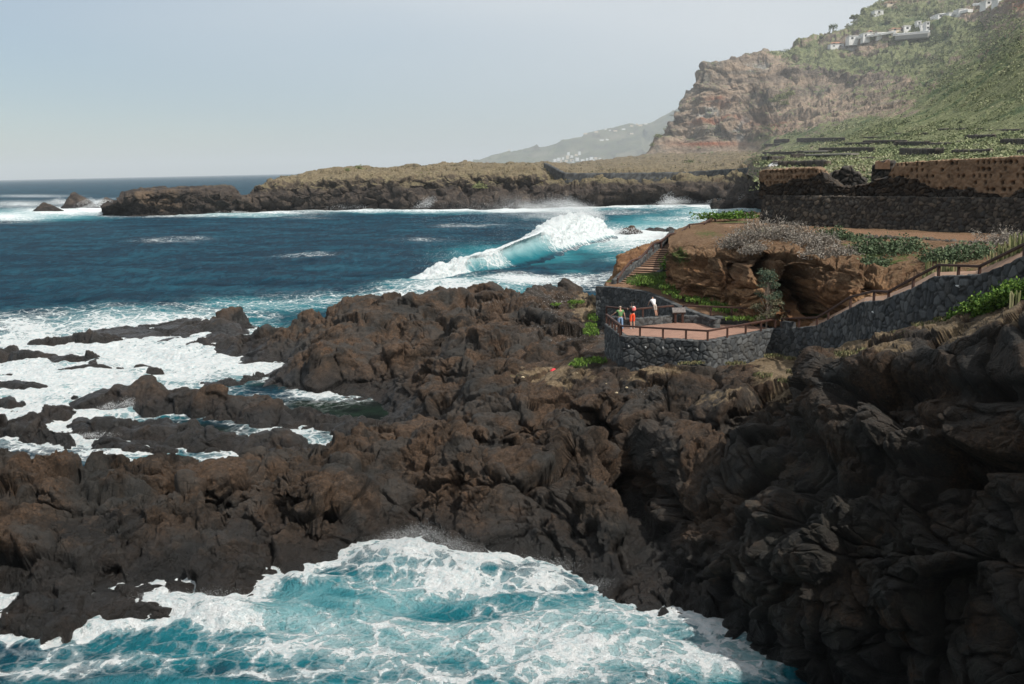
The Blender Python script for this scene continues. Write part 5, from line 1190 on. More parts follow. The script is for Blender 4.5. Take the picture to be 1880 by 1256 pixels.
def clump_pts(n, c, r, seed=0, lobes=.45):
    d = LR.normal(size=(n, 3)); d /= np.linalg.norm(d, axis=1)[:, None]; d[:, 2] = np.abs(d[:, 2])
    k = 1 + lobes * fbm(d * 2.2 + seed * 3.1, 2, seed) * 1.6; rad = (LR.rand(n) ** .38) * k
    return np.asarray(c) + d * rad[:, None] * np.asarray(r), rad / k
def plant(name, label, cat, c, r, n, leaf, mat, seed=0, elong=1.6, up=.0, group=None, stem=True, kind=None, smat=None):
    c = np.array(c, float); root = thing(name, tuple(c)); tag(root, label, cat, group)
    pts, q = clump_pts(n, (0, 0, 0), r, seed); V, F = leaves(pts, leaf, elong, up); tone = np.repeat(np.clip(.15 + .7 * LR.rand(n) * (0.6 + .5 * fbm(pts / (max(r) * .5) + seed, 2, seed)), 0, 1), 4)
    fast_mesh('foliage', V, F, mat, dict(tone=tone), smooth=False, parent=root)
    if stem:
        m = MB(); rs = random.Random(seed)
        for i in range(5):
            a = rs.uniform(0, 6.28); m.bar((0, 0, -.15), (math.cos(a) * r[0] * .5, math.sin(a) * r[1] * .5, r[2] * .75), max(.02, r[2] * .05), max(.02, r[2] * .05))
        m.build('stem', M_CRW, root)
    return root
def on_orange(px, py): return ORANGE.at(px, py)
BUSH = [(1348, 452, 1.5, 1.0, 'grey twiggy bush at the left end of the cliff top'), (1372, 446, 1.8, 1.3, 'pale grey bush on the cliff edge above the square alcove'), (1398, 434, 2.0, 1.6, 'biggest grey leafless bush just below the great wall corner'),
        (1424, 438, 1.9, 1.5, 'rounded grey bush above the blue green tree'), (1446, 436, 1.6, 1.4, 'grey bush on the brow above the large cave'), (1470, 442, 1.7, 1.3, 'grey twiggy bush right of the cave brow'), (1492, 452, 1.6, 1.1, 'grey bush leaning over the right end of the cave'),
        (1512, 448, 1.5, 1.0, 'sparse grey bush below the bend of the footpath'), (1388, 462, 1.3, .9, 'low grey bush hanging over the cliff lip'), (1545, 468, 1.4, .8, 'low grey brown bush left of the domed green shrub'), (1500, 470, 1.2, .8, 'small grey bush on the lip right of the cave'),
        (1832, 446, 1.6, 1.0, 'grey bush under the path near the right edge'), (1860, 450, 1.5, 1.1, 'pale grey bush next to the spiky stems at the right edge'), (1780, 462, 1.4, .8, 'grey brown bush among the far spiky stems'), (1746, 470, 1.2, .7, 'small grey bush below the tumbled wall')]
for k, (px, py, r, h, lab) in enumerate(BUSH):
    p = on_orange(px, py); r *= .85; h *= .85; plant('bush', lab, 'bush', p - (0, 0, .12), (r, r * .8, h), 1700, .05, M_GREY, k + 1, elong=3.2, up=.5, group='grey bushes on the cliff top')
for k, (px, py, r, h, lab) in enumerate([(1594, 462, 1.3, 1.0, 'small dome of green shrub left of the larger green mound'), (1640, 464, 1.9, 1.05, 'wide low mound of sage green shrub on the bare slope'), (1662, 460, 1.3, .8, 'right shoulder shrub of the sage green mound'), (1607, 486, 1.0, .5, 'green shrub trailing down below the sage mound'),
                                       (1525, 436, 1.1, .7, 'olive green shrub beside the footpath bend'), (1552, 440, 1.2, .6, 'flat green shrub at the start of the tumbled wall'), (1766, 478, 1.5, .9, 'dark green shrub behind the ramp railing'), (1790, 470, 1.4, .8, 'green shrub between railing and tumbled wall'), (1728, 476, 1.2, .7, 'sage shrub above the railing corner')]):
    p = on_orange(px, py); plant('shrub', lab, 'shrub', p - (0, 0, .1), (r, r * .8, h), 1700, .10, M_SAGE, k + 31, group='green shrubs above the cliff')
# blue green tree leaning out of the cave
def tree(loc0, h, crown, mat, label, seed, leaf=.12, n=2600, cat='tree', name='tree'):
    r = thing(name, tuple(loc0)); tag(r, label, cat); m = MB(); rs = random.Random(seed); tips = []
    m.bar((0, 0, -.3), (.1 * h, 0, h * .45), .10 * h / 2, .10 * h / 2)
    for i in range(13):
        a = rs.uniform(0, 6.28); t_ = (.1 * h + math.cos(a) * crown * .6, math.sin(a) * crown * .5, h * rs.uniform(.5, .9)); m.bar((.05 * h, 0, h * rs.uniform(.2, .45)), t_, .035 * h / 2, .035 * h / 2); tips.append(t_)
    m.build('trunk', M_CRW, r); P_ = []
    for t_ in tips:
        q, _ = clump_pts(n // 13, t_, (crown * .34, crown * .34, crown * .30), seed); P_.append(q - (0, 0, crown * .1))
    P_ = np.concatenate(P_); V, F = leaves(P_, leaf, 2.2); fast_mesh('crown', V, F, mat, dict(tone=np.repeat(LR.rand(len(P_)), 4)), smooth=False, parent=r)
    return r
tr = thing('tree', tuple(PD(1407, 592, 60.6))); tag(tr, 'slender blue green tree standing in front of the cave', 'tree'); m = MB(); rs = random.Random(5); P_ = []
m.bar((0, 0, -.4), (.05, 0, 1.2), .09, .09)
for i in range(44):
    a = rs.uniform(0, 6.28); zz = rs.uniform(.15, 3.0); rr_ = .95 * (1.2 - zz / 3.6); t_ = (math.cos(a) * rr_ * rs.uniform(.4, 1), math.sin(a) * rr_ * .8, zz); m.bar((.03, 0, zz * .45), t_, .022, .022)
    q, _ = clump_pts(150, t_, (.34, .34, .30), i); P_.append(q)
m.build('trunk', M_CRW, tr); P_ = np.concatenate(P_); V, F = leaves(P_, .04, 3.0, .4); fast_mesh('crown', V, F, mat_leaf('dusty_leaves', [(.035, .065, .045), (.065, .10, .065), (.11, .125, .075), (.16, .14, .085)]), dict(tone=np.repeat(np.clip(LR.rand(len(P_)) * .8 + .45 * (P_[:, 2] < 1.5), 0, 1), 4)), smooth=False, parent=tr)
plant('shrub', 'bright green shrub hugging the top of the long staircase', 'shrub', PD(1338, 401, 99), (3.5, 1.6, .7), 1800, .16, M_GREEN, 63)
plant('shrub', 'leafy green shrub against the lower stair wall', 'shrub', PD(1190, 523, 78.3), (1.3, .8, .7), 1700, .09, M_GREEN, 64)
plant('shrub', 'green shrub climbing between the stair wall and the cliff', 'shrub', PD(1230, 494, 75.5), (.7, .8, 1.0), 1200, .09, M_GREEN, 65)
# bright ground cover tumbling beside the ramp wall
P_ = []
def sheet_near(px, py):
    g_ = CG.reshape(-1, 3); return g_
CGp = CG.reshape(-1, 3); _cpx, _cpy = proj(CGp)
def cliff_at(px, py):
    k = np.argmin((_cpx - px) ** 2 + (_cpy - py) ** 2); return CGp[k]
ii = [(1772, 578, .7), (1790, 570, .8), (1806, 566, .8), (1822, 562, .8), (1838, 556, .9), (1856, 546, .9), (1874, 538, .9), (1892, 532, .9), (1800, 556, .7), (1846, 543, .8), (1866, 534, .8), (1885, 525, .8), (1905, 520, .9)]
for a, b, r in ii:
    p = PD(a, b, float(np.interp(a, [1760, 1880, 1920], [41.0, 36.0, 35]))); q, _ = clump_pts(1000, p - (0, 0, .25), (r * 1.15, r * .8, .42), a); P_.append(q)
P_ = np.concatenate(P_); V, F = leaves(P_, .085, 1.7, .3); o = fast_mesh('ground_cover', V, F, M_GREEN, dict(tone=np.repeat(LR.rand(len(P_)), 4)), smooth=False)
tag(o, 'bright green leafy ground cover spreading below the ramp wall at the right', 'ground cover', kind='stuff')
# grass banks and tufts
def grass(name, label, spots, mat=M_GRASS, size=.07, per=500):
    P_ = []
    for (px, py, y, rx, ry, h) in spots:
        c = PD(px, py, y); n = int(per * rx * ry); a = LR.rand(n) * 6.28; r = LR.rand(n) ** .5; P_.append(np.stack([c[0] + rx * r * np.cos(a), c[1] + ry * r * np.sin(a), c[2] + LR.rand(n) * h], -1))
    P_ = np.concatenate(P_); V, F = leaves(P_, size, 3.2, 2.2); o = fast_mesh(name, V, F, mat, dict(tone=np.repeat(LR.rand(len(P_)), 4)), smooth=False); tag(o, label, 'grass', kind='stuff'); return o
grass('grass', 'green grass on the bank between footpath and earth cliff', [(1250, 538, 71, 1.4, .9, .18), (1275, 546, 69.2, 1.6, .9, .2), (1300, 552, 67.5, 1.6, .9, .2), (1325, 560, 65.5, 1.6, .9, .2), (1345, 570, 63.8, 1.3, .9, .2), (1215, 520, 74.5, 1.5, 1.2, .25), (1200, 515, 76.5, 1.5, 1.0, .3), (1230, 508, 75, .9, 1.0, .3), (1372, 586, 61, 1.5, .6, .15), (1240, 528, 72.5, 1.2, 1, .2)], per=420)
NVp = proj(NEARV)
def near_at(px, py, rad=6):
    k = (np.abs(NVp[0] - px) < rad) & (np.abs(NVp[1] - py) < rad); c = NEARV[k]
    if len(c) == 0: return P(px, py, 5)
    return c[np.argmin(c[:, 1])]
sp_ = []
for px, py, rx, ry, h in [(1078, 665, .9, .5, .25), (1098, 664, .6, .5, .25), (1062, 670, .6, .4, .15), (1085, 612, .6, 1.2, .3), (1090, 585, .5, 1.2, .3), (1058, 556, .8, .8, .2), (1020, 560, .5, .4, .15), (1085, 600, .5, .8, .25)]:
    p = near_at(px, py); sp_.append((px, py, p[1], rx, ry, h))
grass('grass', 'green grass tufts on the lava left of the lookout', sp_, M_GREEN, .06, 700)
sp_ = []
for px, py, rx, ry, h in [(1440, 640, .6, .3, .2), (1478, 628, .6, .3, .25), (1452, 660, .4, .3, .15), (1456, 685, .35, .3, .15), (1420, 655, .6, .3, .15), (1400, 690, .5, .4, .12), (1270, 668, .8, .2, .12), (1480, 648, .5, .3, .15), (1443, 700, .4, .3, .12), (1350, 668, .6, .3, .1)]:
    p = near_at(px, py); sp_.append((px, py, p[1], rx, ry, h))
for px, py in [(1660, 620), (1630, 632), (1700, 600), (1740, 590), (1600, 648), (1560, 652)]:
    p = cliff_at(px, py); sp_.append((px, py, p[1], .6, .4, .15))
grass('dry_grass', 'dry olive grass tufts on the sandy ground under the walls', sp_, M_DRYB, .06, 800)
# columnar spiky plants by the ramp
SPK = [(1702, 522), (1712, 516), (1722, 512), (1735, 506), (1745, 504), (1705, 505), (1728, 500), (1826, 497), (1834, 486), (1842, 482), (1850, 478), (1858, 474), (1866, 470), (1874, 466), (1838, 474), (1848, 468), (1860, 462), (1870, 458), (1880, 455), (1884, 466), (1822, 490)]
for k, (px, py) in enumerate(SPK):
    y = float(np.interp(px, [1700, 1750, 1820, 1880], [47.2, 45.5, 42.2, 40.0])); c = PD(px, py + 4, y); m = MB(); rs = random.Random(k); tone = []
    for i in range(9):
        a = rs.uniform(0, 6.28); r0 = rs.uniform(.02, .22); r1 = r0 + rs.uniform(0, .12); h = rs.uniform(.4, .8); m.bar((math.cos(a) * r0, math.sin(a) * r0, -.3), (math.cos(a) * r1, math.sin(a) * r1, h), .04, .04)
    near_ = 'left group' if px < 1760 else 'right group'
    nth = ['by the railing corner', 'close to the wall edge', 'between two others', 'next to the slanting rail', 'taller and pale', 'set back from the rail', 'behind the others', 'at the foot of the slanting rail', 'low on the slope', 'against the sloping rail', 'thick and pale', 'thin, mid group', 'leaning, mid group', 'near the frame edge', 'set back, green grey', 'highest of the back row', 'pale, back row', 'green, back row', 'at the very right edge', 'last one against the rail', 'first of its group'][k]
    n_ = len(m.v); o = m.build('candelabra_plant', M_CACT); o.location = tuple(c)
    at = o.data.attributes.new('tone', 'FLOAT', 'POINT'); at.data.foreach_set('value', np.repeat(LR.rand(n_ // 16), 16).astype(np.float32))
    tag(o, 'pale spiky stems behind the ramp railing, %s, %s' % (near_, nth), 'plant', 'spiky upright plants along the ramp')
for k, (px, py) in enumerate([(1856, 562), (1867, 560)]):
    c = PD(px, py, 33.5); m = MB(); rs = random.Random(k + 50)
    for i in range(6):
        a = rs.uniform(0, 6.28); r0 = rs.uniform(.0, .12); m.bar((math.cos(a) * r0, math.sin(a) * r0, -.3), (math.cos(a) * r0 * 1.6, math.sin(a) * r0 * 1.6, rs.uniform(.3, .5)), .035, .035)
    o = m.build('candelabra_plant', M_CACT); o.location = tuple(c); n_ = len(m.v); at = o.data.attributes.new('tone', 'FLOAT', 'POINT'); at.data.foreach_set('value', np.repeat(.5 + .5 * LR.rand(n_ // 16), 16).astype(np.float32))
    tag(o, ['left', 'right'][k] + ' one of two tiny pale spiky plants in front of the green ground cover', 'plant', 'spiky plants on the cliff edge')
# shrubs over the hillside (uncountable)
def scatter(name, label, G, n, mat, dens, r0, r1, per, leafk, seed):
    rs = np.random.RandomState(seed); V = G.reshape(-1, 3); px, py = proj(V); w = dens(V, px, py)
    a = G[:-1, :-1]; ar = np.linalg.norm(np.cross(G[1:, :-1] - a, G[:-1, 1:] - a), axis=-1); A = np.zeros(G.shape[:2]); A[:-1, :-1] = ar
    scr = A.ravel() / np.maximum(V[:, 1], 30) ** 1.3 * w; scr = np.where((px > -60) & (px < 1980) & (py > -60), scr, 0); pr = scr / scr.sum()
    k = rs.choice(len(V), n, p=pr); C_ = V[k] + rs.normal(size=(n, 3)) * .8 * np.array([1, 1, 0]); R_ = (r0 + (r1 - r0) * rs.rand(n) ** 2) * (.6 + V[k][:, 1] / 500)
    d = rs.normal(size=(n, per, 3)); d /= np.linalg.norm(d, axis=-1, keepdims=True); d[..., 2] = np.abs(d[..., 2]) * .8
    pts = C_[:, None] + d * R_[:, None, None] * (.45 + .55 * rs.rand(n, per, 1)); V_, F_ = leaves(pts.reshape(-1, 3), np.repeat(R_ * leafk, per), 1.3)
    base = np.repeat(np.clip(.5 + .5 * rs.normal(size=n) * .35 + .75 * fbm(C_ / 22, 3, 9) + .3 * fbm(C_ / 5, 1, 19), 0, 1), per); tone = np.clip(base * .75 + .25 * rs.rand(n * per) , 0, 1)
    o = fast_mesh(name, V_, F_, mat, dict(tone=np.repeat(tone, 4)), smooth=False); tag(o, label, 'shrubs', kind='stuff')
def dh(V, px, py):
    a = hill_attrs(V, None, px, py); pat = sstep(-.25, .35, fbm(V / np.array([30, 30, 9]), 3, 29)); return .03 + (a['green'] * 1.0 + .35 * ((py > 225) & (px > 1400))) * (.12 + pat)  
scatter('slope_shrubs', 'green and grey shrubs covering the hillside and terraced fields', HGr, 26000, M_SLOPE, dh, .14, .85, 9, .5, 3)
_g, _n = HEAD.grid(400, 160, 3, 3)
scatter('plateau_scrub', 'dry low scrub dotted over the headland plateau', _g, 2600, M_DRYB, lambda V, px, py: (V[:, 2] > 11) * 1.0, .2, .55, 10, .6, 4)
for k, (px, py, r, lab) in enumerate([(1432, 183, 4.5, 'left of the pale yellow bushes on the cliff, upper row'), (1446, 176, 4.0, 'highest pale yellow bush on the cliff ledge'), (1418, 188, 3.6, 'pale yellow bush lower left of the cluster'), (1437, 193, 3.0, 'lowest pale yellow bush of the cliff cluster'), (1206, 252, 3.0, 'yellow green bush on the seaward cliff edge'), (1196, 268, 2.4, 'lower yellow green bush on the seaward cliff edge'), (1264, 302, 3.2, 'yellow green bush alone on the headland plain'), (881, 345, 3.2, 'pale yellow bush halfway down the headland cliff'), (662, 311, 2.6, 'pale round bush on the brow of the headland'), (640, 314, 1.8, 'small pale bush left on the brow of the headland')]):
    S_ = HILL if py < 290 and px > 1180 else HEAD; p = S_.at(px, py); p = p * 1.0; p[1] -= 5
    plant('bush', lab, 'bush', p, (r, r, r * .8), 320, r * .16, M_CACT, k + 80, stem=False, group='pale yellow bushes on the far slopes')
# palms and trees on the skyline
for k, (px, py, h, lab) in enumerate([(1529, 66, 6.5, 'palm with dead skirt beside the first house on the ridge'), (1566, 36, 5.0, 'dark round tree on the skyline above the houses'), (1604, 74, 4.5, 'dark round tree between the pale terrace and the long white wall'), (1630, 42, 4, 'dark tree above the orange house'), (1510, 70, 3.5, 'small dark tree left of the palm on the skyline'), (1720, 22, 3.5, 'dark tree right of the tall white house')]):
    p = HILL.at(px, py)
    if k == 0:
        r = thing('palm_tree', tuple(p)); tag(r, lab, 'palm'); MB().bar((0, 0, -2), (0, 0, h), .8, .8).build('trunk', M_CRW, r); V = []
        t_ = np.linspace(0, 1, 9); pts = []
        for i in range(44):
            a = LR.rand() * 6.28; e = LR.rand(); pts.append(np.stack([np.cos(a) * t_ * 3.2, np.sin(a) * t_ * 3.2, h + 1.4 * t_ * (1.2 - e) * 1.6 - 3.2 * t_ ** 2 * (.3 + e)], -1))
        pts = np.concatenate(pts); V, F = leaves(pts, .55, 2.2); fast_mesh('crown', V, F, M_SAGE, dict(tone=np.repeat(LR.rand(len(pts)), 4)), smooth=False, parent=r)
    else:
        tree(p - (0, 0, 1.5), h, h * .7, M_SLOPE, lab, k + 3, leaf=.7, n=700)
# ------------------------------------------------------------------ houses on the ridge
M_WHITE = NT('white_render'); M_WHITE = M_WHITE.fin(M_WHITE.ramp(M_WHITE.noise(.6, 4), [(.3, (.62, .61, .58)), (.7, (.80, .79, .77))]), .8)
M_CREAM = NT('cream_render'); M_CREAM = M_CREAM.fin((.62, .52, .40), .85)
M_ROOF = NT('tile_roof'); M_ROOF = M_ROOF.fin((.36, .17, .10), .85)
M_GLASS = NT('window_glass'); M_GLASS = M_GLASS.fin((.03, .035, .04), .15, None, .5)
M_GREYR = NT('grey_render'); M_GREYR = M_GREYR.fin((.30, .29, .27), .9)
def house(px0, px1, py0, py1, label, wall=M_WHITE, roof='flat', floors=1, yoff=-4, depth=8, nwin=None, S=None, cat='house', name='house', grp='white houses along the ridge', far=None):
    S = S or HILL; pc = (px0 + px1) / 2; b = S.at(pc, py1) if far is None else PD(pc, py1, far); y = b[1] + yoff; a = PD(px0, py1, y); c = PD(px1, py1, y); t_ = PD(pc, py0, y)
    w = c[0] - a[0]; h = t_[2] - (a[2] + c[2]) / 2; o = thing(name, ((a[0] + c[0]) / 2, y, (a[2] + c[2]) / 2)); tag(o, label, cat, grp)
    MB().box(0, depth / 2, -3, w, depth, h + 3 - (.0 if roof == 'flat' else h * .25)).build('wall', wall, o)
    if roof == 'flat':
        MB().box(0, depth / 2, h + .003, w + .5, depth + .5, .3).build('roof', wall, o)
    else:
        e = .5; z = h * .75 + .003; vs = [(-w / 2 - e, -e, z), (w / 2 + e, -e, z), (w / 2 + e, depth + e, z), (-w / 2 - e, depth + e, z), (-w / 4, depth / 2, h + .3), (w / 4, depth / 2, h + .3)]
        mesh_obj('roof', vs, [[0, 1, 5, 4], [1, 2, 5], [2, 3, 4, 5], [3, 0, 4], [3, 2, 1, 0]], M_ROOF, o)
    nw = nwin if nwin is not None else max(1, int(w / 3.2)); fh = h / floors
    for fl in range(floors):
        for i in range(nw):
            x = (i + .5) / nw * w - w / 2; MB().box(x, -.02, fl * fh + fh * .32, min(1.5, w / nw * .55), .12, fh * .42).build('window', M_GLASS, o)
    return o
house(1525, 1549, 77, 87, 'white two storey house with a tiled roof, leftmost on the ridge', roof='hip', floors=2, depth=7)
house(1559, 1582, 66, 74.5, 'low white house at the left of the long pale terrace')
house(1585, 1604, 61, 70, 'white house with a small pink upper storey', M_WHITE, floors=1)
house(1595, 1602, 56, 61.5, 'tiny pink upper room behind the pale terrace', M_CREAM, roof='hip', depth=4)
house(1610, 1628, 60, 66, 'low white shed right of the pink room')
house(1637, 1662, 50, 60, 'cream house with an orange tiled roof in the middle of the row', M_CREAM, roof='hip')
house(1660, 1672, 47.5, 56, 'small white block beside the cream house', floors=1)
house(1684, 1691, 39, 52, 'narrow white tower house', floors=2, depth=5)
house(1690, 1702, 44, 54, 'white house joined to the narrow tower', floors=1)
house(1700, 1706, 40, 62, 'tall thin white building at the end of the retaining wall', floors=3, depth=5)
house(1722, 1742, 26, 32.5, 'long white building left of the pair above the dark rocks', floors=1)
house(1742, 1760, 23, 29, 'white building in the middle of the long upper row', floors=1)
house(1760, 1776, 17, 24, 'white building at the right end of the long upper row', floors=1)
house(1810, 1832, 1, 9, 'bright white house with dark windows near the top edge', floors=1)
house(1832, 1850, -3, 5, 'white house cut by the top edge of the picture', floors=1)
house(1606, 1622, 19, 25, 'white house high on the green slope', floors=1)
house(1629, 1644, 3, 9, 'cream house highest on the slope', M_CREAM, roof='hip')
def ridge_wall(pts, t, label, mat=M_WHITE, th=1.0, name='retaining_wall'):
    m = MB()
    for (a0, b0), (a1, b1) in zip(pts[:-1], pts[1:]):
        n = max(1, int((a1 - a0) / 14))
        for i in range(n):
            f, g_ = i / n, (i + 1) / n; p = HILL.at(a0 + (a1 - a0) * f, b0 + (b1 - b0) * f); q = HILL.at(a0 + (a1 - a0) * g_, b0 + (b1 - b0) * g_); m.bar((p[0], p[1] - 5, p[2] + t * .35), (q[0], q[1] - 5, q[2] + t * .35), th * 4, t)
    tag(m.build(name, mat), label, 'wall')
ridge_wall([(1552, 76), (1580, 72), (1612, 67), (1640, 62)], 1.6, 'long low white parapet under the left houses')
ridge_wall([(1636, 68), (1670, 66), (1703, 62)], 1.8, 'bright white parapet line below the cream house')
ridge_wall([(1640, 75), (1700, 70)], 3.2, 'brownish retaining wall beneath the bright parapet', M_GREYR)
ridge_wall([(1704, 39), (1722, 32), (1745, 30), (1775, 24)], 2.0, 'grey white road wall climbing to the upper row', M_WHITE)
ridge_wall([(1784, 13), (1812, 10)], 1.6, 'short white road wall under the top houses', M_WHITE)
# town at the foot of the far mountain
rs = random.Random(5); k = 0
for (px, py) in [(1019, 297), (1026, 295), (1034, 293), (1042, 291), (1050, 289), (1058, 286), (1064, 284), (1030, 298), (1040, 297), (1050, 296), (1060, 295), (1070, 297), (1078, 296), (1086, 294), (1094, 292), (1102, 294), (1090, 298), (1044, 285), (1052, 298), (1112, 238), (1120, 240), (1130, 241), (1145, 238), (1160, 232), (1170, 229), (1176, 231), (1186, 228), (1105, 258), (1115, 257), (1160, 246), (935, 276), (1075, 246), (1095, 243)]:
    y = 8350 if py > 280 else 9300; w = rs.uniform(3.2, 6.5) if py > 280 else rs.uniform(3, 7); h = rs.uniform(3, 6) if py > 280 else 2.0
    where = 'in the seaside town' if py > 280 else 'high on the far mountain ridge'
    low_ = py > 280
    house(px - w / 2, px + w / 2, py - h, py, 'tiny pale building of the seaside town at the foot of the far mountain' if low_ else 'tiny pale building high on the slope of the far hazy mountain', M_WHITE if rs.random() > .25 else M_CREAM, far=y, yoff=0, depth=36, nwin=0, grp='buildings of the distant seaside town' if low_ else 'buildings on the far mountain ridge', name='building', cat='building')
    k += 1
# cars by the fields
M_CARW = NT('car_white'); M_CARW = M_CARW.fin((.7, .7, .7), .3); M_CARR = NT('car_red'); M_CARR = M_CARR.fin((.45, .05, .03), .3); M_TYRE = NT('tyre'); M_TYRE = M_TYRE.fin((.02, .02, .02), .8)
for k, (px, py, mt, lab) in enumerate([(1465, 300, M_CARW, 'small white car, leftmost of the parked row'), (1471, 303.5, M_CARW, 'white van in front of the parked row'), (1480, 298.5, M_CARR, 'red car in the parked row below the concrete ledge'), (1492, 299, M_CARW, 'white car right of the red one'), (1508, 299, M_CARW, 'white car at the right end of the parked row'), (1423, 305, M_CARW, 'lone white car at the edge of the field wall')]):
    p = HILL.at(px, py + 2); y = p[1]; p = PD(px, py + 3, y); r = thing('car', tuple(p)); tag(r, lab, 'car', 'cars parked below the terraced fields'); s = .62
    prof = [(-2.0, .35), (-2.05, .8), (-1.5, .95), (-.9, 1.42), (.7, 1.42), (1.25, .98), (2.0, .85), (2.1, .4)]
    vs = [(x * s, yy * s, z * s) for yy in (-.85, .85) for x, z in prof]; n_ = len(prof)
    mesh_obj('body', vs, [list(range(n_)), list(range(2 * n_ - 1, n_ - 1, -1))] + [[i, (i + 1) % n_, n_ + (i + 1) % n_, n_ + i][::-1] for i in range(n_)], mt, r)
    for sx in (-1.25, 1.3):
        vs = [(sx * s + .33 * s * math.cos(a), yy * s, .33 * s + .33 * s * math.sin(a)) for yy in (-.9, .9) for a in np.linspace(0, 6.28, 12, endpoint=False)]
        mesh_obj('wheel', vs, [list(range(12)), list(range(23, 11, -1))] + [[i, (i + 1) % 12, 12 + (i + 1) % 12, 12 + i][::-1] for i in range(12)], M_TYRE, r)
    mesh_obj('window', [(-1.3 * s, -.87 * s, .98 * s), (1.05 * s, -.87 * s, .98 * s), (.62 * s, -.87 * s, 1.34 * s), (-.86 * s, -.87 * s, 1.34 * s)], [[0, 1, 2, 3]], M_GLASS, r)
# ------------------------------------------------------------------ people
def skinned(nodes, edges, lvl=1):
    me = bpy.data.meshes.new('tmp'); me.from_pydata([n[:3] for n in nodes], edges, []); o = bpy.data.objects.new('tmp', me); COL.objects.link(o)
    md = o.modifiers.new('Skin', 'SKIN'); md.use_smooth_shade = True
    sv = o.data.skin_vertices[0].data
    for i, n in enumerate(nodes):
        r = n[3]; sv[i].radius = (r, n[4]) if len(n) > 4 else (r, r)
    sv[0].use_root = True
    s2 = o.modifiers.new('Sub', 'SUBSURF'); s2.levels = lvl; s2.render_levels = lvl
    dg = bpy.context.evaluated_depsgraph_get(); dg.update(); m2 = bpy.data.meshes.new_from_object(o.evaluated_get(dg))
    vs = [tuple(v.co) for v in m2.vertices]; fs = [list(p.vertices) for p in m2.polygons]; bpy.data.objects.remove(o); return vs, fs
def tube(a, b, r0, r1, n=6):
    a, b = Vector(a), Vector(b); d = (b - a).normalized(); u = d.orthogonal().normalized(); w = d.cross(u)
    vs = [tuple(p + (u * math.cos(t) + w * math.sin(t)) * r) for p, r in ((a, r0), (b, r1)) for t in [2 * math.pi * i / n for i in range(n)]]
    return vs, [[i, (i + 1) % n, n + (i + 1) % n, n + i] for i in range(n)] + [list(range(n - 1, -1, -1)), list(range(n, 2 * n))]
def cloth(name, col, rough=.85):
    t = NT(name); return t.fin(t.ramp(t.noise(14, 4, .6), [(.3, tuple(.82 * c for c in col)), (.7, tuple(min(1, 1.1 * c) for c in col))]), rough)
M_SKIN = cloth('skin', (.52, .30, .21), .55)
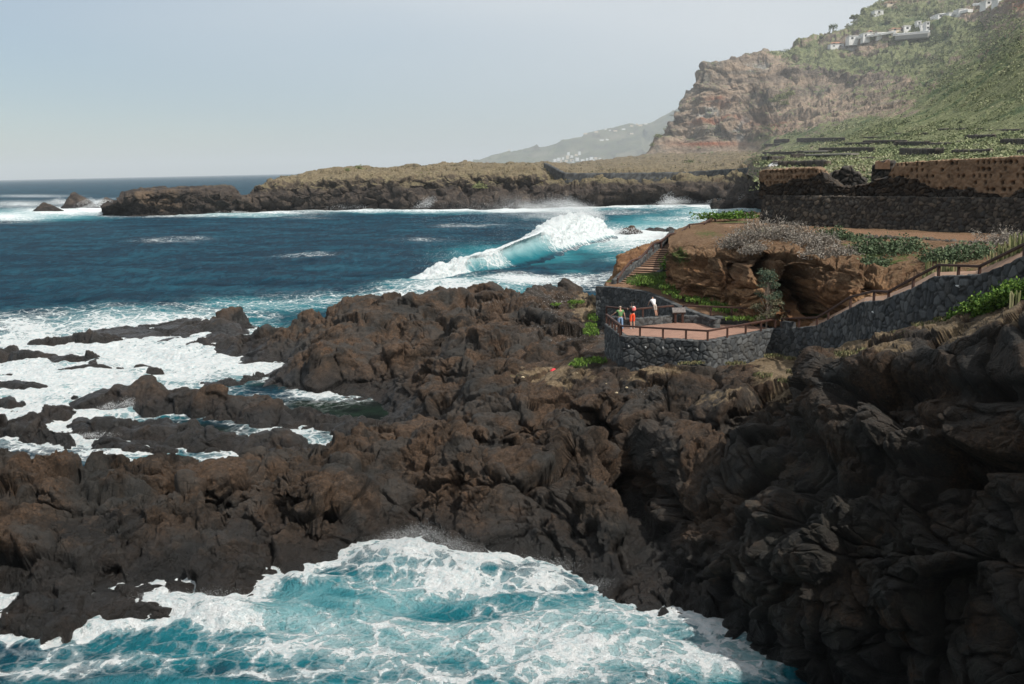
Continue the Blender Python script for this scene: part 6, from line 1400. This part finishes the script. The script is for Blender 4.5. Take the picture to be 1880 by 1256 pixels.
def person(label, loc0, rz, h, J, shirt, trousers, hair, shoes, long_hair=False, shorts=.5, pack=None, skin=M_SKIN, sleeve=.55):
    """J: joint positions for a figure 1.70 m tall, x right, y forward, z up"""
    s = h / 1.70; r = thing('person', tuple(loc0), rz); tag(r, label, 'person', 'people at the lookout')
    r.scale = (s, s, s); j = {k: np.array(v, float) for k, v in J.items()}
    mid = lambda a, b, f: j[a] + (j[b] - j[a]) * f
    N = [(*j['pelvis'], .115, .09), (*j['waist'], .105, .08), (*j['chest'], .135, .095), (*j['neck'], .05), (*j['head0'], .062), (*j['head1'], .082, .095), (*j['head2'], .068, .08)]
    E = [(0, 1), (1, 2), (2, 3), (3, 4), (4, 5), (5, 6)]
    for sd_ in 'lr':
        b = len(N); N += [(*j['sh' + sd_], .05), (*j['el' + sd_], .036), (*j['wr' + sd_], .026), (*j['ha' + sd_], .034, .02)]; E += [(2, b), (b, b + 1), (b + 1, b + 2), (b + 2, b + 3)]
        b = len(N); N += [(*j['hip' + sd_], .085), (*j['kn' + sd_], .055), (*mid('kn' + sd_, 'an' + sd_, .3), .055), (*j['an' + sd_], .036), (*j['to' + sd_], .035, .025)]; E += [(0, b), (b, b + 1), (b + 1, b + 2), (b + 2, b + 3), (b + 3, b + 4)]
    vs, fs = skinned(N, E, 2); m = MB().add((vs, fs))
    for sd_ in 'lr':
        d = j['ha' + sd_] - j['wr' + sd_]; d /= np.linalg.norm(d) + 1e-6; side = np.cross(d, [0, 0, 1.0]) if abs(d[2]) < .9 else np.array([0, 1.0, 0]); side /= np.linalg.norm(side) + 1e-6; cu = np.cross(side, d)
        for k, (o_, ln) in enumerate([(-.027, .062), (-.009, .074), (.009, .070), (.026, .055)]):
            a = j['ha' + sd_] + side * o_ + d * .015; b = a + d * ln * .5 - cu * .012; c = b + d * ln * .38 - cu * .03; m.add(tube(a, b, .0095, .0085)); m.add(tube(b, c, .0085, .006))
        a = j['ha' + sd_] + side * .03 - d * .02; b = a + side * .03 + d * .02; m.add(tube(a, b, .012, .010)); m.add(tube(b, b + d * .03 - cu * .01, .010, .008))
    hd = j['head1']; fw = j.get('face', np.array([0, 1.0, 0])); fw = fw / np.linalg.norm(fw); sx = np.cross(fw, [0, 0, 1]); sx /= np.linalg.norm(sx)
    m.add(tube(hd + fw * .08 + np.array([0, 0, .01]), hd + fw * .112 - np.array([0, 0, .02]), .010, .016)); 
    for q in (-1, 1): m.add(tube(hd + sx * q * .070, hd + sx * q * .092 - fw * .012, .022, .028, 8))
    m.build('body', skin, r, True)
    eyes = MB()
    for q in (-1, 1): eyes.add(tube(hd + sx * q * .032 + fw * .075 + np.array([0, 0, .012]), hd + sx * q * .032 + fw * .092 + np.array([0, 0, .012]), .011, .009, 8))
    eyes.build('eyes', M_TYRE, r)
    MB().add(tube(hd + fw * .078 - np.array([0, 0, .045]) - sx * .02, hd + fw * .078 - np.array([0, 0, .045]) + sx * .02, .007, .007)).build('mouth', cloth('lips', (.40, .14, .12)), r)
    # clothes
    N = [(*j['waist'] - (j['waist'] - j['pelvis']) * .95, .150, .125), (*j['waist'], .140, .118), (*j['chest'], .165, .125), (*(j['neck'] - np.array([0, 0, .0])), .078)]; E = [(0, 1), (1, 2), (2, 3)]
    for sd_ in 'lr':
        b = len(N); N += [(*j['sh' + sd_], .068), (*mid('sh' + sd_, 'el' + sd_, sleeve), .056)]; E += [(2, b), (b, b + 1)]
    m = MB().add(skinned(N, E, 2)); m.build('shirt', shirt, r, True)
    N = [(*(j['pelvis'] + (j['waist'] - j['pelvis']) * .55), .130, .110), (*j['pelvis'], .142, .122)]; E = [(0, 1)]
    for sd_ in 'lr':
        b = len(N); N += [(*j['hip' + sd_], .102), (*j['kn' + sd_], .075 if shorts > .5 else .08)]; E += [(1, b), (b, b + 1)]
        if shorts > .5: N += [(*mid('kn' + sd_, 'an' + sd_, shorts - .5 if shorts < 1.4 else .93), .06)]; E += [(b + 1, b + 2)]
    MB().add(skinned(N, E, 2)).build('trousers', trousers, r, True)
    up_ = (j['head2'] - j['head0']); up_ /= np.linalg.norm(up_)
    N = [(*(hd - fw * .035 - up_ * .03), .095, .10), (*(hd - fw * .03 + up_ * .03), .115, .12), (*(hd - fw * .018 + up_ * .09), .098, .10)]; E = [(0, 1), (1, 2)]
    if long_hair: N += [(*(hd - fw * .075 - up_ * .04), .075, .05), (*(hd - fw * .10 - up_ * .17), .075, .04), (*(hd - fw * .11 - up_ * .33), .06, .03)]; E += [(0, 3), (3, 4), (4, 5)]
    MB().add(skinned(N, E, 2)).build('hair', hair, r, True)
    for sd_ in 'lr':
        a, t_ = j['an' + sd_], j['to' + sd_]; MB().add(skinned([(*(a + (0, -.03, -.045)), .045, .04), (*(a + (t_ - a) * .5 + (0, 0, -.03)), .048, .035), (*(t_ + (0, .02, -.01)), .04, .028)], [(0, 1), (1, 2)], 1)).build('shoe', shoes, r, True)
    if pack:
        c = j['chest'] - fw * .17 - np.array([0, 0, .02]); MB().add(skinned([(*(c + (.0, 0, -.17)), .135, .10), (*(c + (0, 0, 0)), .14, .11), (*(c + (0, 0, .13)), .11, .085)], [(0, 1), (1, 2)], 2)).build('backpack', pack[0], r, True)
        MB().add(skinned([(*(c + (-.04, -.03, .03)), .11, .10), (*(c + (-.03, -.03, .15)), .095, .085)], [(0, 1)], 2)).build('backpack_top', pack[1], r, True)
    return r
BASE = dict(pelvis=(0, 0, .93), waist=(0, .01, 1.08), chest=(0, .0, 1.30), neck=(0, 0, 1.45), head0=(0, .01, 1.51), head1=(0, .02, 1.59), head2=(0, .015, 1.64),
            shl=(-.18, 0, 1.38), ell=(-.23, .0, 1.12), wrl=(-.24, .06, .88), hal=(-.24, .08, .80), shr=(.18, 0, 1.38), elr=(.24, -.02, 1.12), wrr=(.26, .05, .88), har=(.26, .07, .80),
            hipl=(-.09, 0, .90), knl=(-.10, .02, .50), anl=(-.10, -.01, .09), tol=(-.12, .13, .035), hipr=(.09, 0, .90), knr=(.10, .02, .50), anr=(.11, -.01, .09), tor=(.13, .13, .035))
man = dict(BASE, ell=(-.36, .10, 1.22), wrl=(-.46, .28, 1.08), hal=(-.50, .34, 1.06), elr=(.27, -.04, 1.12), wrr=(.34, .03, .87), har=(.36, .05, .79), knr=(.12, .0, .50), anr=(.14, -.04, .09), tor=(.16, .10, .035), knl=(-.12, .06, .5), anl=(-.10, .02, .09), head1=(-.02, .05, 1.59), head2=(-.03, .05, 1.64), face=(-.35, 1, 0))
person('grey haired person in a green T-shirt and light blue jeans leaning on the left railing', P(1139, 607.5, ZP), R(8), 1.55, man, cloth('green_cotton', (.13, .27, .10)), cloth('blue_denim', (.22, .34, .52)), cloth('grey_hair', (.33, .26, .20)), cloth('red_shoes', (.55, .16, .12)), shorts=1.5)
woman = dict(BASE, ell=(-.26, .14, 1.18), wrl=(-.20, .34, 1.20), hal=(-.17, .41, 1.23), elr=(.24, .10, 1.15), wrr=(.12, .32, 1.20), har=(.07, .38, 1.23), face=(-.3, 1, 0), anl=(-.09, -.01, .09), anr=(.12, -.01, .09))
person('long haired person in orange trousers carrying a pink and white backpack', P(1161, 603.5, ZP), R(10), 1.72, woman, cloth('black_cotton', (.02, .02, .022)), cloth('orange_cotton', (.90, .10, .03)), cloth('black_hair', (.012, .010, .010), .5), cloth('white_shoes', (.75, .72, .70)), long_hair=True, shorts=.68,
       pack=(cloth('pink_nylon', (.92, .24, .22)), cloth('white_nylon', (.75, .68, .66))))
kid = dict(BASE); 
for k_ in ('waist', 'chest', 'neck', 'head0', 'head1', 'head2', 'shl', 'shr', 'ell', 'elr', 'wrl', 'wrr', 'hal', 'har'):
    x, y, z = BASE[k_]; kid[k_] = (x - .06 - (z - .9) * .18, y + (z - .9) * .35, z)
kid.update(pelvis=(-.04, .0, .93), hipl=(-.12, 0, .90), hipr=(.05, 0, .90), ell=(-.42, .40, 1.15), wrl=(-.44, .52, .98), hal=(-.45, .56, .95), elr=(.08, .46, 1.18), wrr=(-.02, .58, 1.02), har=(-.04, .62, .98), knl=(-.02, .02, .5), anl=(.06, -.03, .09), tol=(.04, .1, .035), knr=(.10, .02, .5), anr=(.16, -.03, .09), tor=(.16, .1, .035))
kp = H_ + (G_ - H_) * .52 + np.array([0, .22, .50])
person('dark haired child in a white T-shirt and beige shorts bent over the railing', kp, R(6), 1.30, kid, cloth('white_cotton', (.80, .80, .80)), cloth('beige_cotton', (.50, .44, .38)), cloth('dark_hair', (.02, .016, .014), .5), cloth('dark_shoes', (.05, .05, .05)), shorts=.5)
# ------------------------------------------------------------------ breaking wave
def breaker():
    # crest line: px, py of the wave's front foot, face height in metres, broken 0..1, spray
    K = [(776, 524, .5, .9), (800, 516, 1.2, 1), (830, 508, 1.9, 1), (856, 504, 2.4, .95), (868, 502, 2.7, .2), (890, 499, 3.0, .1), (905, 497, 3.2, .45), (925, 492, 3.3, .5), (945, 488, 3.5, .0), (965, 484, 4.1, .0), (990, 477, 4.4, .0), (1012, 470, 4.7, .05), (1030, 460, 5.2, .85), (1055, 452, 6.4, 1), (1080, 447, 6.6, 1), (1102, 440, 6.0, 1), (1118, 436, 4.0, 1), (1130, 434, 1.4, 1)]
    n = 620; t = np.linspace(0, len(K) - 1, n); A = np.array([[*P(a, b, 0)[:2], h, br] for a, b, h, br in K])
    Q = np.stack([np.interp(t, np.arange(len(K)), A[:, k]) for k in range(4)], -1); Q[:, :3] = boxsmooth(Q[:, :3], 14, 0); Q[:, 3] = boxsmooth(Q[:, 3:4], 5, 0)[:, 0]
    tg = np.gradient(Q[:, :2], axis=0); tg /= np.linalg.norm(tg, axis=1)[:, None]; nr = np.stack([tg[:, 1], -tg[:, 0]], -1)
    if (nr * Q[:, :2]).sum() > 0: nr = -nr
    green = np.array([(5.5, -.12), (3.2, .06), (1.4, .22), (.3, .42), (-.35, .62), (-.55, .80), (-.30, .95), (.05, 1.02), (-.5, 1.06), (-1.6, 1.0), (-3.2, .80), (-5.5, .50), (-9, .2), (-14, -.12)])
    white = np.array([(5.5, -.12), (3.6, .02), (2.8, .18), (2.3, .42), (1.8, .66), (1.2, .86), (.4, 1.0), (-.5, 1.06), (-1.4, 1.05), (-2.4, .96), (-3.8, .76), (-5.8, .46), (-9, .18), (-14, -.12)])
    m = 150; tt = np.linspace(0, len(green) - 1, m)
    gi = np.stack([np.interp(tt, np.arange(len(green)), boxsmooth(green, 0, 0)[:, k]) for k in (0, 1)], -1); wi = np.stack([np.interp(tt, np.arange(len(white)), white[:, k]) for k in (0, 1)], -1)
    gi = boxsmooth(gi, 4, 0); wi = boxsmooth(wi, 4, 0)
    br = Q[None, :, 3:4]; C_ = gi[:, None] * (1 - br) + wi[:, None] * br; h = Q[None, :, 2]
    sc = .25 + .75 * h / 4.4; s = C_[..., 0] * sc; z = C_[..., 1] * h
    G = np.empty((m, n, 3)); G[..., :2] = Q[None, :, :2] + nr[None] * s[..., None] - nr[None] * 2.0 * sc[..., None]; G[..., 2] = z - .05
    N_ = grid_normals(G); 
    if (N_ * (np.array([0, 0, 18]) - G)).sum(-1).mean() < 0: N_ = -N_
    V = G.reshape(-1, 3); Nn = N_.reshape(-1, 3); brv = np.repeat(Q[None, :, 3], m, 0).ravel(); zz = (z / np.maximum(h, .3)).ravel(); vv = np.repeat(np.linspace(0, 1, m), n)
    lumpy = (.5 - worley(V / np.array([1.5, 1.5, 1.2]), 3)[0]) * 1.0 + (.5 - worley(V / .65, 5)[0]) * .45 + fbm(V / 3, 3, 9) * .6
    up_ = sstep(.1, .6, zz); d = lumpy * (brv * up_ * 1.05 + (1 - brv) * .08 * up_) + fbm(V * np.array([.25, .25, .8]), 3, 19) * .12 * (1 - brv)
    V2 = V + Nn * d[:, None]
    crest = sstep(.80, .97, zz) * (vv < .72)
    foam = np.clip(brv * sstep(.05, .35, zz) * 1.25 + crest * .5 + .35 * sstep(.5, .0, zz) * (vv < .3) * brv + .30 * (vv > .55) * sstep(.15, .6, zz), 0, 1.4)
    aer = np.clip(.35 + .55 * sstep(.1, .8, zz) * (vv < .5) + .4 * brv - .3 * (vv > .6), 0, 1) * sstep(.0, .2, zz)
    o = fast_mesh('breaking_wave', V2, grid_faces(m, n), M_SEA, dict(foam=foam, aer=aer, pool=foam * 0)); tag(o, 'large turquoise breaking wave with a white foaming crest in the bay', 'wave')
    return Q, nr, V2, brv, zz
BQ, BN, BV, BB, BZ = breaker()
# ------------------------------------------------------------------ airborne spray: many small drops
M_SPRAY = NT('spray_drops'); M_SPRAY = M_SPRAY.fin((.88, .90, .91), .6)
def drops(name, pts, size, label):
    n = len(pts); a = LR.normal(size=(n, 4, 3)); a /= np.linalg.norm(a, axis=-1, keepdims=True)
    s = (np.asarray(size) * (.5 + LR.rand(n)))[:, None, None]; V = (pts[:, None] + a * s).reshape(-1, 3); b = np.arange(n)[:, None] * 4
    F = np.stack([b + [0, 1, 2], b + [0, 2, 3], b + [0, 3, 1], b + [1, 3, 2]], 1).reshape(-1, 3)
    o = fast_mesh(name, V, F, M_SPRAY, smooth=True); tag(o, label, 'spray', kind='stuff')
rs = np.random.RandomState(21)
# plume blown back off the crest (to the left and away)
k = rs.choice(len(BQ), 130000, p=(BQ[:, 2] ** 2 * (.06 + BQ[:, 3] ** 2) * (1 + 4 * (BQ[:, 2] > 4.4))) / (BQ[:, 2] ** 2 * (.06 + BQ[:, 3] ** 2) * (1 + 4 * (BQ[:, 2] > 4.4))).sum())
u = rs.exponential(.42, len(k)); u = np.minimum(u, 2.4); hh_ = BQ[k, 2]
turb = fbm(np.stack([BQ[k, 0] / 3, u * 2, hh_ * 0 + 3], -1), 3, 4)
pt = np.stack([BQ[k, 0] - u * hh_ * 2.6 + rs.normal(size=len(k)) * .5, BQ[k, 1] + 2 + u * hh_ * 1.2 + rs.normal(size=len(k)) * 1.0, hh_ * (1.0 + .55 * (1 - np.exp(-u * 2.2)) + .40 * turb - .30 * u * rs.rand(len(k)) ** .5) + np.abs(rs.normal(size=len(k))) * .14 * hh_], -1)
drops('wave_spray', pt, .028, 'fine white spray blowing back off the breaking wave')
def splash(spots, size, name, label, seed):
    rs = np.random.RandomState(seed); out = []
    for px, py, z0, n, rx, ry, h in spots:
        n = int(n * 2.4)
        c = P(px, py, z0); a = rs.normal(size=(n, 3)); jets = 7; ja = rs.rand(jets) * 6.28; jh = .4 + rs.rand(jets); j = rs.randint(0, jets, n); t_ = rs.rand(n) ** .6
        x = c[0] + a[:, 0] * rx * .5 + np.cos(ja[j]) * rx * .5 * t_; y = c[1] + a[:, 1] * ry * .5; z = z0 + h * jh[j] * t_ * (1.0 - .3 * np.abs(a[:, 0])) + rs.rand(n) * .1; out.append(np.stack([x, y, z], -1))
    drops(name, np.concatenate(out), size, label)
splash([(690, 1040, .3, 1300, 1.4, .8, .9), (730, 1020, .6, 1800, 1.5, .6, 1.0), (780, 1005, 1.0, 2600, 1.6, .6, .95), (830, 1020, .8, 1500, 1.2, .6, .7), (870, 1040, .5, 1200, 1.2, .5, .7), (940, 1045, .3, 900, 1.4, .5, .5), (1010, 1050, .3, 900, 1.2, .5, .5), (380, 1105, .5, 900, 1.5, .6, .4), (420, 1140, .2, 1200, 1.4, .6, .5), (300, 1100, .5, 500, 1.3, .4, .3), (1100, 1085, .2, 400, .8, .4, .4)], .0085, 'surf_spray', 'drops of white spray thrown up where the surf hits the near rocks', 31)
splash([(560, 632, .4, 2500, 1.8, 1.0, 1.2), (540, 640, .2, 1200, 1.5, 1, .7), (235, 748, .3, 500, .8, .6, .7), (200, 752, .2, 400, .8, .6, .5), (950, 520, .3, 900, 3, 1.5, .8), (170, 805, .2, 500, 1.4, .5, .4)], .017, 'inlet_spray', 'white spray at the mouth of the rocky inlet', 32)
splash([(790, 384, 0, 1100, 6, 2, 5), (640, 385, 0, 600, 10, 2, 2.5), (960, 384, 0, 900, 10, 2, 3), (1110, 376, 0, 1500, 9, 3, 4), (1240, 376, 0, 1400, 9, 4, 4), (1226, 378, 0, 1000, 4, 3, 5), (1340, 376, 0, 1200, 9, 4, 5), (1370, 380, 0, 900, 5, 3, 4), (180, 382, 0, 2500, 9, 5, 5), (110, 376, 0, 1300, 6, 3, 6), (1240, 436, 0, 1500, 6, 3, 1.2), (1150, 430, 0, 1200, 4, 3, 2), (420, 392, 0, 600, 10, 2, 1.5)], .10, 'shore_spray', 'white spray along the foot of the headland and around the stacks', 33)
# rocks awash in the bay behind the wave
def rock(px, py, w, h, d, label, seed, mat=None, cat='rock'):
    c = P(px, py, 0); n, m = 44, 22; V = []
    for j in range(m):
        f = j / (m - 1); r = math.cos(f * 1.5)
        for i in range(n):
            a = 2 * math.pi * i / n; V.append((c[0] + math.cos(a) * w / 2 * r, c[1] + d / 2 + math.sin(a) * d / 2 * r, -.6 + (h + .6) * math.sin(f * 1.57)))
    V = np.array(V); q = rock_disp(V + seed * 7.7) * .5 + fbm(V / max(h, 1) / 1.2 + seed, 3, seed) * h * .35; dir_ = V - np.array([c[0], c[1] + d / 2, -.5]); dir_ /= np.linalg.norm(dir_, axis=1)[:, None] + 1e-6
    V = V + dir_ * q[:, None]; F = [[j * n + i, j * n + (i + 1) % n, (j + 1) * n + (i + 1) % n, (j + 1) * n + i] for j in range(m - 1) for i in range(n)]
    z = np.zeros(len(V)); o = fast_mesh('sea_rock', V, np.array(F), mat or M_LAVA, dict(soil=z, grass=z, salt=z, dark=z)); tag(o, label, cat, 'rocks awash in the bay')
rock(1160, 431, 6.5, 1.6, 5, 'dark wave washed rock right of the breaking wave', 1); rock(1146, 430, 3, .9, 3, 'small dark rock touching the left of the wave washed rock', 2); rock(1205, 426, 7, .9, 5, 'flat dark reef rock near the stair knoll', 3); rock(1232, 425, 4, .8, 4, 'thin reef rock nearest the stair knoll', 4)
rock(1330, 383, 10, 3.2, 8, 'jagged dark rock in the surf below the headland wall', 5, M_HEAD); rock(1352, 382, 9, 3.8, 8, 'second jagged dark rock in the surf, mid row', 6, M_HEAD); rock(1376, 384, 11, 4.5, 8, 'jagged dark rock at the corner of the great wall', 7, M_HEAD); rock(1315, 380, 4, 3.0, 4, 'small dark fang of rock at the left of the surf row', 8, M_HEAD)
# pale stones lying on the near rocks
M_PALE = NT('pale_stone'); M_PALE = M_PALE.fin((.42, .34, .22), .9)
for k, (px, py, r, lab) in enumerate([(1135, 717, .09, 'pale yellowish stone on the rock above the cleft, lower one'), (1145, 707, .08, 'pale yellowish stone on the rock above the cleft, upper one'), (1057, 680, .06, 'white pebble on the ledge left of the lookout'), (1240, 662, .10, 'pale flat stone beneath the lookout wall'), (966, 690, .12, 'round pale grey stone at the end of the dry ledge'), (1116, 700, .05, 'tiny pale pebble on the ledge below the lookout corner')]):
    p = near_at(px, py); n = 10; V = [(p[0] + r * (1 + .2 * math.sin(3 * a + k)) * math.cos(a) * math.cos(e), p[1] + r * .8 * math.sin(a) * math.cos(e), p[2] + r * .5 + r * .6 * math.sin(e)) for e in np.linspace(-1.5, 1.5, 7) for a in np.linspace(0, 6.28, n, endpoint=False)]
    F = [[j * n + i, j * n + (i + 1) % n, (j + 1) * n + (i + 1) % n, (j + 1) * n + i] for j in range(6) for i in range(n)]; o = fast_mesh('stone', np.array(V), np.array(F), M_PALE); tag(o, lab, 'stone', 'pale stones on the dark rock')
# ------------------------------------------------------------------ air
mm_ = bpy.data.materials.new('mist'); mm_.use_nodes = True; nt = mm_.node_tree; nt.nodes.clear(); out = nt.nodes.new('ShaderNodeOutputMaterial'); pv = nt.nodes.new('ShaderNodeVolumePrincipled')
pv.inputs['Color'].default_value = (.93, .96, 1.0, 1); pv.inputs['Density'].default_value = 5.5e-4; nt.links.new(pv.outputs[0], out.inputs['Volume'])
vs, fs = [], []
for j in range(13):
    for i in range(32):
        e = (j / 12 - .5) * math.pi; a = 2 * math.pi * i / 32; vs.append((230 + 330 * math.cos(e) * math.cos(a), 590 + 150 * math.cos(e) * math.sin(a), 40 + 120 * math.sin(e)))
for j in range(12):
    for i in range(32): fs.append([j * 32 + i, j * 32 + (i + 1) % 32, (j + 1) * 32 + (i + 1) % 32, (j + 1) * 32 + i])
tag(mesh_obj('sea_mist', vs, fs, mm_), 'pale drifting sea spray in front of the big hillside', 'mist', kind='stuff')
HAZE = 1.0
if HAZE:
    hm = bpy.data.materials.new('haze'); hm.use_nodes = True; nt = hm.node_tree; nt.nodes.clear(); out = nt.nodes.new('ShaderNodeOutputMaterial'); pv = nt.nodes.new('ShaderNodeVolumePrincipled')
    pv.inputs['Color'].default_value = (.86, .93, .98, 1); pv.inputs['Density'].default_value = 6e-5; pv.inputs['Anisotropy'].default_value = 0.0; nt.links.new(pv.outputs[0], out.inputs['Volume'])
    vs, fs = box(0, 20000, -12, 64000, 42000, 560); h_ = mesh_obj('haze', vs, fs, hm); tag(h_, kind='stuff'); h_['label'] = 'thin pale sea haze filling the air'; h_['category'] = 'haze'
    h_.location = (0, 0, 0)
